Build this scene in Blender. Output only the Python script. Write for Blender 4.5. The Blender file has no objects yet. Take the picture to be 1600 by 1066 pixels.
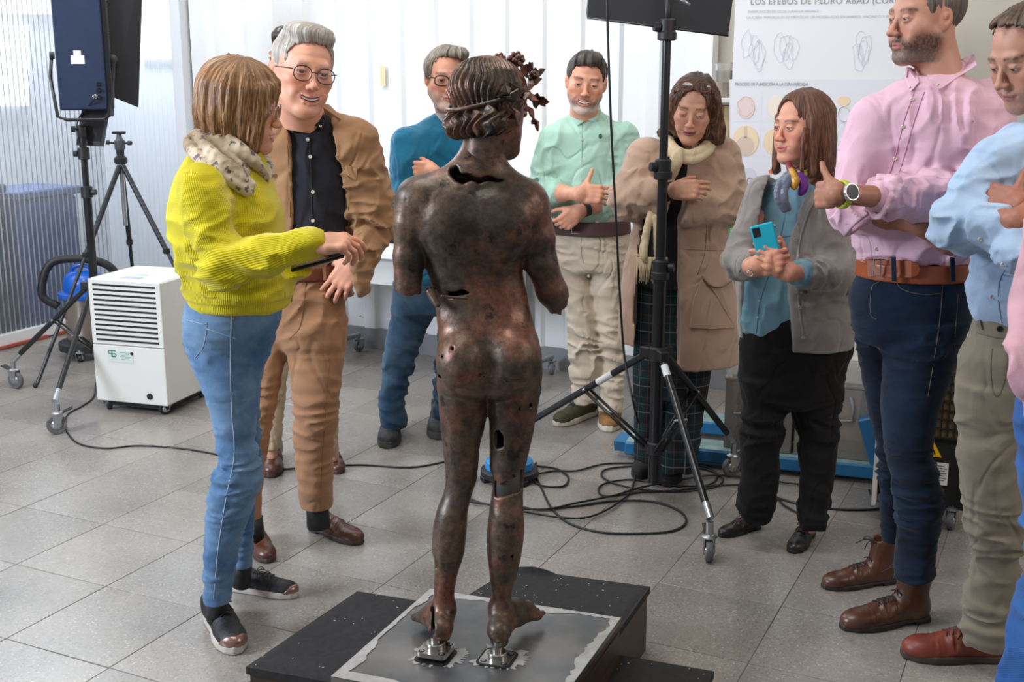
import bpy, math, random
import numpy as np
from mathutils import Vector, Matrix
R = math.radians
sc = bpy.context.scene
COL = sc.collection
# ---------------------------------------------------------------- camera
FPX, CAMH = 1850.0, 1.65
TILT = math.atan(428 / FPX)
cam_d = bpy.data.cameras.new('camera'); cam = bpy.data.objects.new('camera', cam_d); COL.objects.link(cam)
cam.location = (0, 0, CAMH); cam.rotation_euler = (math.pi / 2 - TILT, 0, 0)
cam_d.sensor_width = 36; cam_d.lens = 36 * FPX / 1600; cam_d.clip_start = .05
cam_d.dof.use_dof = True; cam_d.dof.focus_distance = 3.4; cam_d.dof.aperture_fstop = 13
sc.camera = cam
# ---------------------------------------------------------------- world, lights, exposure
wd = bpy.data.worlds.new('world'); sc.world = wd; wd.use_nodes = True
wd.node_tree.nodes['Background'].inputs[0].default_value = (.93, .96, 1, 1)
wd.node_tree.nodes['Background'].inputs[1].default_value = .34
def area(name, loc, aim, size, power, col=(1, 1, 1), sy=None):
    l = bpy.data.lights.new(name, 'AREA'); l.energy = power; l.color = col; l.size = size
    if sy: l.shape = 'RECTANGLE'; l.size_y = sy
    o = bpy.data.objects.new(name, l); COL.objects.link(o); o.location = loc
    o.rotation_euler = (Vector(aim) - Vector(loc)).to_track_quat('-Z', 'Y').to_euler()
    return o
area('wall_wash', (.2, 5.1, 3.7), (-.2, 6.6, 1.2), 5.0, 52, (1, .985, .96), .9)  # area light added out of view to wash the back wall brighter
area('left_key', (-2.6, 5.2, 3.8), (-2.4, 7.6, 1.3), 3.0, 50, (.97, .985, 1), .9)  # key added high at the left back for contrast, not a known fixture
area('ceiling_light_near', (-.8, 2.6, 4.2), (0, 3.6, 0), 2.0, 74, (1, .97, .93), 1.2)
area('yard_daylight', (-3.5, 8.0, 3.7), (-3.6, 7.9, 2.2), 1.6, 230, (.93, .97, 1), 1.6)
area('daylight_window', (-4.2, 2.2, 2.4), (0, 3.4, 1.0), 1.1, 230, (.78, .86, 1), 1.5)
area('warm_fill', (3.2, 1.6, 2.8), (.8, 3.6, 1.0), 1.2, 40, (1, .88, .76), 1.0)  # added fill that warms the right side, not a lamp of the room
vs = sc.view_settings; vs.view_transform = 'Standard'; vs.look = 'None'; vs.gamma = 1; vs.exposure = 0.0; vs.use_curve_mapping = False
sc.cycles.max_bounces = 6; sc.cycles.transparent_max_bounces = 12
# ---------------------------------------------------------------- photo geometry helpers
def W(px, py, Y):
    u = (px - 800) / FPX; v = -(py - 533) / FPX
    s = Y / (math.cos(TILT) + v * math.sin(TILT))
    return np.array([u * s, Y, CAMH + (-math.sin(TILT) + v * math.cos(TILT)) * s])
def G(px, py, z=0.):
    u = (px - 800) / FPX; v = -(py - 533) / FPX
    s = (z - CAMH) / (-math.sin(TILT) + v * math.cos(TILT))
    return np.array([u * s, (math.cos(TILT) + v * math.sin(TILT)) * s, z])
def mpp(p):            # metres per pixel at a point
    return (p[1] * math.cos(TILT) + (CAMH - p[2]) * math.sin(TILT)) / FPX
# ---------------------------------------------------------------- implicit-surface modelling
def smin(a, b, k):
    if k <= 0: return np.minimum(a, b)
    h = np.maximum(k - np.abs(a - b), 0) / k
    return np.minimum(a, b) - h * h * k * .25
def lerp(a, b, t): return a + (b - a) * t
def sst(x, a, b):
    t = np.clip((x - a) / (b - a), 0, 1); return t * t * (3 - 2 * t)
_rs = np.random.RandomState(7); _LAT = _rs.rand(32, 32, 32).astype('f4')
def noise(x, y, z):
    x, y, z = np.broadcast_arrays(x, y, z)
    xi = np.floor(x).astype(int); yi = np.floor(y).astype(int); zi = np.floor(z).astype(int)
    fx, fy, fz = x - xi, y - yi, z - zi
    fx = fx * fx * (3 - 2 * fx); fy = fy * fy * (3 - 2 * fy); fz = fz * fz * (3 - 2 * fz)
    L = lambda a, b, c: _LAT[(xi + a) & 31, (yi + b) & 31, (zi + c) & 31]
    a = lerp(lerp(L(0, 0, 0), L(1, 0, 0), fx), lerp(L(0, 1, 0), L(1, 1, 0), fx), fy)
    b = lerp(lerp(L(0, 0, 1), L(1, 0, 1), fx), lerp(L(0, 1, 1), L(1, 1, 1), fx), fy)
    return lerp(a, b, fz)
def A3(p): return np.asarray(p, float)
def cap(a, b, ra, rb=None):
    a, b = A3(a), A3(b); rb = ra if rb is None else rb; ab = b - a; L = max(float(ab @ ab), 1e-9)
    def fn(X, Y, Z):
        x, y, z = X - a[0], Y - a[1], Z - a[2]
        t = np.clip((x * ab[0] + y * ab[1] + z * ab[2]) / L, 0, 1)
        return np.sqrt((x - t * ab[0]) ** 2 + (y - t * ab[1]) ** 2 + (z - t * ab[2]) ** 2) - (ra + (rb - ra) * t)
    m = max(ra, rb)
    return fn, np.minimum(a, b) - m, np.maximum(a, b) + m
def rotm(ax=0, ay=0, az=0):
    return np.array(Matrix.Rotation(R(az), 3, 'Z') @ Matrix.Rotation(R(ay), 3, 'Y') @ Matrix.Rotation(R(ax), 3, 'X'))
def ell(c, r, rot=None):
    c, r = A3(c), A3(r)
    def fn(X, Y, Z):
        x, y, z = X - c[0], Y - c[1], Z - c[2]
        if rot is not None:
            x, y, z = [rot[0, i] * x + rot[1, i] * y + rot[2, i] * z for i in range(3)]
        k0 = np.sqrt((x / r[0]) ** 2 + (y / r[1]) ** 2 + (z / r[2]) ** 2)
        k1 = np.sqrt((x / r[0] ** 2) ** 2 + (y / r[1] ** 2) ** 2 + (z / r[2] ** 2) ** 2)
        return k0 * (k0 - 1) / np.maximum(k1, 1e-6)
    m = r if rot is None else np.full(3, r.max())
    return fn, c - m, c + m
def rbox(c, hf, rad=.0, rot=None):
    c, hf = A3(c), A3(hf)
    def fn(X, Y, Z):
        x, y, z = X - c[0], Y - c[1], Z - c[2]
        if rot is not None:
            x, y, z = [rot[0, i] * x + rot[1, i] * y + rot[2, i] * z for i in range(3)]
        qx, qy, qz = np.abs(x) - hf[0] + rad, np.abs(y) - hf[1] + rad, np.abs(z) - hf[2] + rad
        return np.sqrt(np.maximum(qx, 0) ** 2 + np.maximum(qy, 0) ** 2 + np.maximum(qz, 0) ** 2) + np.minimum(np.maximum(np.maximum(qx, qy), qz), 0) - rad
    m = hf if rot is None else np.full(3, np.linalg.norm(hf))
    return fn, c - m, c + m
def _spl(z, v, q):     # monotone-ish cubic
    z, v = np.asarray(z, float), np.asarray(v, float)
    if len(z) < 3: return np.interp(q, z, v)
    d = np.diff(v) / np.diff(z); m = np.zeros(len(z)); m[0] = d[0]; m[-1] = d[-1]
    for i in range(1, len(z) - 1): m[i] = 0 if d[i - 1] * d[i] <= 0 else 2 * d[i - 1] * d[i] / (d[i - 1] + d[i])
    q = np.clip(q, z[0], z[-1]); i = np.clip(np.searchsorted(z, q) - 1, 0, len(z) - 2)
    h = z[i + 1] - z[i]; t = (q - z[i]) / h
    return (2 * t**3 - 3 * t**2 + 1) * v[i] + (t**3 - 2 * t**2 + t) * h * m[i] + (-2 * t**3 + 3 * t**2) * v[i + 1] + (t**3 - t**2) * h * m[i + 1]
def loft(rows, e=2.0, er=.0):
    """rows: (z, cx, cy, rx, ry[, yaw]) - stacked (super)ellipses"""
    rw = sorted([tuple(r) + (0,) * (6 - len(r)) for r in rows]); a = np.array(rw, float); zz = a[:, 0]
    def fn(X, Y, Z):
        q = np.asarray(Z, float); cx, cy, rx, ry, yw = [_spl(zz, a[:, i], q) for i in range(1, 6)]
        x, y = X - cx, Y - cy
        if np.any(yw):
            c, s = np.cos(yw), np.sin(yw); x, y = x * c + y * s, -x * s + y * c
        rx = np.maximum(rx, .003); ry = np.maximum(ry, .003)
        k0 = ((np.abs(x) / rx) ** e + (np.abs(y) / ry) ** e) ** (1 / e)
        k0 = np.maximum(k0, 1e-4); rr = np.sqrt(x * x + y * y)
        d = np.where(k0 > .3, rr * (1 - 1 / k0), -np.minimum(rx, ry) * .7)
        dz = np.maximum(zz[0] - Z, Z - zz[-1])
        if er > 0:
            d2, z2 = d + er, dz + er
            return np.sqrt(np.maximum(d2, 0) ** 2 + np.maximum(z2, 0) ** 2) + np.minimum(np.maximum(d2, z2), 0) - er
        return np.maximum(d, dz)
    m = np.maximum(a[:, 3], a[:, 4])
    return fn, np.array([(a[:, 1] - m).min(), (a[:, 2] - m).min(), zz[0]]), np.array([(a[:, 1] + m).max(), (a[:, 2] + m).max(), zz[-1]])
def prism(pts, y0, y1, rad=0., axis=1):
    """polygon in the XZ plane (axis=1) pushed through Y"""
    P = np.asarray(pts, float); n = len(P); o = [i for i in range(3) if i != axis]
    def fn(X, Y, Z):
        q = (X, Y, Z); x, z, y = q[o[0]], q[o[1]], q[axis]
        d = None; s = 1.
        for i in range(n):
            a, b = P[i], P[i - 1]; e = b - a; wx, wz = x - a[0], z - a[1]
            t = np.clip((wx * e[0] + wz * e[1]) / max(e @ e, 1e-12), 0, 1)
            dd = (wx - e[0] * t) ** 2 + (wz - e[1] * t) ** 2
            d = dd if d is None else np.minimum(d, dd)
            c1, c2, c3 = z >= a[1], z < b[1], e[0] * wz > e[1] * wx
            fl = (c1 & c2 & c3) | (~c1 & ~c2 & ~c3); s = np.where(fl, -s, s)
        d = s * np.sqrt(d); dy = np.abs(y - (y0 + y1) / 2) - abs(y1 - y0) / 2
        d, dy = d + rad, dy + rad
        return np.sqrt(np.maximum(d, 0) ** 2 + np.maximum(dy, 0) ** 2) + np.minimum(np.maximum(d, dy), 0) - rad
    lo = np.zeros(3); hi = np.zeros(3)
    lo[o] = P.min(0); hi[o] = P.max(0); lo[axis] = min(y0, y1); hi[axis] = max(y0, y1)
    return fn, lo, hi
class Fld:
    def __init__(s, lo, hi, h):
        s.h = h; s.ax = [np.arange(a, b + h, h, dtype='f4') for a, b in zip(lo, hi)]
        s.D = np.full([len(a) for a in s.ax], .5, 'f4')
    def _sl(s, lo, hi, pad):
        return tuple(slice(max(0, int((l - pad - a[0]) / s.h)), max(1, int((u + pad - a[0]) / s.h) + 2)) for l, u, a in zip(lo, hi, s.ax))
    def _q(s, sl):
        return s.ax[0][sl[0]][:, None, None], s.ax[1][sl[1]][None, :, None], s.ax[2][sl[2]][None, None, :]
    def add(s, p, k=0.):
        sl = s._sl(p[1], p[2], k + 2.5 * s.h)
        if min(x.stop - x.start for x in sl) < 1 or s.D[sl].size == 0: return s
        s.D[sl] = smin(s.D[sl], p[0](*s._q(sl)), k); return s
    def cut(s, p, k=0.):
        sl = s._sl(p[1], p[2], k + 2.5 * s.h)
        if s.D[sl].size == 0: return s
        s.D[sl] = -smin(-s.D[sl], p[0](*s._q(sl)), k); return s
    def tube(s, pts, rs, k=.0, k0=None):
        for i in range(len(pts) - 1):
            s.add(cap(pts[i], pts[i + 1], rs[i], rs[i + 1]), (k if i else (k if k0 is None else k0)))
        return s
    def keep(s, fn):       # intersect everywhere
        s.D = -smin(-s.D, -fn(*s._q((slice(None),) * 3)), 0).astype('f4'); return s
    def disp(s, g, band=.03):
        m = np.abs(s.D) < band; i, j, k = np.nonzero(m)
        s.D[m] += g(s.ax[0][i], s.ax[1][j], s.ax[2][k]).astype('f4'); return s
    def mesh(s):
        D, ax = s.D, s.ax; I = D < 0
        for a in range(3):   # close at borders
            sl = [slice(None)] * 3
            for e in (0, -1): sl[a] = e; I[tuple(sl)] = False
        c = np.zeros([n - 1 for n in I.shape], 'u1')
        for dx in (0, 1):
            for dy in (0, 1):
                for dz in (0, 1): c += I[dx:c.shape[0] + dx, dy:c.shape[1] + dy, dz:c.shape[2] + dz]
        i, j, k = np.nonzero((c > 0) & (c < 8)); M = len(i)
        if M == 0: return np.zeros((0, 3)), np.zeros((0, 4), int)
        acc = np.zeros((M, 3)); cnt = np.zeros(M)
        for a in range(3):
            o = [b for b in range(3) if b != a]
            for u in (0, 1):
                for v in (0, 1):
                    q = [i, j, k]; q[o[0]] = q[o[0]] + u; q[o[1]] = q[o[1]] + v
                    r = list(q); r[a] = r[a] + 1
                    d0, d1 = D[tuple(q)], D[tuple(r)]; m = I[tuple(q)] != I[tuple(r)]
                    dn = d0 - d1; t = np.where(np.abs(dn) > 1e-9, d0 / np.where(dn == 0, 1, dn), .5); t = np.clip(t, 0, 1)
                    p = np.zeros((M, 3)); p[:, o[0]] = u; p[:, o[1]] = v; p[:, a] = t
                    acc[m] += p[m]; cnt[m] += 1
        org = np.array([a[0] for a in ax]); V = org + (np.stack([i, j, k], 1) + acc / cnt[:, None]) * s.h
        idm = np.full(c.shape, -1, 'i4'); idm[i, j, k] = np.arange(M); fs = []
        for a in range(3):
            o = [b for b in range(3) if b != a]
            n = [slice(None)] * 3; n[a] = slice(None, -1); p = [slice(None)] * 3; p[a] = slice(1, None)
            X = I[tuple(n)] != I[tuple(p)]; e = np.stack(np.nonzero(X), 1)
            e = e[(e[:, o[0]] > 0) & (e[:, o[1]] > 0) & (e[:, o[0]] < I.shape[o[0]] - 1) & (e[:, o[1]] < I.shape[o[1]] - 1)]
            ins = I[tuple(e.T)]
            def g(u, v):
                q = e.copy(); q[:, o[0]] -= u; q[:, o[1]] -= v; return idm[tuple(q.T)]
            Q = np.stack([g(0, 0), g(1, 0), g(1, 1), g(0, 1)], 1)
            fl = ins if a != 1 else ~ins
            Q[~fl] = Q[~fl][:, ::-1]; fs.append(Q)
        Fq = np.concatenate(fs); return V, Fq[(Fq >= 0).all(1)]
def wrinkle(amp, f, rot=None, ridged=True, mask=None, seed=0):
    def g(x, y, z):
        q = np.stack([x, y, z], 1)
        if rot is not None: q = q @ rot
        q = q * (np.asarray(f) * 1.35) + seed * 3.7 + 50
        w = noise(q[:, 0] + 1.3 * noise(q[:, 0] * .6, q[:, 1] * .6, q[:, 2] * .6), q[:, 1], q[:, 2] + 1.5 * noise(q[:, 0] * .5 + 9, q[:, 1] * .5, q[:, 2] * .4))
        w = (1 - np.abs(2 * w - 1)) ** 2.2 if ridged else w
        o = -amp * (1.5 if ridged else 1) * (w - .4)
        return o * mask(x, y, z) if mask is not None else o
    return g
# ---------------------------------------------------------------- object helpers
def mkmesh(name, V, Fq, mat=None, parent=None, base=None, cols=None, flow=None, smooth=True, mats=None, fm=None):
    me = bpy.data.meshes.new(name); V = np.asarray(V, 'f4')
    if base is None and parent is not None: base = tuple(parent.matrix_world.translation) if parent.get('_o') is None else tuple(parent['_o'])
    off = np.zeros(3) if base is None else np.asarray(base)
    if isinstance(Fq, np.ndarray):
        n = Fq.shape[1]; me.vertices.add(len(V)); me.vertices.foreach_set('co', (V - off).astype('f4').ravel())
        me.loops.add(Fq.size); me.loops.foreach_set('vertex_index', Fq.astype('i4').ravel())
        me.polygons.add(len(Fq)); me.polygons.foreach_set('loop_start', np.arange(0, Fq.size, n, dtype='i4'))
        try: me.polygons.foreach_set('loop_total', np.full(len(Fq), n, 'i4'))
        except Exception: pass
        me.update(calc_edges=True)
    else: me.from_pydata([tuple(v) for v in V - off], [], Fq)
    if cols is not None:
        c = np.ones((len(V), 4), 'f4'); c[:, :3] = np.clip(cols, 0, 1)
        me.color_attributes.new('Col', 'FLOAT_COLOR', 'POINT').data.foreach_set('color', c.ravel())
    if flow is not None:
        me.attributes.new('flow', 'FLOAT_VECTOR', 'POINT').data.foreach_set('vector', np.asarray(flow, 'f4').ravel())
    for m in (mats or [mat]): me.materials.append(m)
    if fm is not None: me.polygons.foreach_set('material_index', np.asarray(fm, 'i4'))
    if smooth: me.polygons.foreach_set('use_smooth', np.ones(len(me.polygons), bool))
    me.validate()
    o = bpy.data.objects.new(name, me); COL.objects.link(o)
    if parent is not None: o.parent = parent
    return o
def tag(o, label=None, cat=None, group=None, kind=None):
    if label: o['label'] = label
    if cat: o['category'] = cat
    if group: o['group'] = group
    if kind: o['kind'] = kind
    return o
def empty(name, loc, label=None, cat=None, group=None, rz=0):
    o = bpy.data.objects.new(name, None); COL.objects.link(o); o.location = tuple(float(v) for v in loc); o.rotation_euler[2] = rz
    o.empty_display_size = .1; bpy.context.view_layer.update()
    return tag(o, label, cat, group)
class MB:
    """collects boxes, tubes and rings; build() links them as one mesh object"""
    def __init__(s): s.V = []; s.F = []; s.n = 0
    def _a(s, V, F): s.V.append(np.asarray(V, float).reshape(-1, 3)); s.F += [tuple(i + s.n for i in f) for f in F]; s.n += len(s.V[-1]); return s
    def box(s, c, h, rot=None, bev=0.):
        c, h = A3(c), A3(h); b = min(bev, min(h) * .9)
        if b <= 0:
            v = np.array([[x, y, z] for x in (-1, 1) for y in (-1, 1) for z in (-1, 1)], float) * h
            f = [(0, 1, 3, 2), (4, 6, 7, 5), (0, 4, 5, 1), (2, 3, 7, 6), (0, 2, 6, 4), (1, 5, 7, 3)]
        else:
            v = []; idx = {}
            for x in (-1, 1):
                for y in (-1, 1):
                    for z in (-1, 1):
                        for a in range(3):
                            q = np.array([x, y, z]) * (h - b); q[a] = (x, y, z)[a] * h[a]; idx[x, y, z, a] = len(v); v.append(q)
            v = np.array(v); f = []
            for a in range(3):
                o = [i for i in range(3) if i != a]
                for sg in (-1, 1):
                    q = []
                    for u, w in ((-1, -1), (1, -1), (1, 1), (-1, 1)):
                        k = [0, 0, 0]; k[a] = sg; k[o[0]] = u; k[o[1]] = w; q.append(idx[tuple(k) + (a,)])
                    f.append(tuple(q if (sg > 0) == (a != 1) else q[::-1]))
            for a in range(3):
                o = [i for i in range(3) if i != a]
                for u in (-1, 1):
                    for w in (-1, 1):
                        k0 = [0, 0, 0]; k0[a] = -1; k0[o[0]] = u; k0[o[1]] = w; k1 = list(k0); k1[a] = 1
                        q = [idx[tuple(k0) + (o[0],)], idx[tuple(k1) + (o[0],)], idx[tuple(k1) + (o[1],)], idx[tuple(k0) + (o[1],)]]
                        p = v[q]; nn = np.cross(p[1] - p[0], p[2] - p[0])
                        f.append(tuple(q if nn @ p.mean(0) > 0 else q[::-1]))
            for x in (-1, 1):
                for y in (-1, 1):
                    for z in (-1, 1):
                        q = [idx[x, y, z, a] for a in range(3)]; p = v[q]; nn = np.cross(p[1] - p[0], p[2] - p[0])
                        f.append(tuple(q if nn @ p.mean(0) > 0 else q[::-1]))
        if rot is not None: v = v @ np.asarray(rot).T
        return s._a(v + c, f)
    def path(s, pts, r, n=10, closed=False, caps=True):
        P = [A3(p) for p in pts]; m = len(P); rr = r if hasattr(r, '__len__') else [r] * m; V = []; up = None
        for i, p in enumerate(P):
            t = (P[(i + 1) % m] - P[i - 1]) if closed else (P[min(i + 1, m - 1)] - P[max(i - 1, 0)])
            t = t / (np.linalg.norm(t) + 1e-12)
            if up is None: up = np.array([0, 0, 1.]) if abs(t[2]) < .9 else np.array([1., 0, 0])
            a = np.cross(t, up); a /= np.linalg.norm(a) + 1e-12; b = np.cross(a, t); up = b
            for j in range(n):
                w = 2 * math.pi * j / n; V.append(p + (a * math.cos(w) + b * math.sin(w)) * rr[i])
        Fc = []
        for i in range(m if closed else m - 1):
            i2 = (i + 1) % m
            for j in range(n): Fc.append((i * n + j, i * n + (j + 1) % n, i2 * n + (j + 1) % n, i2 * n + j))
        if not closed and caps: Fc.append(tuple(range(n))[::-1]); Fc.append(tuple((m - 1) * n + j for j in range(n)))
        return s._a(V, Fc)
    def cyl(s, a, b, r, r2=None, n=14): return s.path([a, b], [r, r if r2 is None else r2], n)
    def lathe(s, c, prof, n=20, rot=None, caps=True):      # prof: (r, z)
        V = [[r * math.cos(2 * math.pi * j / n), r * math.sin(2 * math.pi * j / n), z] for r, z in prof for j in range(n)]
        Fc = [(i * n + j, i * n + (j + 1) % n, (i + 1) * n + (j + 1) % n, (i + 1) * n + j) for i in range(len(prof) - 1) for j in range(n)]
        if caps: Fc += [tuple(range(n))[::-1], tuple((len(prof) - 1) * n + j for j in range(n))]
        V = np.array(V)
        if rot is not None: V = V @ np.asarray(rot).T
        return s._a(V + A3(c), Fc)
    def sph(s, c, r, n=12, m=8):
        r = A3(r) if hasattr(r, '__len__') else np.full(3, r)
        V = [[math.sin(math.pi * (i + .5) / m) * math.cos(2 * math.pi * j / n), math.sin(math.pi * (i + .5) / m) * math.sin(2 * math.pi * j / n), math.cos(math.pi * (i + .5) / m)] for i in range(m) for j in range(n)]
        Fc = [(i * n + j, (i + 1) * n + j, (i + 1) * n + (j + 1) % n, i * n + (j + 1) % n) for i in range(m - 1) for j in range(n)]
        Fc += [tuple(range(n)), tuple((m - 1) * n + j for j in range(n))[::-1]]
        return s._a(np.array(V) * r + A3(c), Fc)
    def poly(s, pts, n):           # prism from 3-D outline, pushed along vector n
        P = np.asarray(pts, float); m = len(P); n = A3(n)
        nn = np.zeros(3)
        for i in range(m): nn += np.cross(P[i - 1], P[i])
        if nn @ n > 0: P = P[::-1]
        return s._a(np.concatenate([P, P + n]), [tuple(range(m)), tuple(range(m, 2 * m))[::-1]] + [(i, i + m, (i + 1) % m + m, (i + 1) % m) for i in range(m)])
    def build(s, name, mat, parent=None, smooth=False, base=None, bev=0.):
        o = mkmesh(name, np.concatenate(s.V), s.F, mat, parent, base, smooth=smooth)
        if smooth == 'auto':
            me = o.data; me.polygons.foreach_set('use_smooth', np.ones(len(me.polygons), bool))
            e = o.modifiers.new('split', 'EDGE_SPLIT'); e.split_angle = R(35)
        return o
def fix_normals(o):
    pass
def along(a, b, t): return A3(a) + (A3(b) - A3(a)) * t
def curve(pts, n=8):               # Catmull-Rom through points
    P = [A3(p) for p in pts]; P = [2 * P[0] - P[1]] + P + [2 * P[-1] - P[-2]]; o = []
    for i in range(1, len(P) - 2):
        for k in range(n):
            t = k / n; a, b, c, d = P[i - 1:i + 3]
            o.append(.5 * ((2 * b) + (c - a) * t + (2 * a - 5 * b + 4 * c - d) * t * t + (3 * b - a - 3 * c + d) * t ** 3))
    return o + [P[-2]]
# ---------------------------------------------------------------- materials
MATS = {}
def nodes_of(name):
    m = bpy.data.materials.new(name); m.use_nodes = True; nt = m.node_tree
    return m, nt, nt.nodes['Principled BSDF']
def N(nt, t, **kw):
    n = nt.nodes.new(t)
    for k, v in kw.items():
        if k[0] == 'i' and k[1:].isdigit(): n.inputs[int(k[1:])].default_value = v
        else: setattr(n, k, v)
    return n
def rgb(h):            # sRGB 0-255 to linear
    return tuple(((c / 255) / 12.92 if c / 255 <= .04045 else ((c / 255 + .055) / 1.055) ** 2.4) for c in h)
def mat(name, col, rough=.5, metal=0., var=.0, vs_=20., bump=0., bs=200., bdist=.002, sheen=0., spec=.5, trans=0., alpha=1., emit=0., coat=0., stretch=None, attr=None, attrmul=True):
    if name in MATS: return MATS[name]
    m, nt, b = nodes_of(name); L = nt.links.new
    c = rgb(col) if max(col) > 1 else col
    b.inputs['Base Color'].default_value = (*c, 1); b.inputs['Roughness'].default_value = rough; b.inputs['Metallic'].default_value = metal
    b.inputs['Specular IOR Level'].default_value = spec; b.inputs['Sheen Weight'].default_value = sheen; b.inputs['Coat Weight'].default_value = coat
    b.inputs['Transmission Weight'].default_value = trans; b.inputs['Alpha'].default_value = alpha
    if emit: b.inputs['Emission Color'].default_value = (*c, 1); b.inputs['Emission Strength'].default_value = emit
    tc = N(nt, 'ShaderNodeTexCoord'); src = tc.outputs['Object']
    if stretch:
        mp = N(nt, 'ShaderNodeMapping'); mp.inputs['Scale'].default_value = stretch; L(src, mp.inputs[0]); src = mp.outputs[0]
    if attr:
        at = N(nt, 'ShaderNodeAttribute', attribute_name=attr); L(at.outputs['Color'], b.inputs['Base Color']); base = at.outputs['Color']
    else: base = None
    if var:
        n = N(nt, 'ShaderNodeTexNoise'); n.inputs['Scale'].default_value = vs_; n.inputs['Detail'].default_value = 4; L(src, n.inputs['Vector'])
        mr = N(nt, 'ShaderNodeMapRange'); mr.inputs[1].default_value = .3; mr.inputs[2].default_value = .7; mr.inputs[3].default_value = 1 - var; mr.inputs[4].default_value = 1 + var
        L(n.outputs[0], mr.inputs[0]); mx = N(nt, 'ShaderNodeMix', data_type='RGBA', blend_type='MULTIPLY'); mx.inputs[0].default_value = 1
        mx.inputs[6].default_value = (*c, 1)
        if base: L(base, mx.inputs[6])
        L(mr.outputs[0], mx.inputs[7]); L(mx.outputs[2], b.inputs['Base Color'])
    if bump:
        n2 = N(nt, 'ShaderNodeTexNoise'); n2.inputs['Scale'].default_value = bs; n2.inputs['Detail'].default_value = 3; L(src, n2.inputs['Vector'])
        bp = N(nt, 'ShaderNodeBump'); bp.inputs['Strength'].default_value = bump; bp.inputs['Distance'].default_value = bdist
        L(n2.outputs[0], bp.inputs['Height']); L(bp.outputs[0], b.inputs['Normal'])
    MATS[name] = m; return m
def cloth(name, col, var=.12, rough=.85, sheen=.15, fold=.5, fs=7., **k):
    m = mat(name, col, rough, var=var, vs_=k.pop('vs_', 14), bump=k.pop('bump', .35), bs=k.pop('bs', 420), bdist=k.pop('bdist', .0012), sheen=sheen, spec=.25, **k)
    creases(m, fold, fs); return m
def creases(m, fold, fs):
    nt = m.node_tree; L = nt.links.new; b = nt.nodes['Principled BSDF']; old = b.inputs['Normal'].links[0].from_socket.node if b.inputs['Normal'].links else None
    tc = N(nt, 'ShaderNodeTexCoord'); mp = N(nt, 'ShaderNodeMapping'); mp.inputs['Scale'].default_value = (1, 1, .55); mp.inputs['Rotation'].default_value = (.3, .35, .2); L(tc.outputs['Object'], mp.inputs[0])
    n0 = N(nt, 'ShaderNodeTexNoise'); n0.inputs['Scale'].default_value = fs; n0.inputs['Detail'].default_value = 1.2; n0.inputs['Distortion'].default_value = 1.0; L(mp.outputs[0], n0.inputs['Vector'])
    q = N(nt, 'ShaderNodeMath', operation='SUBTRACT'); q.inputs[1].default_value = .5; L(n0.outputs[0], q.inputs[0]); a = N(nt, 'ShaderNodeMath', operation='ABSOLUTE'); L(q.outputs[0], a.inputs[0])
    n = N(nt, 'ShaderNodeMapRange', interpolation_type='SMOOTHSTEP'); n.inputs[1].default_value = 0; n.inputs[2].default_value = .09; L(a.outputs[0], n.inputs[0])
    bp = N(nt, 'ShaderNodeBump'); bp.inputs['Strength'].default_value = fold; bp.inputs['Distance'].default_value = .007; L(n.outputs[0], bp.inputs['Height'])
    if old: L(bp.outputs[0], old.inputs['Normal'])
    else: L(bp.outputs[0], b.inputs['Normal'])
def hair_mat(name, c1, c2, c3=None, rough=.42, fx=26):
    m, nt, b = nodes_of(name); L = nt.links.new
    at = N(nt, 'ShaderNodeAttribute', attribute_name='flow')
    n = N(nt, 'ShaderNodeTexNoise'); n.inputs['Scale'].default_value = fx; n.inputs['Detail'].default_value = 5; n.inputs['Roughness'].default_value = .7; L(at.outputs['Vector'], n.inputs['Vector'])
    r = N(nt, 'ShaderNodeValToRGB'); L(n.outputs[0], r.inputs[0]); e = r.color_ramp.elements
    e[0].position = .33; e[0].color = (*rgb(c1), 1); e[1].position = .68; e[1].color = (*rgb(c2), 1)
    if c3: q = e.new(.5); q.color = (*rgb(c3), 1)
    L(r.outputs[0], b.inputs['Base Color']); b.inputs['Roughness'].default_value = rough; b.inputs['Anisotropic'].default_value = .5; b.inputs['Specular IOR Level'].default_value = .45
    bp = N(nt, 'ShaderNodeBump'); bp.inputs['Strength'].default_value = .9; bp.inputs['Distance'].default_value = .003; L(n.outputs[0], bp.inputs['Height']); L(bp.outputs[0], b.inputs['Normal'])
    return m
# ---------------------------------------------------------------- people: heads, hair, hands, shoes
skin_m, nt, b_ = nodes_of('skin'); L_ = nt.links.new
_a = N(nt, 'ShaderNodeAttribute', attribute_name='Col'); L_(_a.outputs['Color'], b_.inputs['Base Color'])
b_.inputs['Roughness'].default_value = .48; b_.inputs['Specular IOR Level'].default_value = .4
b_.inputs['Subsurface Weight'].default_value = .0
_n = N(nt, 'ShaderNodeTexNoise'); _n.inputs['Scale'].default_value = 260; _b = N(nt, 'ShaderNodeBump'); _b.inputs['Strength'].default_value = .12; _b.inputs['Distance'].default_value = .001
_t = N(nt, 'ShaderNodeTexCoord'); L_(_t.outputs['Object'], _n.inputs['Vector']); L_(_n.outputs[0], _b.inputs['Height']); L_(_b.outputs[0], b_.inputs['Normal'])
eye_m = mat('eye', (.8, .8, .8), .08, attr='Col', coat=.5)
def gs(x, s): return np.exp(-(x / s) ** 2)
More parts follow.
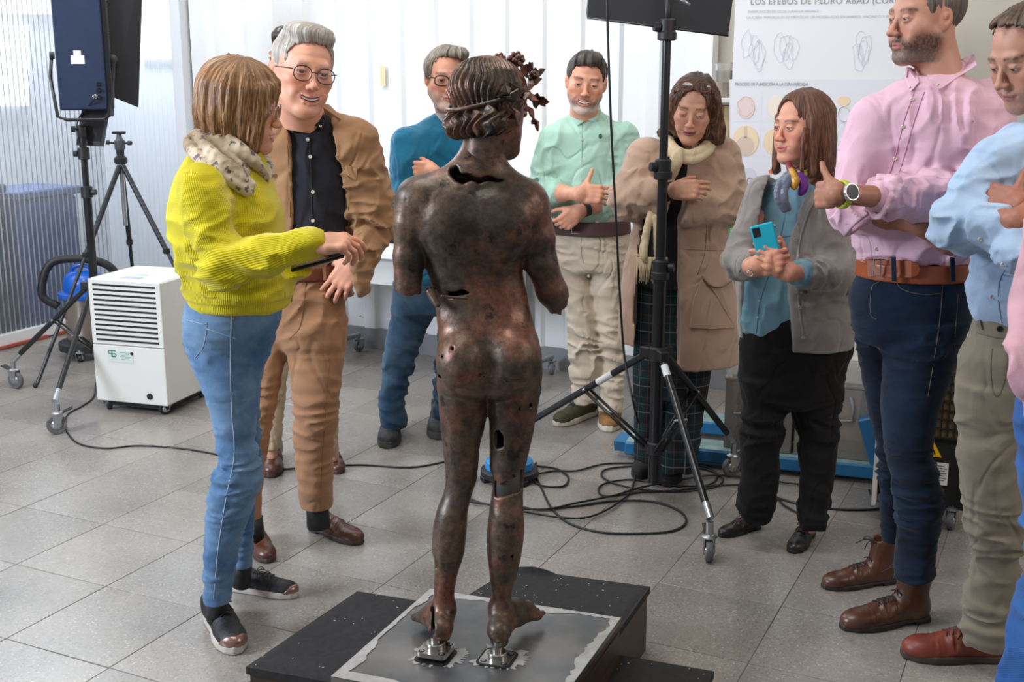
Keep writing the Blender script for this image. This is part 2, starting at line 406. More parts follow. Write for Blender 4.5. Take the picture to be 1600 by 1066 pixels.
def head_mesh(S, Rw, C, neck):
    """S: look of the face; Rw: 3x3 head-to-world; C: world centre between the eyes' sockets; neck: world point the neck runs to"""
    g = lambda k, d: S.get(k, d)
    k = g('scale', 1.); nk = (Rw.T @ (A3(neck) - A3(C))) / k
    sm = g('smile', .2); jw = g('jaw', 1.); wd_ = g('wide', 1.)
    f = Fld((-.1, -.125 + min(0, nk[1] + .0), min(-.15, nk[2])), (.1, .13, .135), g('h', .0023))
    f.add(ell((0, -.012, .034), (.075 * wd_, .094, .082)))
    f.add(ell((0, .022, -.026), (.062 * wd_, .064, .088)), .03)
    for s in (-1, 1):
        f.add(cap((s * .052 * jw * wd_, .004, -.052), (s * .017 * jw, .070, -.097), .019, .016), .03)
        f.add(ell((s * .041 * wd_, .058, -.026 + .004 * sm), (.024, .024, .022)), .025)
        f.add(ell((s * .036, .068, -.058), (.016, .016, .02 )), .02)
    f.add(ell((0, .074, -.101 - .004 * g('chin', 0)), (.019 * jw, .018, .016)), .02)
    f.add(cap((-.036, .078, .021), (.036, .078, .021), .0105), .014)
    f.add(ell((0, .070, -.066), (.028, .024, .02)), .015)          # mouth mound
    for s in (-1, 1):
        f.cut(ell((s * .031, .102, .001), (.019, .019, .0125)), .012)
        f.cut(cap((s * .047, .088, -.083), (s * .03, .103, -.045), .0012, .0012), .012 * g('fold', .5) + .001)
    # nose
    ns = g('nose', 1.)
    f.add(cap((0, .083, .012), (0, .083 + .021 * ns, -.03), .0065, .0085), .012)
    f.add(ell((0, .0835 + .022 * ns, -.034), (.0105, .012, .0095)), .008)
    for s in (-1, 1): f.add(ell((s * .0115, .095 + .004 * ns, -.037), (.0068, .010, .0072)), .006)
    for s in (-1, 1): f.cut(ell((s * .006, .098 + .010 * ns, -.0455), (.0033, .005, .004)), .003)
    # eyes: lids around ball with a slit
    op = g('open', 1.); ev = [A3((s * .031, .0765, .001)) for s in (-1, 1)]; br = .0125
    for e in ev:
        f.add(ell(e, (.0155, .0145, .0135)), .004)
        dz = g('lookz', 0) * .0035
        f.cut(ell(e + (0, .012, -.0005 + dz), (.0125, .010, max(.0043 * op, .0008))), .0015)
        f.add(cap(e + (-.012, .0085, .0078), e + (.012, .0085, .0078), .0018, .0018), .004)
    # mouth
    zc = -.067; cu = .0085 * sm; mw = .0205 + .0075 * sm
    up = [(-mw, .086 - .004 * sm, zc + cu), (-mw * .5, .0915, zc + .0035), (-.003, .0938, zc + .0044), (.003, .0938, zc + .0044), (mw * .5, .0915, zc + .0035), (mw, .086 - .004 * sm, zc + cu)]
    lo_ = [(-mw, .086 - .004 * sm, zc + cu), (-mw * .5, .0898, zc - .0045), (0, .0922, zc - .0066), (mw * .5, .0898, zc - .0045), (mw, .086 - .004 * sm, zc + cu)]
    gap = g('teeth', 0) * .0036
    lz = A3((0, 0, -gap * 1.3))
    f.tube(up, [.0018, .0034, .0037, .0037, .0034, .0018], .004)
    f.tube([A3(p) + (lz if 0 < i < 4 else 0) for i, p in enumerate(lo_)], [.0018, .0042, .0048, .0042, .0018], .004)
    ml = [A3((x, .0960 - 3.2 * x * x - .002 * sm, zc - .0008 + cu * (x / mw) ** 2 - gap * .5 * (1 - (x / mw) ** 2))) for x in np.linspace(-mw, mw, 7)]
    mr_ = .0013 + gap
    f_c = [.0009, mr_ * .8, mr_, mr_, mr_, mr_ * .8, .0009]
    for i in range(6): f.cut(cap(ml[i], ml[i + 1], f_c[i], f_c[i + 1]), .002)
    for s in (-1, 1): f.cut(ell((s * (mw + .003), .0905, zc + cu), (.003, .006, .003)), .006)
    # ears
    for s in (-1, 1):
        c = A3((s * .075 * wd_, -.008, -.006)); rt = rotm(8, 0, s * 28)
        f.add(ell(c, (.0075, .018, .031), rt), .006)
        f.cut(ell(c + (s * .0085, .003, .002), (.006, .009, .017), rt), .003); f.cut(ell(c + (s * .008, .001, .019), (.004, .011, .004), rt), .002); f.add(ell(c + (s * .004, .002, .008), (.004, .005, .010), rt), .003)
    # neck
    nr = g('neck', .056)
    f.add(cap((0, -.022, -.055), nk + A3((0, 0, 0)), nr, nr * 1.06), .03)
    f.add(ell((0, .03, -.093), (.036, .036, .018)), .03)
    if g('folds', 0): f.disp(wrinkle(.0012 * g('folds', 0), (14, 14, 120), mask=lambda x, y, z: gs(z - .07, .03) * (y > .05)))
    V, Q = f.mesh(); x, y, z = V.T
    # ---- paint
    sk = A3(rgb(g('skin', (214, 166, 140)))); col = np.tile(sk, (len(V), 1))
    nz = noise(x * 60 + 9, y * 60 + 9, z * 60 + 9)[:, None]; col *= .94 + .12 * nz
    red = A3((1.0, .74, .68))
    def blend(m, c): 
        nonlocal col; m = np.clip(m, 0, 1)[:, None]; col = col * (1 - m) + c * m
    ch = sum(np.exp(-((x - s * .043) / .02) ** 2 - ((z + .028) / .02) ** 2) for s in (-1, 1)) * (y > .03)
    blend(ch * .5 * g('blush', 1), sk * red)
    blend(np.exp(-(x / .013) ** 2 - ((z + .036) / .014) ** 2) * (y > .085) * .5, sk * red)
    blend(gs(np.abs(x) - .08, .008) * (np.abs(z) < .04) * .5, sk * red)
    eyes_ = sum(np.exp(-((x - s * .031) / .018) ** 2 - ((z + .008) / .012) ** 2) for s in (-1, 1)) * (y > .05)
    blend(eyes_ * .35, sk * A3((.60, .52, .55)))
    lc = A3(rgb(g('lip', (178, 98, 92))))
    zz = zc + cu * (x / mw) ** 2
    lip = sst(mw + .001 - np.abs(x), 0, .003) * sst(.0105 - np.abs(z - zz + .0012 + gap * .6) + .0 - .003 * (np.abs(x) / mw), 0, .003) * (y > .075)
    blend(lip * .85, lc)
    mouth_in = (lip > .3) & (y < .0905 - 2.0 * x * x) & (np.abs(z - zz) < .006 + gap) if gap else (lip > 2)
    if gap: blend(((y < .0915 - 3 * x * x) & (np.abs(z - zz + gap * .6) < .0035 + gap * .6) & (np.abs(x) < mw * .8) & (y > .07)).astype(float), A3((.12, .03, .03)))
    else: blend(np.exp(-((z - zz + .0008) / .0013) ** 2) * sst(mw - np.abs(x), 0, .003) * (y > .08) * .7, lc * .35)
    bc = A3(rgb(g('brow', (60, 45, 38))))
    arch = .0215 + .0045 * np.cos((np.abs(x) - .034) * 60) - .03 * np.maximum(np.abs(x) - .04, 0) / .02 * .1
    bm = sst(np.abs(x), .010, .016) * sst(.056 - np.abs(x), 0, .008) * np.exp(-((z - arch) / (.0042 * g('browt', 1))) ** 2) * (y > .04)
    blend(bm * g('browd', .85) * (.7 + .5 * noise(x * 500, y * 500, z * 300)), bc)
    for s in (-1, 1):     # lash line
        e = ev[0 if s < 0 else 1]; rr = np.abs(np.sqrt(((x - e[0]) / .0130) ** 2 + ((z - e[2] + .0005 - g('lookz', 0) * .0035) / max(.0048 * op, .0014)) ** 2) - 1.05)
        blend(np.exp(-(rr / .22) ** 2) * (y > .07) * ((z > e[2]) * .75 + .25) * .8, bc * .6 + .0)
    bd = g('beard', None)
    if bd:
        m = sst(-z, .028, .05) * (y > -.02) * sst(y - .035 * sst(-z, .02, .1) * 0, -.02, .02) * sst(z, -.135, -.118)
        m *= np.clip(1 - np.exp(-(x / .024) ** 2 - ((z + .045) / .012) ** 2) * .0, 0, 1)
        cheek = np.exp(-((np.abs(x) - .036) / .022) ** 2 - ((z + .03) / .024) ** 2) ; m *= 1 - np.clip(cheek * 1.4, 0, 1)
        m = np.maximum(m, np.exp(-((z + .0555) / .006) ** 2) * (np.abs(x) < .026) * (y > .07))
        m *= 1 - np.clip(lip * 1.6, 0, 1); m *= sst(z, -.122, -.112) + (y > .02) * .0
        tx = .55 + .9 * noise(x * 420, y * 420, z * 240)
        b1, b2 = A3(rgb(bd[0])), A3(rgb(bd[1]))
        mixc = b1 * (1 - sst(-z, .07, .1)[:, None]) + b2 * sst(-z, .07, .1)[:, None]
        m = np.clip(m * bd[2] * tx, 0, 1)[:, None]; col = col * (1 - m) + mixc * m
    Q_all = [Q]; V_all = [V]; C_all = [col]; FM = [np.zeros(len(Q), int)]; nv = len(V)
    if gap:      # upper teeth: one curved row with joints
        tv, tq = [], []; nt_ = 33
        for i in range(nt_):
            x_ = lerp(-mw * .82, mw * .82, i / (nt_ - 1)); j_ = .0006 if i % 4 == 0 else 0; zt = zc + cu * (x_ / mw) ** 2
            for zz_ in (zt + .005, zt - gap * 1.15 + j_): tv.append((x_, .0925 - j_ - 3.0 * x_ * x_ - .002 * sm, zz_))
            if i: tq.append((2 * i - 2, 2 * i - 1, 2 * i + 1, 2 * i))
        V_all.append(A3(tv)); C_all.append(np.tile(A3((.9, .86, .78)), (len(tv), 1))); Q_all.append(np.array(tq) + nv); FM.append(np.zeros(len(tq), int)); nv += len(tv)
    # eyeballs
    gz = A3(g('gaze', (0, 1, 0))); gz = gz / np.linalg.norm(gz); ic = A3(rgb(g('iris', (70, 48, 34))))
    n_, m_ = 20, 14
    for e in ev:
        th = np.pi * (np.arange(m_) + .0) / (m_ - 1); ph = 2 * np.pi * np.arange(n_) / n_
        T_, P_ = np.meshgrid(th, ph, indexing='ij')
        D3 = np.stack([np.sin(T_) * np.cos(P_), np.cos(T_), np.sin(T_) * np.sin(P_)], -1).reshape(-1, 3)
        z_ = gz; x_ = np.cross(z_, [0, 0, 1]); x_ /= np.linalg.norm(x_); y_ = np.cross(x_, z_)
        D3 = D3[:, :1] * x_ + D3[:, 1:2] * z_ + D3[:, 2:] * y_
        an = T_.ravel(); c = np.where((an < .24)[:, None], .01, np.where((an < .58)[:, None], ic, A3((.60, .56, .54))))
        q = np.array([(i * n_ + j, i * n_ + (j + 1) % n_, (i + 1) * n_ + (j + 1) % n_, (i + 1) * n_ + j) for i in range(m_ - 1) for j in range(n_)])
        V_all.append(e + D3 * br); C_all.append(c); Q_all.append(q + nv); FM.append(np.ones(len(q), int)); nv += len(D3)
    V = np.concatenate(V_all); V = (V * k) @ Rw.T + A3(C)
    return V, np.concatenate(Q_all), np.concatenate(C_all), np.concatenate(FM)
def headrot(yaw, pitch=0, roll=0):
    """yaw 180 = looking at the camera (towards -Y), 0 = away, 90 = to the left of the picture; pitch + looks up; roll + tips to own right"""
    return np.array(Matrix.Rotation(R(yaw), 3, 'Z') @ Matrix.Rotation(R(pitch), 3, 'X') @ Matrix.Rotation(R(roll), 3, 'Y'))
def flow_of(V, whorl=(0, -.03, .13), wob=0.):
    d = V - A3(whorl); r = np.sqrt(d[:, 0] ** 2 + d[:, 1] ** 2) + 1e-6
    w = .12 * np.sin(d[:, 2] * 60) * wob
    cx, cy = d[:, 0] / r, d[:, 1] / r; cx, cy = cx * np.cos(w) - cy * np.sin(w), cx * np.sin(w) + cy * np.cos(w)
    return np.stack([cx, cy, np.linalg.norm(d, axis=1) * .9], 1)
def groove(amp, n=60, whorl=(0, -.03, .13), wob=.25, ww=45):
    def g(x, y, z):
        a = np.arctan2(x - whorl[0], y - whorl[1]); r = np.sqrt((x - whorl[0]) ** 2 + (y - whorl[1]) ** 2 + (z - whorl[2]) ** 2)
        q = noise(np.cos(a) * 9 + 20, np.sin(a) * 9 + 20, r * 9)
        q2 = noise(np.cos(a) * 26 + 20, np.sin(a) * 26 + 20, r * 14)
        return amp * ((q - .5) * 2.2 + (q2 - .5) * 1.1) * sst(r, .01, .05)
    return g
def hair_obj(S, Rw, C, parent, fn, m, h=.003, whorl=(0, -.03, .13), amp=.004, box=((-.13, -.15, -.28), (.13, .13, .16)), wob=0., name='hair', post=None):
    f = Fld(box[0], box[1], h); fn(f); f.disp(groove(amp, whorl=whorl))
    if post: post(f)
    V, Q = f.mesh(); fl = flow_of(V, whorl, wob); V = (V * S.get('scale', 1.)) @ Rw.T + A3(C)
    return mkmesh(name, V, Q, m, parent, flow=fl)
def face_cut(f, rx=.068, rz=.088, top=.07, ragged=.004):
    "clears the face below the hairline; ragged hairline from fine noise"
    if rz > .095:
        e1 = ell((0, .10, top - rz), (rx, .082, rz)); fn = e1[0]
        f.cut((lambda X, Y, Z: fn(X, Y, Z) + ragged * (noise(X * 160 + 9, Y * 60 + 9, Z * 50 + 9) - .5) * 2 + 0 * X, e1[1], e1[2]), .004); return
    def fn(X, Y, Z):
        q = ((np.abs(X) / (rx - .004)) ** 3.4 + (np.abs(Z - (top - rz)) / rz) ** 3.4) ** (1 / 3.4); d = (q - 1) * rx * .8
        d = np.maximum(d, .02 - Y); d2 = np.maximum(.046 - Y + .25 * (Z - .02), Z - .045); return np.minimum(d, d2) + ragged * (noise(X * 150 + 9, Y * 60 + 9, Z * 90 + 9) - .5) * 1.6
    f.cut((fn, A3((-.12, .0, -.14)), A3((.12, .13, top + .02))), .005)
def short_hair(f, vol=1.):
    f.add(ell((0, -.018, .036), (.0795, .0995, .0855))); f.add(ell((0, .038, .088), (.056, .046, .034 * vol)), .02)
def short_post(f, top=.075): face_cut(f, .067, .09, top); f.keep(lambda X, Y_, Z: np.where(Y_ > -.022, -.012, -.07) - Z + 0 * X)
def hand_mesh(wr, fwd, back, curl=(.5, .6, .7, .8), spread=.06, thumb=((.75, .6, -.25), (.4, .9, -.2)), mirror=False, scale=1., skin=(214, 166, 140), elbow=None, er=(.030, .042), h=.0022, nails=None):
    """own frame: +Y to the fingers, +X thumb side, +Z back of the hand"""
    fwd = A3(fwd) / np.linalg.norm(fwd); back = A3(back); back = back - fwd * (back @ fwd); back /= np.linalg.norm(back)
    xs = np.cross(fwd, back)
    if mirror: xs = -xs
    M = np.stack([xs, fwd, back], 1)
    el = None if elbow is None else (M.T @ (A3(elbow) - A3(wr))) / scale
    lo = A3((-.07, -.03, -.11)); hi = A3((.11, .2, .05))
    if el is not None: lo = np.minimum(lo, el - .05); hi = np.maximum(hi, el + .05)
    f = Fld(lo, hi, h)
    f.add(loft([(-.0, 0, 0, .027, .020)], 2) if False else ell((0, .0, 0), (.028, .03, .0195)))
    f.add(ell((.002, .048, .0), (.038, .054, .0145)), .02)
    f.add(rbox((.001, .062, -.001), (.038, .03, .0115), .011), .012)
    f.add(ell((.024, .032, -.010), (.017, .03, .014)), .014)
    f.add(ell((-.024, .034, -.008), (.013, .03, .012)), .012)
    if el is not None:
        f.tube([(0, 0, 0), el * .45, el], [er[0] * .82, er[0] * 1.1, er[1]], .02)
    bs = [(.0295, .086), (.0095, .091), (-.0105, .088), (-.029, .080)]; ln = [.070, .078, .073, .057]; rr = [.0086, .0088, .0084, .0074]
    for i in range(4):
        c = curl[i] if hasattr(curl[i], '__len__') else (curl[i], curl[i] * 1.1, curl[i] * .7)
        p = A3((bs[i][0], bs[i][1], .001)); a = 0; sx = (1.5 - i) * spread
        f.add(ell(p + A3((0, -.002, .004)), (.0095, .011, .009)), .008)
        f.add(cap(p + A3((0, -.04, .003)), p, .0065, .0082), .008)
        for j, fr in enumerate((.44, .31, .25)):
            a += c[j]; q = p + A3((math.sin(sx) * math.cos(a), math.cos(sx) * math.cos(a), -math.sin(a))) * ln[i] * fr
            f.add(cap(p, q, rr[i] * (1.03 - .07 * j), rr[i] * (.96 - .07 * j)), .003 if j else .006); p = q
    p = A3((.026, .022, -.008))
    t0, t1 = A3(thumb[0]), A3(thumb[1]); t0 /= np.linalg.norm(t0); t1 /= np.linalg.norm(t1)
    q = p + t0 * .034; f.add(cap(p, q, .0135, .0105), .014); p2 = q + (t0 + t1) / np.linalg.norm(t0 + t1) * .03; f.add(cap(q, p2, .0105, .0092), .005)
    f.add(cap(p2, p2 + t1 * .024, .0095, .0075), .004)
    V, Q = f.mesh(); x, y, z = V.T; sk = A3(rgb(skin)); n = noise(x * 90, y * 90 + 9, z * 90)[:, None]
    col = sk * (.9 + .2 * n); kn = np.exp(-((y - .088) / .012) ** 2)[:, None] * .25; col = col * (1 - kn) + sk * A3((1, .7, .62)) * kn
    tip = (y > .11)[:, None] * .2; col = col * (1 - tip) + sk * A3((1.02, .75, .68)) * tip
    if not mirror: pass
    V = (V * scale) @ M.T + A3(wr)
    if np.linalg.det(M) < 0: Q = Q[:, ::-1]
    return V, Q, col, np.zeros(len(Q), int)
def join_body(parts, parent, name='body'):
    n = 0; Vs, Qs, Cs, Fs = [], [], [], []
    for V, Q, C, Fm in parts: Vs.append(V); Qs.append(Q + n); Cs.append(C); Fs.append(Fm); n += len(V)
    return mkmesh(name, np.concatenate(Vs), np.concatenate(Qs), None, parent, cols=np.concatenate(Cs), mats=[skin_m, eye_m], fm=np.concatenate(Fs))
def core(prims, h=.012, skin=(214, 166, 140)):
    lo = np.min([p[1] for p in prims], 0) - .04; hi = np.max([p[2] for p in prims], 0) + .04
    f = Fld(lo, hi, h)
    for p in prims: f.add(p, .04)
    V, Q = f.mesh(); return V, Q, np.tile(A3(rgb(skin)), (len(V), 1)), np.zeros(len(Q), int)
def make_shoe(heel, toe, parent, m, sole_m, kind='oxford', lace_m=None, width=1., sock_m=None, extra_m=None, sole_h=.022):
    heel, toe = A3(heel), A3(toe); heel[2] = toe[2] = 0; d = toe - heel; Ln = np.linalg.norm(d); yaw = math.atan2(-d[0], d[1]); k = Ln / .29
    T = np.array(Matrix.Rotation(yaw, 3, 'Z')) * k
    def place(V): return V @ T.T + heel
    w = width
    so = lambda z0, z1, g: prism([( -.029 * w - g, .012 - g), (-.034 * w - g, .05), (-.033 * w - g, .1), (-.044 * w - g, .17), (-.046 * w - g, .21), (-.036 * w - g, .255), (-.014 * w, .287 + g), (.012 * w, .29 + g), (.032 * w + g, .272), (.045 * w + g, .23), (.046 * w + g, .185), (.034 * w + g, .12), (.033 * w + g, .05), (.027 * w + g, .012 - g), (0, -.002 - g)], z0, z1, .006, axis=2)
    f = Fld((-.07, -.03, -.01), (.07, .32, .2), .0035)
    f.add(so(.0, sole_h, .002))
    if kind in ('oxford', 'boot', 'slip'): f.cut(rbox((0, .085, .0), (.08, .022, .008), .002)); 
    V, Q = f.mesh(); sh = empty('shoe_root_', (0, 0, 0)) if False else None
    f = Fld((-.07, -.03, -.0), (.07, .32, .22), .0035); z0 = sole_h * .7
    f.add(ell((0, .045, z0 + .028), (.033 * w, .047, .042)))
    f.add(ell((0, .13, z0 + .02), (.036 * w, .09, .038)), .03)
    f.add(ell((0, .205, z0 + .012), (.044 * w, .078, .034)), .02)
    f.add(ell((0, .245, z0 + .01), (.036 * w, .043, .026 if kind != 'boat' else .03)), .02)
    f.add(cap((0, .055, z0 + .055), (0, .15, z0 + .030), .029 * w, .026 * w), .03)
    top = {'oxford': .085, 'slip': .085, 'sneaker': .092, 'boot': .175, 'boat': .078, 'bootie': .12}[kind]
    f.add(cap((0, .05, z0 + .03), (0, .047, top - .01), .034 * w, (.036 if kind != 'boot' else .042) * w), .02)
    if kind == 'boot': f.add(cap((0, .085, z0 + .06), (0, .062, top - .02), .03, .034), .02)
    rim = lambda X, Y, Z: Z - (top + .012 * np.clip((Y - .06) / .05, -.5, 1) * (1 if kind in ('boot', 'sneaker', 'slip') else 1))
    f.keep(rim); f.keep(lambda X, Y, Z: z0 - Z + X * 0 + Y * 0)
    rr = {'boot': .036, 'bootie': .034}.get(kind, .029) * w
    f.cut(loft([(top - .03, 0, .052, rr * .8, rr * 1.0), (top + .03, 0, .058, rr, rr * 1.35)]), .004)
    f.disp(wrinkle(.0035, (12, 60, 10), mask=lambda x, y, z: gs(y - .16, .05) * (z > .03), seed=3))
    V2, Q2 = f.mesh(); o = mkmesh('shoe', place(V2), Q2, m, parent)
    def sub(nm, V_, Q_, m_): return mkmesh(nm, place(np.asarray(V_)), Q_, m_, parent=o, base=tuple(parent.location) )
    sub('sole', V, Q, sole_m)
    if extra_m:
        f = Fld((-.07, .15, -.0), (.07, .32, .1), .0035)
        f.add(ell((0, .205, z0 + .012), (.0455 * w, .079, .035))); f.add(ell((0, .245, z0 + .01), (.0375 * w, .0445, .0275)), .02)
        f.keep(lambda X, Y, Z: np.maximum(.245 + .9 * (Z - .03) + 0 * X - Y, z0 - Z)); f.keep(lambda X, Y, Z: Y - .29 - .0 * Z + 0 * X if False else Z - .055 + 0 * X + 0 * Y)
        Ve, Qe = f.mesh(); sub('toe_cap', Ve, Qe, extra_m)
    if lace_m:
        mb = MB(); y0 = .095 if kind in ('boot',) else .105
        top_pts = []
        nn = 6 if kind == 'boot' else 5
        for i in range(nn):
            t = i / (nn - 1)
            if kind == 'boot': y, z = (.175 - .075 * t, z0 + .05 + .09 * t)
            else: y, z = (.175 - .07 * t, z0 + .047 + .026 * t)
            # find the surface height at (0, y)
            top_pts.append((y, z))
        Zs = f_top(V2, top_pts)
        for (y, z) in Zs:
            ww = .017 * w
            for s in (-1, 1):
                mb.path(curve([(-ww * s, y - .004, z - .005), (0, y, z + .0025), (ww * s, y + .006, z - .005)], 4), .0021, 6)
        y, z = Zs[-1]
        if kind != 'elastic':
            for s in (-1, 1):
                mb.path(curve([(0, y, z + .002), (s * .02, y + .012, z + .010), (s * .032, y + .022, z - .004), (s * .018, y + .02, z + .001), (0, y, z + .003)], 5), .0018, 6)
                mb.path(curve([(0, y, z + .002), (s * .014, y + .03, z + .0), (s * .03, y + .05, z - .018)], 5), .0018, 6)
        Vl = place(np.concatenate(mb.V)); mkmesh('laces', Vl, mb.F, lace_m, parent=o, base=tuple(parent.location))
    return o
def f_top(V, pts):
    out = []
    for y, z in pts:
        m = (np.abs(V[:, 0]) < .008) & (np.abs(V[:, 1] - y) < .006)
        out.append((y, float(np.percentile(V[m, 2], 97)) if m.any() else z))
    return out
def fld_for(prims, h, pad=.03):
    lo = np.min([p[1] for p in prims], 0) - pad; hi = np.max([p[2] for p in prims], 0) + pad; return Fld(lo, hi, h)
def prow(Y0, rows, depth=.62, e=2.0, er=0.):
    """rows of picture silhouettes: (py, xl, xr, dY, depth ratio) at distance Y0 + dY -> loft"""
    out = []
    for r in rows:
        py, xl, xr = r[:3]; dy = r[3] if len(r) > 3 and r[3] is not None else 0; dp = r[4] if len(r) > 4 else depth
        p = W((xl + xr) / 2, py, Y0 + dy); hw = (xr - xl) / 2 * mpp(p); out.append((p[2], p[0], p[1], hw, hw * dp))
    return loft(out, e, er)
def pw(Y, *pts): return [W(p[0], p[1], Y + (p[2] if len(p) > 2 else 0)) for p in pts]
def pprism(Y, pts, y0, y1, rad=0.):
    q = [W(p[0], p[1], Y) for p in pts]; return prism([(a[0], a[2]) for a in q], y0, y1, rad)
# ================================================================ THE ROOM
WE = np.array([math.cos(R(-25.5)), math.sin(R(-25.5)), 0]); WN = np.array([-math.sin(R(25.5)), -math.cos(R(25.5)), 0]); B0 = np.array([-.2, 6.65, 0])
UZ = np.array([0, 0, 1.])
def BW(s, z, d=0.): return B0 + WE * s + WN * d + UZ * z
def onwall(px, py, d=0.):         # picture point -> (s, z) on the back wall
    a = W(px, py, 1.) - A3((0, 0, CAMH)); n = WN; t = ((B0 + WN * d - A3((0, 0, CAMH))) @ n) / (a @ n)
    p = A3((0, 0, CAMH)) + a * t; return float((p - B0) @ WE), float(p[2])
# ---- floor: terrazzo tiles, each a part
m_tile, nt, b = nodes_of('terrazzo'); L = nt.links.new
tc = N(nt, 'ShaderNodeTexCoord'); oi = N(nt, 'ShaderNodeObjectInfo'); ge = N(nt, 'ShaderNodeNewGeometry')
v1 = N(nt, 'ShaderNodeTexVoronoi'); v1.inputs['Scale'].default_value = 190; L(ge.outputs['Position'], v1.inputs['Vector'])
n1 = N(nt, 'ShaderNodeTexNoise'); n1.inputs['Scale'].default_value = 420; n1.inputs['Detail'].default_value = 3; L(ge.outputs['Position'], n1.inputs['Vector'])
n2 = N(nt, 'ShaderNodeTexNoise'); n2.inputs['Scale'].default_value = 2.2; n2.inputs['Detail'].default_value = 6; L(ge.outputs['Position'], n2.inputs['Vector'])
r1 = N(nt, 'ShaderNodeValToRGB'); L(v1.outputs['Color'], r1.inputs[0]); e = r1.color_ramp.elements
e[0].color = (.172, .152, .132, 1); e[1].color = (.36, .33, .29, 1); e[1].position = .9; q = e.new(.3); q.color = (.232, .212, .188, 1); q = e.new(.8); q.color = (.268, .245, .218, 1)
mx = N(nt, 'ShaderNodeMix', data_type='RGBA', blend_type='MULTIPLY'); mx.inputs[0].default_value = 1; L(r1.outputs[0], mx.inputs[6])
mr = N(nt, 'ShaderNodeMapRange'); mr.inputs[1].default_value = .3; mr.inputs[2].default_value = .7; mr.inputs[3].default_value = .82; mr.inputs[4].default_value = 1.15; L(n2.outputs[0], mr.inputs[0])
mm = N(nt, 'ShaderNodeMath', operation='MULTIPLY'); L(mr.outputs[0], mm.inputs[0])
mr2 = N(nt, 'ShaderNodeMapRange'); mr2.inputs[3].default_value = .9; mr2.inputs[4].default_value = 1.1; L(oi.outputs['Random'], mr2.inputs[0]); L(mr2.outputs[0], mm.inputs[1])
L(mm.outputs[0], mx.inputs[7]); L(mx.outputs[2], b.inputs['Base Color'])
mr3 = N(nt, 'ShaderNodeMapRange'); mr3.inputs[1].default_value = .3; mr3.inputs[2].default_value = .7; mr3.inputs[3].default_value = .20; mr3.inputs[4].default_value = .34; L(n2.outputs[0], mr3.inputs[0]); L(mr3.outputs[0], b.inputs['Roughness'])
bp = N(nt, 'ShaderNodeBump'); bp.inputs['Strength'].default_value = .06; bp.inputs['Distance'].default_value = .001; L(n1.outputs[0], bp.inputs['Height']); L(bp.outputs[0], b.inputs['Normal'])
b.inputs['Specular IOR Level'].default_value = .55
m_grout = mat('grout', (72, 70, 68), .8)
fl = MB().box((0, 4.2, -.006), (7, 6.5, .004)).build('floor', m_grout); tag(fl, kind='structure')
T1 = np.array([math.cos(R(64.3)), math.sin(R(64.3)), 0]); T2 = np.array([T1[1], -T1[0], 0]); TS = .404; O0 = G(162, 819)
def tile_me(k):
    rr = random.Random(k); mb = MB(); h = TS / 2 - .0011
    c = [[-h, -h, 0], [h, -h, 0], [h, h, 0], [-h, h, 0]]; i = h - .0016
    V = [(x, y, -.0035) for x, y, _ in c] + [(x, y, -.0008) for x, y, _ in c] + [(x * i / h, y * i / h, 0) for x, y, _ in c]
    F_ = [(a, (a + 1) % 4, (a + 1) % 4 + 4, a + 4) for a in range(4)] + [(a + 4, (a + 1) % 4 + 4, (a + 1) % 4 + 8, a + 8) for a in range(4)] + [(8, 9, 10, 11)]
    me = bpy.data.meshes.new('tile'); me.from_pydata(V, [], F_); me.materials.append(m_tile); return me
tme = tile_me(0); far = []
for i in range(-14, 24):
    for j in range(-22, 16):
        c = O0 + T1 * (i + .5) * TS - T2 * (j - .5) * TS * -1
        if c[1] < 1.7 or c[1] > 8.2 or abs(c[0]) > .56 * c[1] + .9: continue
        if (c - B0) @ WN < -.2: continue
        t = bpy.data.objects.new('tile', tme); COL.objects.link(t); t.parent = fl; t.location = (c[0], c[1], random.uniform(-.0006, .0001)); t.rotation_euler = (random.uniform(-.0014, .0014), random.uniform(-.0014, .0014), R(64.3))
# ---- back wall: ribbed white sheets above a grey plinth
m_sheet = mat('white_sheet', (219, 220, 221), .45, var=.03, vs_=2.5)
m_plinth = mat('plinth_grey', (128, 130, 134), .8, var=.1, vs_=8, bump=.2, bs=60)
m_wallbeige = mat('beige_wall', (206, 200, 190), .8, var=.03, vs_=3, bump=.1, bs=80)
m_white = mat('white_lacquer', (228, 228, 226), .35); m_alu = mat('aluminium', (178, 182, 188), .35, .8)
sL = onwall(302, 300)[0]; sR = onwall(1098, 200)[0]; sC = -3.02
wb = MB().box(BW((sL + 4.2) / 2, 1.6, -.09), ((4.2 - sL) / 2, .04, 1.6), rotm(az=-25.5)).build('wall_back', m_wallbeige); tag(wb, kind='structure')
pz0 = .125
def sheet(s0, s1, nm='panel'):
    pitch = (s1 - s0) / round((s1 - s0) / .24); n = round((s1 - s0) / pitch); pr = []
    for i in range(n):
        a = s0 + i * pitch; ww = pitch
        pr += [(a, 0), (a + ww * .52, 0), (a + ww * .60, .022), (a + ww * .92, .022)]
    pr.append((s1, 0)); V = []; F_ = []
    for s, d in pr: V += [BW(s, pz0, d), BW(s, 3.2, d)]
    for i in range(len(pr) - 1): F_.append((2 * i, 2 * i + 2, 2 * i + 3, 2 * i + 1))
    k = len(V)
    for s, d in pr: V += [BW(s, pz0, d - .004), BW(s, 3.2, d - .004)]
    for i in range(len(pr) - 1): F_.append((k + 2 * i, k + 2 * i + 1, k + 2 * i + 3, k + 2 * i + 2)); F_.append((2 * i, k + 2 * i, k + 2 * i + 2, 2 * i + 2))
    return mkmesh(nm, V, F_, m_sheet, wb, base=(0, 0, 0), smooth=False)
ns = 5
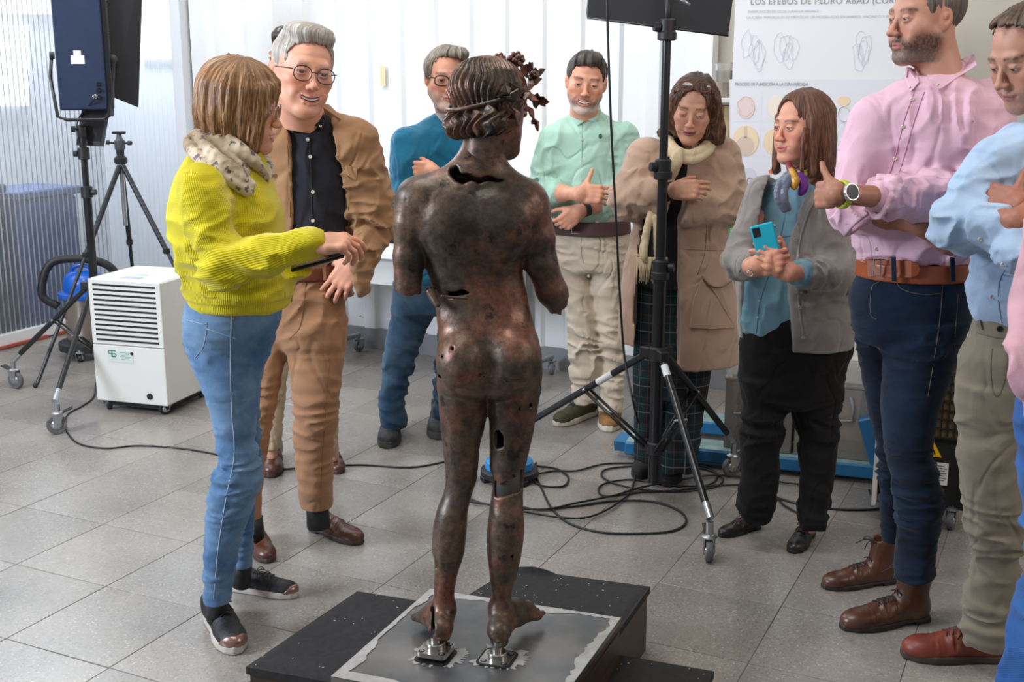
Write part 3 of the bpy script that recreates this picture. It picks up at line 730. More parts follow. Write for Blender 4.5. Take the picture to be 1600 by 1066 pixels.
for i in range(ns): sheet(lerp(sL + .05, sR, i / ns), lerp(sL + .05, sR, (i + 1) / ns) + .004)
MB().box(BW((sL + 2.8) / 2, pz0 / 2, -.01), ((2.8 - sL) / 2, .035, pz0 / 2), rotm(az=-25.5)).build('baseboard_back', m_plinth).__setitem__('kind', 'structure')
mb = MB()
for px, py in ((628, 275), (566, 493)):
    s, z = onwall(px, py); mb.sph(BW(s, z, .024), .006, 8, 6)
tag(mb.build('screw', m_alu, wb), kind='stuff')
s, z = onwall(599, 119, .02); s2, z2 = onwall(603, 105, .02)
tag(MB().box(BW(s, z, .026), (abs(s2 - s) * .9, .0006, .055), rotm(az=-25.5)).build('tape_strip', mat('masking_tape', (222, 200, 160), .7)), 'small beige strip of masking tape stuck on the white ribbed wall', 'tape')
# door frame post between the ribbed sheets and the translucent wall
mb = MB().box(BW(sL, 1.6, .02), (.035, .05, 1.6), rotm(az=-25.5)).box(BW(sL - .06, 1.6, .0), (.02, .03, 1.6), rotm(az=-25.5)); tag(mb.build('trim_1', mat('post_white', (205, 208, 212), .4)), kind='structure')
mb = MB().box(BW(sR + .03, 1.6, .03), (.03, .05, 1.6), rotm(az=-25.5)); tag(mb.build('trim_2', m_white), kind='structure')
# ---- translucent ribbed polycarbonate
def poly_mat():
    m, nt, b = nodes_of('polycarbonate'); L = nt.links.new; nt.nodes.remove(b); out = nt.nodes['Material Output']
    tr = N(nt, 'ShaderNodeBsdfTransparent'); tr.inputs[0].default_value = (.9, .93, .96, 1)
    tl = N(nt, 'ShaderNodeBsdfTranslucent'); tl.inputs[0].default_value = (.78, .82, .86, 1)
    df = N(nt, 'ShaderNodeBsdfDiffuse'); df.inputs[0].default_value = (.72, .76, .80, 1)
    gl = N(nt, 'ShaderNodeBsdfGlossy'); gl.inputs['Roughness'].default_value = .18
    m1 = N(nt, 'ShaderNodeMixShader'); m1.inputs[0].default_value = .5; L(tl.outputs[0], m1.inputs[1]); L(df.outputs[0], m1.inputs[2])
    m2 = N(nt, 'ShaderNodeMixShader'); m2.inputs[0].default_value = .80; L(m1.outputs[0], m2.inputs[1]); L(tr.outputs[0], m2.inputs[2])
    fr = N(nt, 'ShaderNodeFresnel'); m3 = N(nt, 'ShaderNodeMixShader'); L(fr.outputs[0], m3.inputs[0]); L(m2.outputs[0], m3.inputs[1]); L(gl.outputs[0], m3.inputs[2]); L(m3.outputs[0], out.inputs[0])
    return m
m_poly = poly_mat()
def ribbed(P, U, Nn, l, z0, z1, parent, pitch=.038, amp=.006, nm='panel'):
    n = int(l / pitch) * 6; V = []; F_ = []
    for i in range(n + 1):
        a = l * i / n; d = amp * math.sin(2 * math.pi * a / pitch); q = P + U * a + Nn * d; V += [q + UZ * z0, q + UZ * z1]
    for i in range(n): F_.append((2 * i, 2 * i + 2, 2 * i + 3, 2 * i + 1))
    return mkmesh(nm, V, F_, m_poly, parent, base=(0, 0, 0))
_u = np.linalg.solve(np.stack([WE[:2], T1[:2]], 1), (G(0, 545) - B0)[:2]); sC = _u[0]; corner = BW(sC, 0)
cur = MB().box(BW((sC + sL) / 2, .05, .0), ((sL - sC) / 2, .02, .05), rotm(az=-25.5)).build('wall_left_rear', m_alu); tag(cur, kind='structure')
for i in range(2): ribbed(BW(lerp(sC, sL - .08, i / 2), 0, .01), WE, WN, (sL - .08 - sC) / 2 - .003, .1, 3.2, cur)
UL = -T1; NL = np.array([T1[1], -T1[0], 0])      # left wall runs back towards the camera's left
wl = MB().box(corner + UL * 1.5 + UZ * .045 + NL * .0, (1.5, .022, .035), rotm(az=64.3)).build('wall_left', m_white); tag(wl, kind='structure')
for i in range(3): ribbed(corner + UL * (i * 1.0 + .02), UL, NL, .995, .08, 3.2, wl)
mb = MB(); rr = random.Random(3)
tag(MB().box(corner + UL * 1.0 + NL * .03 + UZ * .012, (.35, .012, .008), rotm(az=64.3)).box(corner + UL * .5 + NL * .035 + UZ * .012, (.09, .012, .008), rotm(az=64.3)).build('trim_3', mat('red_sealant', (170, 80, 60), .6)), kind='structure')
# what lies behind the translucent wall: a pale yard wall with bright openings, blue crates
m_yard = mat('yard_wall', (196, 200, 206), .9); m_glow = mat('sky_window', (.95, .98, 1), .5, emit=2.3); m_warmglow = mat('warm_window', (1, .93, .82), .5, emit=1.0)
yw_ = MB().box(corner - NL * 1.3 + UL * .8 + UZ * 1.6, (2.6, .04, 1.6), rotm(az=64.3)).box(BW(sC + .9, 1.6, -1.3), (2.2, .04, 1.6), rotm(az=-25.5)).build('wall_far_left', m_yard); tag(yw_, kind='structure')
def backwin(px0, py0, px1, py1, mt, nm, side):
    def hit(px, py):
        a = W(px, py, 1.) - A3((0, 0, CAMH)); n, P = (NL, corner - NL * 1.22) if side == 'L' else (WN, B0 - WN * 1.22)
        t = ((P - A3((0, 0, CAMH))) @ n) / (a @ n); return A3((0, 0, CAMH)) + a * t
    q = [hit(px0, py0), hit(px1, py0), hit(px1, py1), hit(px0, py1)]; n = NL if side == 'L' else WN
    o = MB().poly(q, n * .02).build(nm, mt); tag(o, kind='structure'); return o
backwin(-30, 40, 42, 165, m_glow, 'window_1', 'L'); backwin(-30, -120, 80, 22, m_warmglow, 'window_2', 'L')
backwin(218, -40, 284, 92, m_glow, 'window_3', 'B')
m_crate = mat('blue_crate', (6, 48, 108), .5); m_crate2 = mat('teal_crate', (14, 44, 62), .5)
for i, (px, w_, h_, m_) in enumerate(((-25, .36, .95, m_crate2), (48, .34, .92, m_crate2), (112, .2, .86, m_crate))):
    c = corner + UL * (1.62, 1.03, .44)[i] - NL * .28; mb = MB().box(c + UZ * h_ / 2, (.25, .2, h_ / 2), rotm(az=64.3), bev=.03)
    o = empty('storage_bin', c, ('grey-blue storage bin blurred behind the translucent wall, at the left picture edge', 'grey-blue storage bin behind the translucent wall, between its two neighbours', 'bright blue storage bin behind the translucent wall, beside the light stand')[i], 'bin', 'bins behind the translucent wall')
    mb.build('body', m_, o); MB().box(c + UZ * (h_ + .02), (.265, .215, .025), rotm(az=64.3), bev=.01).build('lid', m_, o)
# ================================================================ THE STATUE AND ITS PLINTH
def carpet_mat():
    return mat('black_carpet', (38, 36, 36), .95, var=.25, vs_=60, bump=.8, bs=500, bdist=.003)
m_carpet = carpet_mat(); m_wood = mat('dark_wood', (58, 40, 28), .45, var=.35, vs_=9, stretch=(1, 1, 8), bump=.2, bs=30)
m_edge = mat('worn_wood_edge', (150, 108, 70), .6, var=.3, vs_=30); m_lint = mat('lint', (190, 190, 186), .9)
pA, pB, pC = G(672, 921, .24), G(970, 966, .24), G(517, 1058, .24); pD = pB + pC - pA
def slab(P, z0, z1, mb=None):
    mb = mb or MB(); return mb.poly([A3((p[0], p[1], z1)) for p in P], (0, 0, z0 - z1))
def steel_mat():
    m, nt, b = nodes_of('brushed_steel'); L = nt.links.new; tc = N(nt, 'ShaderNodeTexCoord')
    n = N(nt, 'ShaderNodeTexNoise'); n.inputs['Scale'].default_value = 5; n.inputs['Detail'].default_value = 7; L(tc.outputs['Object'], n.inputs['Vector'])
    r = N(nt, 'ShaderNodeValToRGB'); L(n.outputs[0], r.inputs[0]); e = r.color_ramp.elements; e[0].position = .35; e[0].color = (.14, .145, .15, 1); e[1].position = .68; e[1].color = (.30, .28, .25, 1)
    L(r.outputs[0], b.inputs['Base Color']); b.inputs['Metallic'].default_value = .75; b.inputs['Roughness'].default_value = .36
    n2 = N(nt, 'ShaderNodeTexNoise'); n2.inputs['Scale'].default_value = 90; bp = N(nt, 'ShaderNodeBump'); bp.inputs['Strength'].default_value = .08; L(tc.outputs['Object'], n2.inputs['Vector']); L(n2.outputs[0], bp.inputs['Height']); L(bp.outputs[0], b.inputs['Normal'])
    return m
m_steel = steel_mat(); m_bare = mat('bare_ground_steel', (176, 174, 170), .5, .45, var=.15, vs_=40); m_mach = mat('machined_steel', (176, 172, 166), .28, .95); m_blk = mat('black_gap', (8, 8, 8), .6)
ctr = (pA + pD) / 2
pl = empty('plinth', (ctr[0], ctr[1], 0), 'square plinth with a bare steel top plate carrying the bronze statue', 'plinth')
ins = lambda P, k: [ctr + (p - ctr) * k for p in P]
slab(ins([pA, pB, pD, pC], .985), .0, .222).build('base', m_wood, pl)
slab([pA, pB, pD, pC], .226, .24).build('top_plate', m_steel, pl)
mb = MB(); 
for k in (.12, .19): 
    P = ins([pA, pB, pD, pC], .993); slab(P, k, k + .012, mb)
mb.build('side_rail', m_edge if False else m_wood, pl)
# ragged bare border
rr = random.Random(5); mb = MB(); P4 = [pA, pB, pD, pC]
for i in range(4):
    a, b_2 = P4[i], P4[(i + 1) % 4]; n = 60; inw = (ctr - (a + b_2) / 2); inw /= np.linalg.norm(inw); o = []; wv = .022
    for k in range(n + 1):
        wv = min(.036, max(.012, wv + rr.uniform(-.006, .006))); q = lerp(a, b_2, k / n); o.append(q + inw * wv)
    V = []; 
    for k in range(n + 1): V += [lerp(a, b_2, k / n) + UZ * (.0008 + i * .0003), o[k] + UZ * (.0008 + i * .0003)]
    mb._a(V, [(2 * k, 2 * k + 2, 2 * k + 3, 2 * k + 1) for k in range(n)])
mb.build('bare_border', m_bare, pl)
def blob(c, r0, r1, seed, z, yaw=0):
    rr = random.Random(seed); V = [A3((c[0], c[1], z))]; n = 90; w = 0
    for k in range(n):
        a = 2 * math.pi * k / n; w = w * .5 + rr.uniform(-.012, .012); sq = 1 / max(abs(math.cos(a - yaw)), abs(math.sin(a - yaw))) ** .8
        V.append(A3((c[0] + math.cos(a) * (r0 * sq + w), c[1] + math.sin(a) * (r1 * sq + w), z)))
    return V, [(0, k + 1, (k + 1) % n + 1) for k in range(n)]
fa = math.atan2((pB - pA)[1], (pB - pA)[0]); rf = rotm(az=math.degrees(fa))
def rrect(c, h, r): return [c + rf @ A3((sx * (h - r) + r * math.cos(a0 + a), sy * (h - r) + r * math.sin(a0 + a), 0)) for sx, sy, a0 in ((1, 1, 0), (-1, 1, math.pi / 2), (-1, -1, math.pi), (1, -1, 1.5 * math.pi)) for a in np.linspace(0, math.pi / 2, 6)]
mounts = [(G(681, 1026, .24), 1), (G(777, 1030, .24), 0)]
for i, (c, raised) in enumerate(mounts):
    V, F_ = blob(c + A3((.010, .002, 0)), .058, .053, 11 + i, .2411, fa); mkmesh('ground_patch', V, F_, m_bare, pl)
    d = MB(); h = .039
    d.poly(rrect(c + UZ * .0032, h + .005, .016), (0, 0, -.0016)); d.build('recess', m_blk, pl)
    z = .014 if raised else -.005; o = MB().poly(rrect(c + UZ * (z + .0095), h - .001, .013), (0, 0, -.011)).build('flange', m_mach, pl)
    mb = MB()
    for sx in (-1, 1):
        for sy in (-1, 1):
            p = c + rf @ A3((sx * .026, sy * .026, 0)); mb2 = MB().lathe(p + UZ * (z + .0094), [(.0082, 0), (.0082, .0006)], 16); mb2.build('bolt_hole', m_blk, o, base=tuple(pl.location))
            MB().lathe(p + UZ * (z + .0098), [(.0055, 0), (.0055, .0012), (.003, .0016)], 10).build('bolt', m_mach, o, base=tuple(pl.location))
    mb = MB().lathe(c + UZ * (z + .009), [(.024, 0), (.024, .015), (.022, .017), (.0125, .0172), (.0125, .03)], 28)
    mb.build('socket', m_mach, pl, 'auto')
def carpet_block(nm, P, z1, lab, lift=None, seed=1):
    c = sum(P) / len(P); o = empty(nm, (c[0], c[1], 0), lab, 'step')
    cc = A3((c[0], c[1], 0)); Q = [cc + (A3((p[0], p[1], 0)) - cc) * .97 for p in P]
    slab(Q, 0, z1 - .022).build('box', m_wood, o); slab(P, z1 - .024, z1 - .004).build('top_board', m_carpet, o)
    rr = random.Random(seed); V = []; n = 26
    f = []; A_, B_, C_, D_ = [A3((p[0], p[1], z1)) for p in P]
    for i in range(n + 1):
        for j in range(n + 1):
            u, v = i / n, j / n; q = lerp(lerp(A_, B_, u), lerp(D_, C_, u), v)
            e = min(i, j, n - i, n - j); q = cc + (q - cc) * (1 + (rr.uniform(-.012, .008) if e == 0 else 0)); q[2] = z1 + .0015 * rr.random() - (.008 if e == 0 else 0)
            if lift: q = lift(u, v, q)
            V.append(q)
    for i in range(n):
        for j in range(n): f.append((i * (n + 1) + j, (i + 1) * (n + 1) + j, (i + 1) * (n + 1) + j + 1, i * (n + 1) + j + 1))
    me = mkmesh('carpet', V, [t[::-1] for t in f], m_carpet, o)
    mb = MB()
    for k in range(46):
        u, v = rr.random(), rr.random(); q = lerp(lerp(A_, B_, u), lerp(D_, C_, u), v) + UZ * .0022
        s_ = rr.choice((.0012, .0015, .002, .003)); mb.box(q, (s_, .0007, .0004), rotm(az=rr.uniform(0, 180)))
    tag(mb.build('lint', m_lint, o), kind='stuff'); return o
d1 = (pB - pA) / np.linalg.norm(pB - pA); d2 = (pC - pA) / np.linalg.norm(pC - pA)
# left step
a = G(558, 922, .195); b2 = G(384, 1040, .195)
carpet_block('carpeted_step', [a, a + d1 * .36, b2 + d1 * .36, b2], .195, 'low step covered in black carpet, left of the steel-topped plinth', seed=2)
# rear step
rB = G(1016, 915, .2); rA = G(810, 888, .2)
def lift(u, v, q):
    if u < .35 and v < .12: q = q + UZ * .03 * (1 - v / .12) * math.sin(u / .35 * math.pi) + A3((0, -.03, 0)) * (1 - v / .12) * math.sin(u / .35 * math.pi)
    return q
carpet_block('carpeted_step', [G(800, 886, .2), rB, rB + d2 * .34, G(735, 918, .2) + d2 * .1], .2, 'black carpet step with curled-up edge, behind the plinth to the right', lift, seed=4)
# right step
q1 = G(925, 1014, .095); q2 = G(1116, 1047, .095)
carpet_block('carpeted_step', [q1, q2, q2 + d2 * .4, q1 + d2 * .4], .095, 'lowest black carpet step in the bottom right, in front of the plinth side', seed=6)
# ---------------------------------------------------------------- bronze figure
def bronze_mat():
    m, nt, b = nodes_of('bronze_patina'); L = nt.links.new; tc = N(nt, 'ShaderNodeTexCoord')
    def ns(sc_, det=6, rg=.6, off=0):
        n = N(nt, 'ShaderNodeTexNoise'); n.inputs['Scale'].default_value = sc_; n.inputs['Detail'].default_value = det; n.inputs['Roughness'].default_value = rg
        mp = N(nt, 'ShaderNodeMapping'); mp.inputs['Location'].default_value = (off, off * 1.7, off * .3); L(tc.outputs['Object'], mp.inputs[0]); L(mp.outputs[0], n.inputs['Vector']); return n.outputs[0]
    def ramp(s, *st):
        r = N(nt, 'ShaderNodeValToRGB'); L(s, r.inputs[0]); e = r.color_ramp.elements
        for i, (p, c) in enumerate(st):
            q = e[i] if i < 2 else e.new(p); q.position = p; q.color = (*c, 1)
        return r.outputs[0]
    def mix(f, a, c):
        x = N(nt, 'ShaderNodeMix', data_type='RGBA'); L(f, x.inputs[0])
        for s, v in ((6, a), (7, c)):
            if isinstance(v, tuple): x.inputs[s].default_value = (*v, 1)
            else: L(v, x.inputs[s])
        return x.outputs[2]
    base = ramp(ns(7), (.35, (.038, .029, .022)), (.65, (.12, .078, .052)), (.5, (.070, .050, .036)))
    red = ramp(ns(5.5, 7, .65, 4), (.50, (0, 0, 0)), (.62, (.8, .8, .8))); c1 = mix(red, base, (.19, .072, .046))
    grn = ramp(ns(9, 8, .7, 9), (.56, (0, 0, 0)), (.70, (.6, .6, .6))); c2 = mix(grn, c1, (.040, .052, .032))
    blk = ramp(ns(16, 6, .6, 14), (.60, (0, 0, 0)), (.66, (.85, .85, .85))); c3 = mix(blk, c2, (.012, .011, .010))
    fine = ramp(ns(60, 8, .75, 20), (.34, (.62, .62, .62)), (.66, (1.75, 1.65, 1.55))); fm_ = N(nt, 'ShaderNodeMix', data_type='RGBA', blend_type='MULTIPLY'); fm_.inputs[0].default_value = 1; L(c3, fm_.inputs[6]); L(fine, fm_.inputs[7])
    L(fm_.outputs[2], b.inputs['Base Color']); b.inputs['Metallic'].default_value = .35
    r2 = N(nt, 'ShaderNodeMapRange'); r2.inputs[1].default_value = .3; r2.inputs[2].default_value = .7; r2.inputs[3].default_value = .30; r2.inputs[4].default_value = .50; L(ns(14, 5, .6, 2), r2.inputs[0]); L(r2.outputs[0], b.inputs['Roughness'])
    n3 = N(nt, 'ShaderNodeTexNoise'); n3.inputs['Scale'].default_value = 90; n3.inputs['Detail'].default_value = 5; L(tc.outputs['Object'], n3.inputs['Vector'])
    bp = N(nt, 'ShaderNodeBump'); bp.inputs['Strength'].default_value = .22; bp.inputs['Distance'].default_value = .003; L(n3.outputs[0], bp.inputs['Height']); L(bp.outputs[0], b.inputs['Normal'])
    return m
m_br = bronze_mat(); SY = 2.70
st = empty('statue', (W(745, 1000, SY)[0], SY, .24 + .0), 'life-size bronze nude youth seen from behind, ivy wreath, broken forearms', 'statue')
f = Fld(tuple(W(600, 1030, SY) + A3((-.02, -.16, -.02))), tuple(W(900, 90, SY) + A3((.02, .22, .03))), .0043)
# torso
f.add(prow(SY, [(262, 712, 782, 0, .85), (276, 690, 790, 0, .62), (290, 668, 802, 0, .52), (310, 654, 822, 0, .50), (340, 650, 832, 0, .52), (375, 654, 824, 0, .54), (410, 662, 816, .005, .56), (440, 672, 820, .01, .58), (470, 679, 826, .01, .60), (500, 682, 832, .0, .60), (535, 686, 841, -.005, .60), (570, 686, 845, -.01, .60), (600, 684, 844, -.005, .58), (618, 686, 842, 0, .5)], er=.02))
# glutes
for px, py, rx, rz in ((722, 566, .058, .072), (801, 560, .062, .074)):
    p = W(px, py, SY - .045); f.add(ell(p, (rx, .064, rz)), .03)
# legs
f.add(prow(SY, [(560, 690, 762, .0, .8), (600, 685, 762, -.0, .85), (650, 687, 760, .005, .9), (700, 692, 750, .01, .95), (744, 696, 746, .01, 1.0), (770, 693, 738, .005, 1.05), (800, 682, 731, -.005, 1.1), (830, 676, 729, -.01, 1.1), (860, 675, 726, -.01, 1.1), (895, 679, 716, .0, 1.15), (925, 678, 710, .01, 1.2), (946, 679, 709, .01, 1.2), (975, 682, 708, .0, 1.3), (1000, 683, 705, -.005, 1.3)], er=.012), .012)
f.add(prow(SY, [(560, 764, 846, 0, .8), (605, 763, 845, 0, .82), (650, 764, 838, .005, .85), (700, 765, 828, .005, .95), (744, 766, 819, .0, 1.0), (772, 768, 817, -.003, 1.0), (800, 764, 818, -.008, 1.1), (830, 761, 819, -.012, 1.1), (860, 761, 816, -.01, 1.1), (900, 765, 807, .0, 1.1), (935, 768, 799, .01, 1.2), (960, 768, 795, .01, 1.2), (985, 764, 795, .0, 1.3), (1008, 767, 795, .0, 1.2)], er=.012), .012)
# crease between the buttocks and legs
f.cut(cap(W(758, 516, SY - .108), W(762, 612, SY - .10), .007, .020), .025)
f.cut(cap(W(764, 612, SY - .09), W(763, 640, SY - .03), .010, .006), .014)
f.cut(cap(W(700, 618, SY - .085), W(750, 606, SY - .11), .005, .007), .02); f.cut(cap(W(832, 602, SY - .085), W(775, 602, SY - .11), .005, .007), .02)
# spine furrow, shoulder blades, small of the back dimples
f.cut(cap(W(744, 300, SY - .086), W(744, 430, SY - .086), .008, .013), .03); f.cut(cap(W(744, 430, SY - .086), W(752, 505, SY - .086), .013, .009), .03)
for px, py, a in ((700, 345, 12), (792, 350, -12)): f.add(ell(W(px, py, SY - .054), (.048, .028, .070), rotm(0, a, 0)), .06)
for px in (735, 768): f.cut(ell(W(px, 508, SY - .088), (.012, .014, .012)), .02)
f.cut(cap(W(690, 440, SY - .11), W(668, 410, SY - .09), .004, .004), .02)
# arms
f.tube(pw(SY, (648, 312, -.005), (641, 350, -.01), (639, 400, -.01), (637, 452, -.012)), [.036, .0365, .035, .0325], .012, .04)
f.tube(pw(SY, (826, 318, 0), (842, 370, -.0), (845, 410, .005), (862, 455, .02), (877, 482, .035)), [.036, .0365, .0365, .035, .028], .012, .04)
f.add(ell(W(655, 312, SY), (.040, .042, .036)), .05); f.add(ell(W(822, 320, SY), (.040, .042, .038)), .05)
f.cut(prism([(a[0], a[2]) for a in pw(SY, (600, 456), (622, 453), (640, 459), (650, 456), (664, 461), (670, 500), (600, 500))], SY - .1, SY + .1), 0)
f.cut(ell(W(638, 470, SY - .01), (.028, .03, .04)), 0)
f.cut(prism([(a[0], a[2]) for a in pw(SY, (905, 462), (889, 467), (886, 480), (877, 486), (878, 495), (868, 492), (855, 500), (850, 530), (930, 530))], SY - .1, SY + .15), 0)
# neck
f.add(prow(SY + .01, [(205, 728, 792, .015, .85), (225, 722, 788, .012, .85), (240, 717, 786, .01, .85), (262, 708, 784, .005, .85), (280, 694, 792, 0, .6)]), .015)
# back muscles beside the neck
f.add(cap(W(735, 265, SY - .01), W(665, 300, SY - .01), .032, .03), .04); f.add(cap(W(770, 268, SY), W(815, 306, SY), .034, .03), .04)
f.D = np.maximum(f.D, -(f.D + .011))      # the bronze is a hollow shell
# ragged break round the base of the neck
cr = [(699, 258), (712, 262), (720, 274), (732, 272), (742, 278), (752, 279), (762, 276), (775, 282), (790, 284), (778, 288), (762, 285), (748, 290), (735, 284), (722, 290), (710, 285), (702, 276)]
f.cut(pprism(SY - .08, cr, SY - .17, SY - .03), 0)
# ragged break at the waist (left), hole in the thigh, gap at the knee, crack in the shin
f.cut(pprism(SY - .05, [(655, 446), (668, 455), (690, 452), (706, 458), (722, 452), (740, 460), (724, 461), (708, 466), (692, 470), (680, 466), (668, 470), (664, 462)], SY - .15, SY - .035), 0)
f.add(cap(W(672, 456, SY - .03), W(683, 476, SY - .05), .012, .008), .008); f.add(cap(W(690, 463, SY - .072), W(735, 467, SY - .074), .0045, .003), .006)
f.cut(pprism(SY - .05, [(772, 680), (779, 676), (786, 684), (787, 702), (777, 706), (771, 698)], SY - .15, SY - .02), 0)
f.cut(pprism(SY - .05, [(774, 756), (781, 763), (788, 755), (797, 757), (801, 743), (807, 752), (812, 740), (820, 742), (820, 772), (800, 776), (786, 780), (774, 783)], SY - .15, SY - .012), 0)
f.cut(pprism(SY - .05, [(765, 745), (772, 752), (770, 775), (768, 782), (763, 778)], SY - .15, SY + .08), 0)
f.cut(cap(W(768, 781, SY - .05), W(818, 773, SY - .05), .0026, .0026), 0)
f.cut(pprism(SY - .05, [(673, 872), (680, 880), (684, 895), (679, 905), (673, 900)], SY - .15, SY), 0)
for px, py, r_ in ((688, 588, .005), (829, 637, .004), (692, 553, .003), (821, 468, .008), (698, 756, .004), (800, 870, .003), (812, 640, .003), (755, 590, .002), (707, 545, .003)): f.cut(ell(W(px, py, SY - .085 if 700 < px < 800 else SY - .05), (r_, .05, r_ * 1.4)), 0)
# feet
def foot(f, ank, heel, ball, spread, toes, sv=None):
    ank, heel, ball = A3(ank), A3(heel), A3(ball)
    f.add(ell(heel, (.026, .032, .026)), .02); f.add(cap(ank, heel, .024, .02), .02); f.tube([ank + UZ * -.005, along(ank, ball, .55), ball], [.027, .024, .018], .02); f.tube([heel, along(heel, ball, .6), ball - UZ * .004], [.022, .02, .017], .02)
    d = ball - heel; d[2] = 0; d /= np.linalg.norm(d); s = np.cross(d, UZ)
    if sv is not None: s = A3(sv) / np.linalg.norm(sv)
    for i in range(5):
        t = (i - 2) / 2; p = ball + s * t * .034 - d * abs(t) * .006; ln = .030 - .004 * abs(i - toes) ; f.add(cap(along(heel, ball, .6), p, .014, .011), .012); f.add(cap(p, p + d * ln - UZ * .004, .0076, .0070), .002); f.add(ell(p + d * ln - UZ * .004, (.0078, .009, .0072)), .001)
zz = .24
foot(f, W(782, 950, SY + .01), A3((W(780, 1000, SY - .01)[0], SY - .042, zz + .070)), A3((W(824, 958, SY + .12)[0], SY + .115, zz + .050)), 1, 0, (-.8, .1, .42))
foot(f, W(693, 950, SY + .01), A3((W(690, 985, SY - .01)[0], SY - .040, zz + .075)), A3((W(668, 955, SY + .12)[0], SY + .115, zz + .035)), 1, 4)
f.cut(pprism(SY - .02, [(672, 955), (676, 970), (673, 985), (676, 1010), (680, 1012), (679, 990), (681, 970), (677, 950)], SY - .08, SY + .05), 0)
f.disp(lambda x, y, z: .0016 * (noise(x * 40, y * 40, z * 40) - .5) + .0008 * (noise(x * 110, y * 110, z * 110) - .5))
V, Q = f.mesh(); mkmesh('body', V, Q, m_br, st)
mkb = MB(); 
# dark inner lining seen through the breaks
pass
mkb = MB().path(pw(SY, (792, 715), (792, 810)), [.035, .034], 18); mkb.build('knee_lining', mat('grey_filler', (62, 58, 54), .6), st, True)
# head (local frame, looking to +Y)
HC = W(768, 170, SY + .03); HR = headrot(-40, -14, -8); HS = .90
f = Fld((-.12, -.16, -.22), (.12, .13, .15), .0026)
f.add(ell((0, -.012, .034), (.075, .094, .082))); f.add(ell((0, .022, -.026), (.062, .064, .088)), .03)
for s in (-1, 1): f.add(cap((s * .05, .004, -.052), (s * .015, .070, -.095), .019, .016), .03); f.cut(ell((s * .031, .102, .001), (.019, .019, .0125)), .012); f.add(ell((s * .031, .08, 0), (.014, .013, .010)), .003)
f.add(ell((0, .074, -.1), (.018, .018, .016)), .02); f.add(cap((-.036, .078, .021), (.036, .078, .021), .0105), .014); f.add(cap((0, .086, .02), (0, .102, -.032), .006, .009), .01); f.add(ell((0, .084, -.066), (.018, .012, .010)), .01)
nkl = (HR.T @ (W(752, 262, SY) - HC)) / HS; f.add(cap((0, -.02, -.06), nkl, .046, .044), .03)
V, Q = f.mesh(); hp = lambda V: (np.asarray(V) * HS * A3((1.1, 1, .97))) @ HR.T + HC
mkmesh('head', hp(V), Q, m_br, st)
f = Fld((-.13, -.15, -.13), (.13, .13, .16), .0024)
f.add(ell((0, -.018, .042), (.086, .104, .088))); f.cut(ell((0, .095, -.035), (.066, .07, .088)), .01)
f.add(cap((-.036, -.078, -.055), (.05, -.072, -.055), .030, .033), .03); f.add(cap((-.062, -.02, -.045), (-.036, -.078, -.055), .022, .028), .02); f.add(cap((.068, -.02, -.045), (.05, -.075, -.055), .024, .03), .02)
f.keep(lambda X, Y, Z: -.105 - Z + .1 * np.maximum(Y, 0) + 0 * X)
def stw(x, y, z):
    wx, wy, wz = 0, -.045, .125; a = np.arctan2(x - wx, y - wy); r = np.sqrt((x - wx) ** 2 + (y - wy) ** 2 + (z - wz) ** 2)
    up = z + .25 * (y + .02) > -.035
    g1 = np.sin(30 * a + 1.5 * np.sin(r * 95 + a * 2) + 4 * noise(np.cos(a) * 3 + 9, np.sin(a) * 3 + 9, r * 8)) * .0036 * sst(r, .01, .05)
    g2 = np.sin(18 * a + 2.2 * np.sin(z * 130 + 3 * a) + z * 120) * .0055
    return np.where(up, g1, g2) + .001 * (noise(x * 200, y * 200, z * 200) - .5)
f.disp(stw)
V, Q = f.mesh(); mkmesh('hair', hp(V), Q, m_br, st)
# wreath: stem, leaves, berry clusters
th = np.linspace(-2.5, 2.5, 40); stem = []
for a in th:
    q = A3((math.sin(a) * .091, -math.cos(a) * .108 - .01, -.028 + .055 * (1 - math.cos(a)) )); stem.append(q)
MB().path(hp(stem), [.0048] * len(stem), 8).build('wreath_stem', m_br, st, True)
def leaf(c, d, nrm, L_=.04, w=.03, seed=0):
    d = A3(d) / np.linalg.norm(d); nrm = A3(nrm); nrm = nrm - d * (nrm @ d); nrm /= np.linalg.norm(nrm); s = np.cross(d, nrm)
    out = [(0, 0), (.12, .42), (.3, .62), (.42, .3), (.62, .36), (1, 0), (.62, -.36), (.42, -.3), (.3, -.62), (.12, -.42)]
    V = []
    for t, u in out: V.append(c + d * t * L_ + s * u * w + nrm * (.006 * math.sin(t * 3) - .012 * abs(u)))
    V.append(c + d * .35 * L_ + nrm * .009); k = len(V); V += [v - nrm * .004 for v in V]
    F_ = [(10, (i + 1) % 10, i) for i in range(10)] + [(k + 10, k + i, k + (i + 1) % 10) for i in range(10)] + [(i, (i + 1) % 10, k + (i + 1) % 10, k + i) for i in range(10)]
    return V, F_
rr = random.Random(12)
lf = [((.088, -.03, .02), (.2, .4, .8)), ((.09, .0, .03), (.6, .6, -.5)), ((.085, .03, .06), (.5, .3, .8)), ((.09, .02, .0), (.3, .4, -1)), ((.07, .06, .085), (.4, .6, .6)), ((.095, -.05, -.01), (.5, -.2, .6)), ((.085, .05, .03), (.7, .5, -.7)), ((.08, .06, -.02), (.2, .3, -1)), ((.09, -.02, -.02), (.2, -.3, -.9)), ((.05, .07, .105), (.0, .5, .9)), ((.095, .01, .05), (.9, .1, .3)), ((.09, .035, .02), (.9, .4, -.2)), ((-.088, -.02, .0), (-.3, .2, -1)), ((-.09, .0, .02), (-.5, .2, -.8)), ((-.085, .03, .06), (-.5, .4, .5)), ((-.088, -.01, -.03), (-.3, -.2, -.9)), ((.09, -.06, .0), (.1, -.5, .9)), ((.02, .08, .11), (.3, .6, .5))]
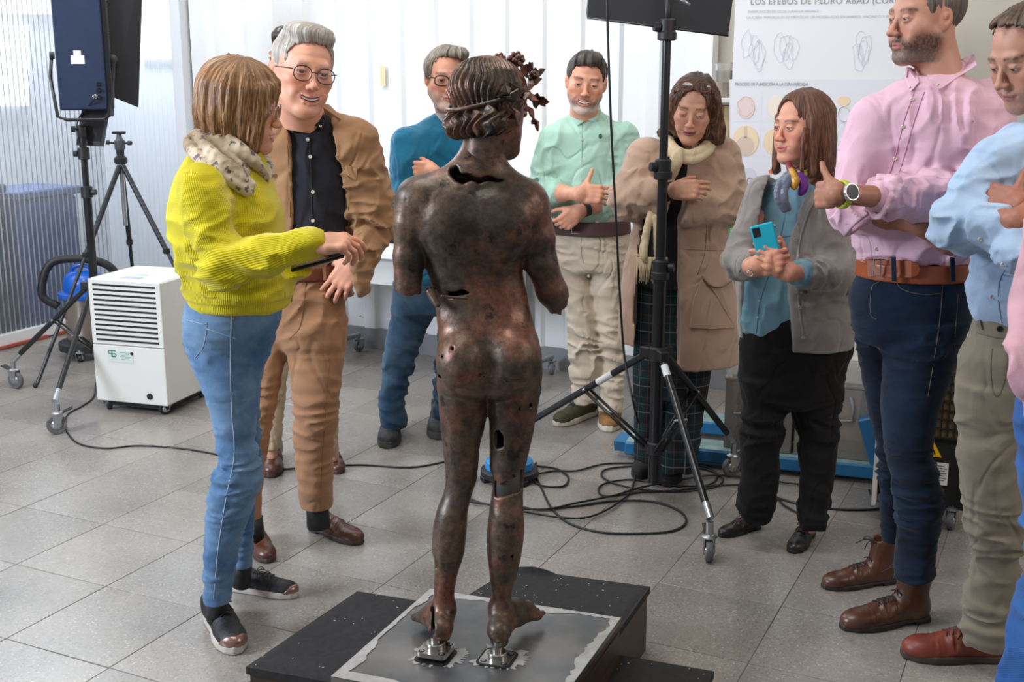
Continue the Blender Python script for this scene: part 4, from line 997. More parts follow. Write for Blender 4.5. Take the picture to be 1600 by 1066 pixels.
for c, d in lf:
    V, F_ = leaf(A3(c) * 1.02, d, A3(c) - A3((0, -.02, .03)), rr.uniform(.034, .044), rr.uniform(.036, .046)); mkmesh('ivy_leaf', hp(V), F_, m_br, st, smooth=False)
for c, n, r0 in (((.05, .02, .125), 16, .017), ((.0, .02, .135), 12, .013), ((.102, .02, .075), 9, .010), ((.098, .045, .02), 8, .009), ((-.088, .04, .05), 8, .010)):
    mb = MB()
    for k in range(n):
        ph = math.acos(1 - 2 * (k + .5) / n); a = k * 2.4; mb.sph(A3(hp([A3(c) + r0 * A3((math.sin(ph) * math.cos(a), math.sin(ph) * math.sin(a), math.cos(ph)))])[0]), .0058 * (r0 / .015) ** .5, 8, 6)
    mb.sph(A3(hp([c])[0]), r0 * .75); tag(mb.build('berry_cluster', m_br, st, True), kind='stuff')
MB().path(hp(curve([(.02, .03, .13), (.03, .03, .142), (.045, .03, .14), (.05, .035, .125)], 6)), .0032, 8).build('tendril', m_br, st, True)
# posts carrying the feet
for (c, _), fx in zip(mounts, ((690, 985), (781, 1000))): MB().path([c + UZ * .03, A3((W(fx[0], fx[1], SY - .01)[0], SY - .036, .24 + .08))], [.0115, .0105], 14).build('foot_pin', m_mach, st, True)
# ================================================================ EQUIPMENT AND FURNITURE
m_stand = mat('black_anodised', (20, 21, 24), .3, .2, spec=.7); m_zinc = mat('zinc_plated', (176, 178, 180), .3, .9); m_wheel = mat('grey_castor_rubber', (92, 92, 94), .6); m_cast = mat('cast_black', (28, 28, 30), .5)
def circ(c, r, ax, n=24): 
    ax = A3(ax) / np.linalg.norm(ax); u = np.cross(ax, UZ); u /= np.linalg.norm(u); v = np.cross(ax, u); return [c + (u * math.cos(a) + v * math.sin(a)) * r for a in np.linspace(0, 2 * math.pi, n + 1)[:-1]]
def castor(parent, c, az, r=.05, top=.13, brake=True, wm=None):
    """c: ground point under the wheel, az: rolling direction in degrees"""
    base = tuple(parent.location); d = rotm(az=az) @ A3((1, 0, 0)); s = np.cross(UZ, d); w = c + UZ * r
    f = MB(); 
    for k in (-1, 1): f.poly([w + s * k * .017 + q for q in (-d * .012 - UZ * .012, d * .012 - UZ * .012, d * .034 + UZ * (r + .004), -d * .016 + UZ * (r + .004))], s * .003 * k)
    f.lathe(w + d * .008 + UZ * (r + .003), [(.026, 0), (.028, .006), (.02, .012), (.013, .014), (.013, max(.02, top - 2 * r - .01))], 16)
    o = f.build('castor', m_zinc, parent, 'auto')
    RW_ = np.stack([d, UZ, s], 1); t = MB().lathe(w, [(r * .55, -.011), (r * .92, -.012), (r, -.007), (r, .007), (r * .92, .012), (r * .55, .011)], 24, rot=RW_); t.build('wheel', wm or m_wheel, o, 'auto', base=base)
    MB().lathe(w, [(.006, -.0215), (r * .5, -.014), (r * .56, -.010), (r * .56, .010), (r * .5, .014), (.006, .0215)], 18, rot=RW_).build('hub', m_zinc, o, 'auto', base=base)
    if brake: MB().poly([w + d * .02 + UZ * (r + .008) + s * .016, w + d * .02 + UZ * (r + .008) - s * .016, w + d * .075 + UZ * (r + .030) - s * .02, w + d * .075 + UZ * (r + .030) + s * .02], (0, 0, -.004)).build('brake_pedal', m_cast, o, base=base)
    return w + UZ * (top - r)
def light_stand(lab, colx, feet, hub_z, low_z, pole, brk=.45, azs=(20, 160, 40)):
    """colx: floor point under the column; feet: castor floor points; pole: (z0, z1, r) tubes"""
    c = A3((colx[0], colx[1], 0)); o = empty('light_stand', c, lab, 'light stand', 'rolling black light stands')
    for i, (z0, z1, r) in enumerate(pole): MB().cyl(c + UZ * z0, c + UZ * z1, r, n=20).build('column', m_stand, o, 'auto')
    h = MB().lathe(c + UZ * (hub_z - .03), [(.028, 0), (.034, .004), (.034, .05), (.026, .056)], 18)
    h.build('upper_collar', m_cast, o, 'auto'); MB().lathe(c + UZ * (low_z - .025), [(.026, 0), (.032, .004), (.032, .045), (.026, .05)], 18).build('lower_collar', m_cast, o, 'auto')
    for g_ in feet:
        fp = A3((g_[0], g_[1], 0)); d = fp - c; L_1 = np.linalg.norm(d); d /= L_1; s = np.cross(UZ, d)
        a = c + d * .035 + UZ * hub_z; b_3 = fp + UZ * .155; MB().path([a, along(a, b_3, .93)], .0135, 14).build('leg', m_stand, o, 'auto'); MB().path([along(a, b_3, .91), b_3], .0150, 14).build('leg_sleeve', m_zinc, o, 'auto')
        MB().box(c + d * .045 + UZ * hub_z, (.026, .017, .020), rotm(az=math.degrees(math.atan2(d[1], d[0]))), bev=.004).build('hinge_block', m_cast, o)
        k = along(a, b_3, brk); e = c + d * .04 + UZ * low_z
        for q in (-1, 1): MB().path([e + s * q * .017, k + s * q * .017], .0062, 8).build('brace', m_stand, o, True)
        MB().path([k - s * .025, k + s * .025], .005, 8).build('bolt', m_zinc, o, True); castor(o, fp, azs[len([q for q in o.children if q.name.startswith('castor')])], .040 if colx[0] > 0 else .046, .15)
    return o, c
def knob(o, p, d, r=.016): d = A3(d) / np.linalg.norm(d); MB().path([p, p + d * .03, p + d * .031, p + d * .05], [.006, .006, r, r * .9], 12).build('knob', m_cast, o, 'auto')
# --- left stand with LED panel
lc = A3((-2.12, 5.92, 0)); lf_ = [G(90, 678), G(26, 607), G(303, 604)]
zt = W(108, 195, 5.92)[2]
o, c = light_stand('black light stand at left carrying a tall blue-black LED panel, standing by the white dehumidifier', lc, lf_, W(127, 447, 5.92)[2], W(140, 545, 5.92)[2], [(.09, W(0, 300, 5.92)[2], .021), (W(0, 300, 5.92)[2] - .02, W(0, 225, 5.92)[2], .0165), (W(0, 230, 5.92)[2], zt, .013)])
for py in (300, 240): MB().lathe(c + UZ * (W(0, py, 5.92)[2] - .03), [(.022, 0), (.029, .004), (.029, .056), (.022, .06)], 16).build('clamp_collar', m_cast, o, 'auto'); knob(o, c + UZ * W(0, py, 5.92)[2], (-1 if py < 300 else 1, -.2, 0))
MB().lathe(c + UZ * (zt - .06), [(.018, 0), (.022, .01), (.022, .05), (.014, .06)], 14).build('spigot', m_cast, o, 'auto'); knob(o, c + UZ * (zt - .02), (-1, -.3, 0))
pn = empty('led_panel', c + UZ * zt, 'tall LED light panel seen from behind, blue-black housing with barn doors, top left', 'studio light')
Yp = 5.9; m_hous = mat('blue_black_housing', (40, 52, 78), .42, .3, var=.08); m_barn = mat('black_barn_door', (26, 26, 30), .5, spec=.4)
# housing: back faces the camera, turned a little to the right
ya = R(14); ux = A3((math.cos(ya), math.sin(ya), 0)); uy = A3((-math.sin(ya), math.cos(ya), 0)); pc = W(124, 60, Yp); Rp_ = np.stack([ux, uy, UZ], 1)
hw = .112; hz = .36; pc = A3((pc[0], Yp, W(124, 172, Yp)[2] + hz))
MB().box(pc, (hw, .035, hz), Rp_, bev=.008).build('housing', m_hous, pn); MB().box(pc + uy * .0 + ux * (hw + .012), (.013, .033, hz - .005), Rp_, bev=.004).build('side_frame', m_stand, pn)
mb = MB()
for i in range(2):
    for j in range(34): mb.box(pc + ux * (hw + .0255) + uy * (-.012 + i * .018) + UZ * (-hz + .28 + j * .0125), (.0008, .004, .003), Rp_)
tag(mb.build('vent_slot', mat('vent_grey', (130, 126, 116), .5), pn), kind='stuff')
mb = MB()
for i in range(12):
    for sx in (-1, 1): mb.box(pc - uy * .036 + ux * sx * (hw - .012) + UZ * (-hz + .03 + i * .06), (.0022, .0012, .0022), Rp_)
for i in range(7):
    for j in range(8): mb.box(pc - uy * .0355 + ux * (-.05 + i * .017) + UZ * (-.25 + j * .075), (.0016, .0006, .0006), Rp_)
tag(mb.build('rivet', m_stand, pn), kind='stuff')
m_lab = mat('white_label', (225, 226, 228), .6); MB().box(pc - uy * .0362 + ux * -.012 + UZ * -.12, (.031, .0008, .020), Rp_).build('label', m_lab, pn); MB().box(pc - uy * .0362 + ux * -.012 + UZ * -.089, (.017, .0008, .012), Rp_).build('label', m_lab, pn)
for dz in (-.30, -.265, -.235): MB().path([pc - uy * .035 + ux * .075 + UZ * dz, pc - uy * .052 + ux * .075 + UZ * dz], [.011, .009], 12).build('dial', m_stand, pn, 'auto')
MB().lathe(pc - uy * .037 + ux * .055 + UZ * -.295, [(.011, 0), (.011, .006), (.006, .008)], 14, rot=Rp_ @ rotm(ax=90)).build('power_socket', m_silver if 'm_silver' in globals() else m_zinc, pn, 'auto')
bd = A3((math.cos(R(-30)), math.sin(R(-30)), 0)); a0 = pc + ux * (hw + .02) + uy * .03
def plate(P, th, nm, m_, par): return MB().poly(P, th).build(nm, m_, par)
plate([a0 + UZ * (-hz + .06), W(216, 168, Yp + .12), W(224, -60, Yp + .12), a0 + UZ * hz], (0, .004, 0), 'barn_door', m_barn, pn)
plate([pc + uy * .04 + ux * -.02 + UZ * -hz, pc + uy * .04 + ux * hw + UZ * -hz, W(162, 229, Yp + .06), W(119, 227, Yp + .06)], (0, .004, 0), 'barn_door', m_barn, pn)
yk = [pc + ux * (hw + .035) + UZ * -.12, pc + ux * (hw + .032) + UZ * -.2, pc + ux * (hw - .0) - uy * .035 + UZ * (-hz - .03), pc + ux * (hw - .03) - uy * .04 + UZ * (-hz - .045), pc - ux * (hw - .03) - uy * .04 + UZ * (-hz - .045), pc - ux * (hw + .012) - uy * .035 + UZ * (-hz - .03), pc - ux * (hw + .035) + UZ * -.2, pc - ux * (hw + .02) + UZ * -.10]
MB().path(yk, .0085, 8).build('yoke', m_stand, pn, True)
mb = MB(); 
MB().poly([yk[0] - uy * .012, yk[2] - uy * .012 - ux * .008, yk[2] + uy * .012 + ux * .01, yk[0] + uy * .012], ux * .012).build('yoke_arm', m_stand, pn)
MB().lathe(yk[0], [(.022, -.01), (.024, .0), (.024, .012), (.012, .016)], 18, rot=Rp_ @ rotm(ax=90)).build('yoke_knob', m_cast, pn, 'auto'); MB().lathe(yk[-1], [(.018, -.01), (.018, .012)], 14, rot=Rp_ @ rotm(ay=90)).build('yoke_knob', m_cast, pn, 'auto')
MB().path([pc + UZ * (-hz - .045) - uy * .04, c + UZ * (zt - .01)], .012, 10).build('spigot_pin', m_cast, pn, True)
m_cable = mat('black_cable', (22, 22, 23), .5)
def cable(lab, pts, r=.0042, n=8, sub=6, nm='cable', grp=None):
    P = curve(pts, sub); o = MB().path(P, r, n).build(nm, m_cable, None, True); tag(o, lab, 'cable', grp); return o
q0 = pc - uy * .04 + ux * .05 + UZ * -.29
cable('thin black cable hanging from the left LED panel down to the vacuum cleaner', [q0, q0 - uy * .03 - UZ * .02] + pw(5.95, (121, 190), (126, 235), (137, 290), (138, 340), (146, 390, .3), (143, 415, .4)), .0035)
# --- right stand
rc = A3((.545, 4.30, 0)); rf_ = [G(1107, 877), G(1142, 744), A3((-.02, 4.72, 0))]
Yr = 4.30; zz_ = lambda py: W(1010, py, Yr)[2]
o, c = light_stand('tall black light stand in front of the woman in the long coat', rc, rf_, zz_(552), zz_(700), [(.10, zz_(420), .0235), (zz_(425), zz_(265), .0185), (zz_(270), zz_(38), .0155)], .42, (86, 20, 40))
for py, s_ in ((425, 1), (268, -1), (50, -1)): MB().lathe(c + UZ * (zz_(py) - .03), [(.026, 0), (.034, .005), (.034, .028), (.030, .032), (.030, .07), (.024, .075)], 18).build('clamp_collar', m_cast, o, 'auto'); knob(o, c + UZ * zz_(py - 6), (s_, -.3, .1), .018)
for fp, t0, t1, w_ in ((rf_[2], .24, .34, .0139), (rf_[0], .07, .14, .0139)):
    d = fp - c; d[2] = 0; d /= np.linalg.norm(d); a = c + d * .035 + UZ * zz_(552); b_3 = A3((fp[0], fp[1], .155)); MB().path([along(a, b_3, t0), along(a, b_3, t1)], w_, 14).build('sticker', m_lab, o, 'auto')
t2 = empty('led_panel', c + UZ * zz_(30), 'dark LED light panel tilted at the top of the right stand, cut by the frame', 'studio light')
P = pw(Yr, (917, 28, .0), (1138, 56, .0), (1150, -40, .18), (926, -70, .18)); MB().poly(P, (0, .05, .02)).build('housing', m_barn, t2)
for a, b_3 in ((0, 1),): MB().path([P[0] + A3((0, -.003, 0)), P[1] + A3((0, -.003, 0))], .004, 6).build('edge_trim', m_stand, t2, True)
MB().path([c + UZ * zz_(45), c + UZ * zz_(5), c + UZ * zz_(-40) + A3((0, .1, 0))], .013, 10).build('yoke', m_cast, t2, True); MB().path(pw(Yr, (1058, -5, -.02), (1078, 8, -.03)), .006, 8).build('lever', m_zinc, t2, True)
# --- camera tripod
Yt = 6.55; tp = empty('tripod', A3((W(192, 600, Yt)[0], Yt, 0)), 'camera tripod with bare ball head behind the white dehumidifier', 'tripod')
ap = W(189, 253, Yt); m_trip = mat('tripod_black', (34, 36, 40), .4); sc_ = ap[2] / W(189, 253, Yt)[2]
for (px, py, dy) in ((126, 420, -.25), (272, 415, -.1), (207, 420, .35)):
    q = W(px, py, Yt + dy); d = q - ap; d = d / -d[2]; foot_ = ap + d * ap[2]; k = .48
    MB().path([ap + d * .02, along(ap, foot_, .42)], .0145, 12).build('leg', m_trip, tp, 'auto'); MB().lathe(along(ap, foot_, .42) - UZ * .015, [(.017, 0), (.020, .01), (.018, .03)], 12).build('leg_lock', m_cast, tp, 'auto'); MB().path([along(ap, foot_, .4), along(ap, foot_, .985)], .0105, 10).build('lower_leg', m_trip, tp, 'auto'); MB().sph(foot_ + UZ * .014, .014).build('foot', m_black, tp, True) if 'm_black' in globals() else MB().sph(foot_ + UZ * .014, .014).build('foot', m_cast, tp, True)
MB().cyl(ap + UZ * .05, ap - UZ * .35, .0125, n=14).build('centre_column', m_zinc, tp, 'auto'); MB().lathe(ap - UZ * .01, [(.03, 0), (.036, .01), (.036, .03), (.02, .045), (.022, .06), (.022, .075)], 16).build('spider', m_cast, tp, 'auto')
MB().lathe(ap + UZ * .065, [(.025, 0), (.028, .005), (.028, .05), (.018, .06), (.014, .075), (.012, .085)], 18).build('ball_head', mat('grey_head', (84, 88, 94), .4, .3), tp, 'auto'); MB().box(ap + UZ * .158, (.036, .022, .007), rotm(az=15), bev=.003).build('plate', m_cast, tp)
for d in ((1, -.2, .05), (-1, -.3, .1)): knob(tp, ap + UZ * .10 + A3(d) * .02, d, .013)
# --- dehumidifier
m_dh = mat('light_grey_enamel', (214, 213, 206), .4); m_slot = mat('dark_slot', (22, 22, 22), .8)
A_, B_ = G(155, 633, .0), G(266, 641, .0)
A_, B_ = W(152, 628, 5.62), W(263, 633, 5.5); zb = (A_[2] + B_[2]) / 2; A_ = A3((A_[0], A_[1], 0)); B_ = A3((B_[0], B_[1], 0))
ux = (B_ - A_); wdt = np.linalg.norm(ux); ux /= wdt; uy = np.cross(UZ, ux); az_ = math.degrees(math.atan2(ux[1], ux[0])); Rd = rotm(az=az_); dp_ = .40; ztop = W(145, 437, 5.58)[2]; cc = (A_ + B_) / 2 + uy * dp_ / 2
dh = empty('dehumidifier', A3((cc[0], cc[1], 0)), 'light grey dehumidifier on castors with slotted front grille, beside the left light stand', 'dehumidifier'); hz = (ztop - zb) / 2; zs = lerp(zb, ztop, .47)
MB().box(cc + UZ * (zb + hz) + uy * .006, (wdt / 2, dp_ / 2 - .006, hz), Rd, bev=.008).build('body', m_dh, dh)
MB().box((A_ + B_) / 2 + uy * .004 + UZ * (zs + ztop) / 2, (wdt / 2 - .002, .006, (ztop - zs) / 2 - .002), Rd, bev=.003).build('grille_panel', m_dh, dh); MB().box((A_ + B_) / 2 + uy * .004 + UZ * (zb + zs) / 2, (wdt / 2 - .002, .006, (zs - zb) / 2 - .002), Rd, bev=.003).build('lower_panel', m_dh, dh)
nsl = 12
for i in range(nsl):
    z = lerp(zs + .025, ztop - .028, i / (nsl - 1)); MB().box((A_ + B_) / 2 - uy * .0022 + UZ * z, (wdt / 2 - .028, .0012, .0048), Rd).build('slot', m_slot, dh)
mid = (A_ + B_) / 2 - uy * .003
MB().lathe(mid + ux * .105 + UZ * (zb + .045), [(.015, 0), (.015, .006), (.008, .009)], 16, rot=Rd @ rotm(ax=90)).build('drain_plug', m_slot, dh, 'auto'); MB().lathe(mid + ux * .02 + UZ * (zs - .035), [(.008, 0), (.008, .003)], 12, rot=Rd @ rotm(ax=90)).build('knob_hole', m_slot, dh, 'auto')
MB().box(mid - ux * .045 + UZ * (zs - .055), (.07, .0006, .028), Rd).build('label', mat('pale_label', (198, 208, 202), .5), dh)
m_green = mat('logo_green', (24, 120, 78), .5)
def logo(P0, k):      # the rounded mark on the label: two joined letter-like loops
    mb = MB(); q = lambda x, z: P0 + ux * x * k + UZ * z * k - uy * .0015
    mb.path([q(0, .9), q(-.9, .9), q(-1.25, .65), q(-1.25, .25), q(-.9, 0), q(0, 0)], .13 * k, 6); mb.path([q(0, .9), q(0, -.9)], .13 * k, 6); mb.path([q(0, .9), q(1.3, .9)], .13 * k, 6); mb.path([q(.35, .05), q(1.0, .05), q(1.3, -.15), q(1.3, -.6), q(1.0, -.9), q(0, -.9)], .13 * k, 6); return mb.build('logo_mark', m_green, dh, True)
logo(mid - ux * .092 + UZ * (zs - .042), .0165)
mb = MB()
for i in range(6): mb.box(mid - ux * .02 + UZ * (zs - .034 - i * .0065), (.03 - .004 * (i % 3), .0008, .0012), Rd)
tag(mb.build('small_print', mat('print_green_grey', (130, 160, 146), .6), dh), kind='stuff')
MB().box(cc - uy * .13 + UZ * (ztop + .001), (.05, .022, .002), Rd).build('control_panel', mat('panel_pale', (170, 176, 190), .3), dh); MB().box(cc - uy * .135 + UZ * (ztop + .0035), (.009, .005, .0006), Rd).build('indicator', mat('blue_led', (.25, .3, 1), .3, emit=1.6), dh); MB().box(cc - uy * .05 + UZ * (ztop + .0008), (.03, .01, .0008), Rd).build('top_logo', mat('logo_faint', (150, 180, 166), .5), dh)
MB().box(cc + UZ * (zb - .012), (wdt / 2 - .02, dp_ / 2 - .02, .012), Rd).build('chassis', m_slot, dh)
for sx, sy in ((-1, -1), (1, -1), (-1, 1), (1, 1)): castor(dh, cc * A3((1, 1, 0)) + ux * sx * (wdt / 2 - .045) + uy * sy * (dp_ / 2 - .035), random.uniform(0, 180), .03, zb - .01, False, m_cast)
hd = cc + ux * (wdt / 2 + .001) - uy * .0 + UZ * (zb + hz * 1.0); MB().box(hd, (.005, .045, .035), Rd, bev=.004).build('side_handle', m_zinc, dh)
MB().box(hd + ux * .004, (.003, .036, .016), Rd).build('handle_recess', m_slot, dh)
cable('black cable curling on the floor in front of the dehumidifier', [A3((G(150, 600)[0], G(150, 600)[1], .005))] + [G(*q) + UZ * .004 for q in ((146, 622), (128, 636), (105, 650), (103, 672), (122, 694), (165, 702), (215, 698), (280, 702), (340, 712), (420, 733), (480, 732), (560, 728), (640, 732), (700, 722), (745, 712))], .0042, grp=None)
# --- vacuum cleaner
vc = G(141, 556); Yv = vc[1]; m_vb = mat('vacuum_blue', (20, 92, 190), .3, coat=.3); vac = empty('vacuum_cleaner', vc, 'blue and black drum vacuum cleaner with hose, standing behind the left light stand', 'vacuum cleaner')
vz = lambda py: W(128, py, Yv)[2]
MB().lathe(vc + UZ * .09, [(.11, 0), (.12, .03), (.12, vz(458) - .12), (.125, vz(455) - .10)], 28).build('drum', mat('steel_drum', (160, 150, 140), .3, .8), vac, 'auto'); MB().lathe(vc + UZ * (vz(458) - .02), [(.145, 0), (.15, .01), (.15, .03), (.12, .04)], 28).build('rim', m_vb, vac, 'auto')
MB().lathe(vc + UZ * (vz(456)), [(.115, 0), (.12, .05), (.11, .09), (.085, .12), (.04, .135)], 28).build('motor_head', m_vb, vac, 'auto'); MB().path([vc + UZ * (vz(456) + a) + A3((b_3, -.03, 0)) for b_3, a in ((-.06, .10), (-.05, .15), (0, .165), (.05, .15), (.06, .10))], .013, 10).build('handle', m_vb, vac, True)
MB().path(curve([vc + A3((-.13, -.08, vz(475))), vc + A3((-.21, -.1, vz(455))), vc + A3((-.16, -.08, vz(410))), vc + A3((-.02, -.05, vz(402))), vc + A3((.14, -.02, vz(412))), vc + A3((.22, 0, vz(440)))], 8), .024, 12).build('hose', m_cast, vac, True)
MB().lathe(vc + UZ * .05, [(.17, 0), (.17, .04), (.15, .05)], 24).build('base', m_cast, vac, 'auto')
for a in (30, 150, 270): castor(vac, vc + rotm(az=a) @ A3((.15, 0, 0)), a, .025, .06, False, m_cast)
# --- folding table with castors along the wall, bag on top
t0, t1 = -.95, .62; zt_ = .70; m_ttop = mat('white_tabletop', (232, 232, 230), .4); m_tleg = mat('grey_table_frame', (150, 152, 156), .4, .4)
tb_ = empty('table', BW((t0 + t1) / 2, 0, .40), 'long white table on grey castor legs along the white ribbed wall', 'table')
MB().box(BW((t0 + t1) / 2, zt_, .40), ((t1 - t0) / 2, .34, .018), rotm(az=-25.5), bev=.006).build('tabletop', m_ttop, tb_); MB().box(BW((t0 + t1) / 2, zt_ - .09, .66), ((t1 - t0) / 2 - .03, .012, .075), rotm(az=-25.5)).build('apron', mat('apron_grey', (206, 208, 206), .5), tb_)
for s_ in (t0 + .22, t1 - .1):
    MB().path([BW(s_, .10, .12), BW(s_, .12, .40), BW(s_, .10, .66)], .016, 10).build('foot_bar', m_tleg, tb_, True); MB().path([BW(s_, .12, .40), BW(s_, zt_ - .02, .40)], .024, 12).build('leg', m_tleg, tb_, 'auto')
    for d_ in (.12, .66): castor(tb_, BW(s_, 0, d_), random.uniform(0, 90), .035, .10, False)
bg = W(600, 352, 6.3); s_, z_ = onwall(608, 382, .40); bp_ = BW(s_, zt_ + .018, .36); bag = empty('bag', bp_, 'black equipment bag lying on the white table behind the tan jacket', 'bag')
m_bag = mat('black_nylon', (30, 31, 33), .6, bump=.3, bs=60); f = Fld(bp_ - A3((.2, .16, .02)), bp_ + A3((.2, .16, .28)), .006); f.add(rbox(bp_ + UZ * .105, (.145, .10, .105), .03, rotm(az=-25.5))); f.disp(wrinkle(.012, (12, 12, 12))); V, Q = f.mesh(); mkmesh('body', V, Q, m_bag, bag)
Rb = rotm(az=-25.5); MB().path([bp_ + Rb @ A3((x, -.102, z)) for x, z in ((-.12, .15), (0, .155), (.12, .15))], .003, 6).build('zip', m_cast, bag, True); MB().path(curve([bp_ + Rb @ A3((x, -.02, z)) for x, z in ((-.07, .2), (-.05, .235), (0, .25), (.05, .235), (.07, .2))], 4), .007, 8).build('handle', m_bag, bag, True)
# --- pallet truck and clear bins
m_pt = mat('worn_blue_paint', (34, 104, 150), .45, var=.12, vs_=6); m_ptt = mat('scuffed_blue_top', (128, 158, 156), .6, var=.3, vs_=14)
f0, f1 = G(975, 712, .02), G(1372, 752, .02); fd = (f1 - f0); fd[2] = 0; fl_ = np.linalg.norm(fd); fd /= fl_; fn_ = np.cross(UZ, fd); ptk = empty('pallet_truck', along(f0, f1, .5) * A3((1, 1, 0)) + fn_ * .25, 'blue pallet truck with worn forks on the floor under the clear bins', 'pallet truck')
Rf = np.stack([fd, fn_, UZ], 1)
for k, off_ in enumerate((.0, .40)):
    c_ = along(f0, f1, .5) * A3((1, 1, 0)) + fn_ * (off_ + .075); o_ = MB().box(c_ + UZ * .052, (fl_ / 2, .075, .028), Rf, bev=.006).build('fork', m_pt, ptk); MB().box(c_ + UZ * .0815, (fl_ / 2 - .006, .068, .0015), Rf).build('fork_top', m_ptt, o_, base=tuple(ptk.location))
    MB().poly([c_ - fd * (fl_ / 2 - .002) + fn_ * a + UZ * z for a, z in ((-.07, .078), (.07, .078), (.05, .03), (-.05, .03))], -fd * .05).build('fork_tip', m_pt, ptk)
    for d_ in (.10,): MB().path([c_ - fd * (fl_ / 2 - d_) - fn_ * .03 + UZ * .036, c_ - fd * (fl_ / 2 - d_) + fn_ * .03 + UZ * .036], [.036, .036], 18).build('roller', m_wheel, ptk, 'auto')
e_ = f1 * A3((1, 1, 0)) + fn_ * .275; MB().box(e_ + UZ * .16 - fd * .03, (.03, .27, .12), Rf @ rotm(ay=-18), bev=.006).build('head_frame', m_pt, ptk); MB().path([e_ + fd * .10 - fn_ * .05 + UZ * .09, e_ + fd * .10 + fn_ * .05 + UZ * .09], [.09, .09], 22).build('steer_wheel', m_wheel, ptk, 'auto'); MB().cyl(e_ + fd * .05 + UZ * .15, e_ + fd * .10 + UZ * .95, .017).build('tiller', m_pt, ptk, 'auto')
def clear_mat():
    m, nt, b = nodes_of('clear_plastic'); nt.nodes.remove(b); L = nt.links.new; t = N(nt, 'ShaderNodeBsdfTransparent'); t.inputs[0].default_value = (.93, .91, .88, 1); g = N(nt, 'ShaderNodeBsdfGlossy'); g.inputs['Roughness'].default_value = .15; d = N(nt, 'ShaderNodeBsdfDiffuse'); d.inputs[0].default_value = (.62, .59, .56, 1)
    x = N(nt, 'ShaderNodeMixShader'); x.inputs[0].default_value = .28; L(t.outputs[0], x.inputs[1]); L(d.outputs[0], x.inputs[2]); fr = N(nt, 'ShaderNodeFresnel'); y = N(nt, 'ShaderNodeMixShader'); L(fr.outputs[0], y.inputs[0]); L(x.outputs[0], y.inputs[1]); L(g.outputs[0], y.inputs[2]); L(y.outputs[0], nt.nodes['Material Output'].inputs[0]); return m
m_clear = clear_mat(); m_clip = mat('grey_clip', (140, 144, 148), .4); m_fill = mat('brown_contents', (120, 92, 70), .8, var=.4, vs_=10); m_fill2 = mat('cream_contents', (212, 190, 150), .7, var=.15)
for i, (ta, tb2, lab, fm_) in enumerate(((.40, .66, 'clear plastic bin with grey clip and brown contents on the pallet truck', m_fill), (.675, .985, 'clear plastic bin with cream contents on the pallet truck, beside the dark jeans', m_fill2))):
    c_ = along(f0, f1, (ta + tb2) / 2) * A3((1, 1, 0)) + fn_ * .27; w_ = fl_ * (tb2 - ta) / 2; h_ = .15; bn = empty('clear_bin', c_ + UZ * .084, lab, 'bin', 'clear bins on the pallet truck')
    mb = MB(); T_ = .003
    for q, hf_ in (((0, -.22, h_), (w_, T_, h_)), ((0, .22, h_), (w_, T_, h_)), ((-w_, 0, h_), (T_, .22, h_)), ((w_, 0, h_), (T_, .22, h_)), ((0, 0, .004), (w_, .22, T_))): mb.box(c_ + UZ * .085 + Rf @ A3(q), hf_, Rf)
    mb.build('tub', m_clear, bn); MB().box(c_ + UZ * (.087 + 2 * h_), (w_ + .008, .228, .006), Rf, bev=.003).box(c_ + UZ * (.096 + 2 * h_), (w_ - .02, .20, .005), Rf, bev=.003).build('lid', m_clear, bn)
    if i == 0:
        for k in range(3): MB().box(c_ + UZ * (.13 + .07 * k) + Rf @ A3((.0, .02, 0)), (w_ - .03, .15, .028), Rf @ rotm(ay=3 * (k - 1)), bev=.006).build('contents', m_fill, bn)
    else:
        MB().box(c_ + UZ * .12 + Rf @ A3((.02, .02, 0)), (w_ - .05, .17, .03), Rf, bev=.006).build('contents', m_fill2, bn); MB().box(c_ + UZ * .22 + Rf @ A3((w_ - .035, .02, 0)), (.02, .17, .12), Rf, bev=.004).build('contents', m_fill2, bn)
    cp = c_ + UZ * .3 + Rf @ A3((-.02, -.228, 0)); MB().path([cp + Rf @ A3(q) for q in ((.07, 0, .05), (.085, -.004, .0), (.08, -.004, -.05), (-.08, -.004, -.06))], .007, 6).build('clip', m_clip, bn, True)
# --- black machine with mesh back, on castors
k0, k1 = G(1362, 818), G(1512, 838); kd = k1 - k0; kd[2] = 0; kw = np.linalg.norm(kd); kd /= kw; kn_ = np.cross(UZ, kd); Rk = np.stack([kd, kn_, UZ], 1); kc = along(k0, k1, .5) * A3((1, 1, 0)) + kn_ * .18; Yk = kc[1] - .18; kz = lambda py: W(1470, py, Yk)[2]
mc = empty('drying_machine', kc, 'black machine with a copper mesh back and white sides, behind the dark jeans', 'machine'); zt2 = kz(545); zb2 = kz(800)
MB().box(kc + UZ * (zb2 + zt2) / 2 + kn_ * .02, (kw / 2 - .012, .155, (zt2 - zb2) / 2), Rk, bev=.006).build('body', m_slot, mc)
for s_ in (-1, 1): MB().box(kc + kd * s_ * (kw / 2) + UZ * (zb2 + zt2) / 2, (.008, .18, (zt2 - zb2) / 2 + .004), Rk, bev=.003).build('side_panel', m_dh, mc)
MB().box(kc + UZ * (zt2 + .03), (kw / 2 + .008, .18, .03), Rk, bev=.006).build('top_panel', m_dh, mc)
m_mesh = mat('copper_mesh', (120, 96, 66), .6, .3, var=.3, vs_=30); MB().box(kc - kn_ * .137 + UZ * lerp(kz(688), kz(556), .5), (kw / 2 - .03, .002, (kz(556) - kz(688)) / 2), Rk).build('mesh_screen', m_mesh, mc)
zz0, zz1 = kz(688), kz(556)
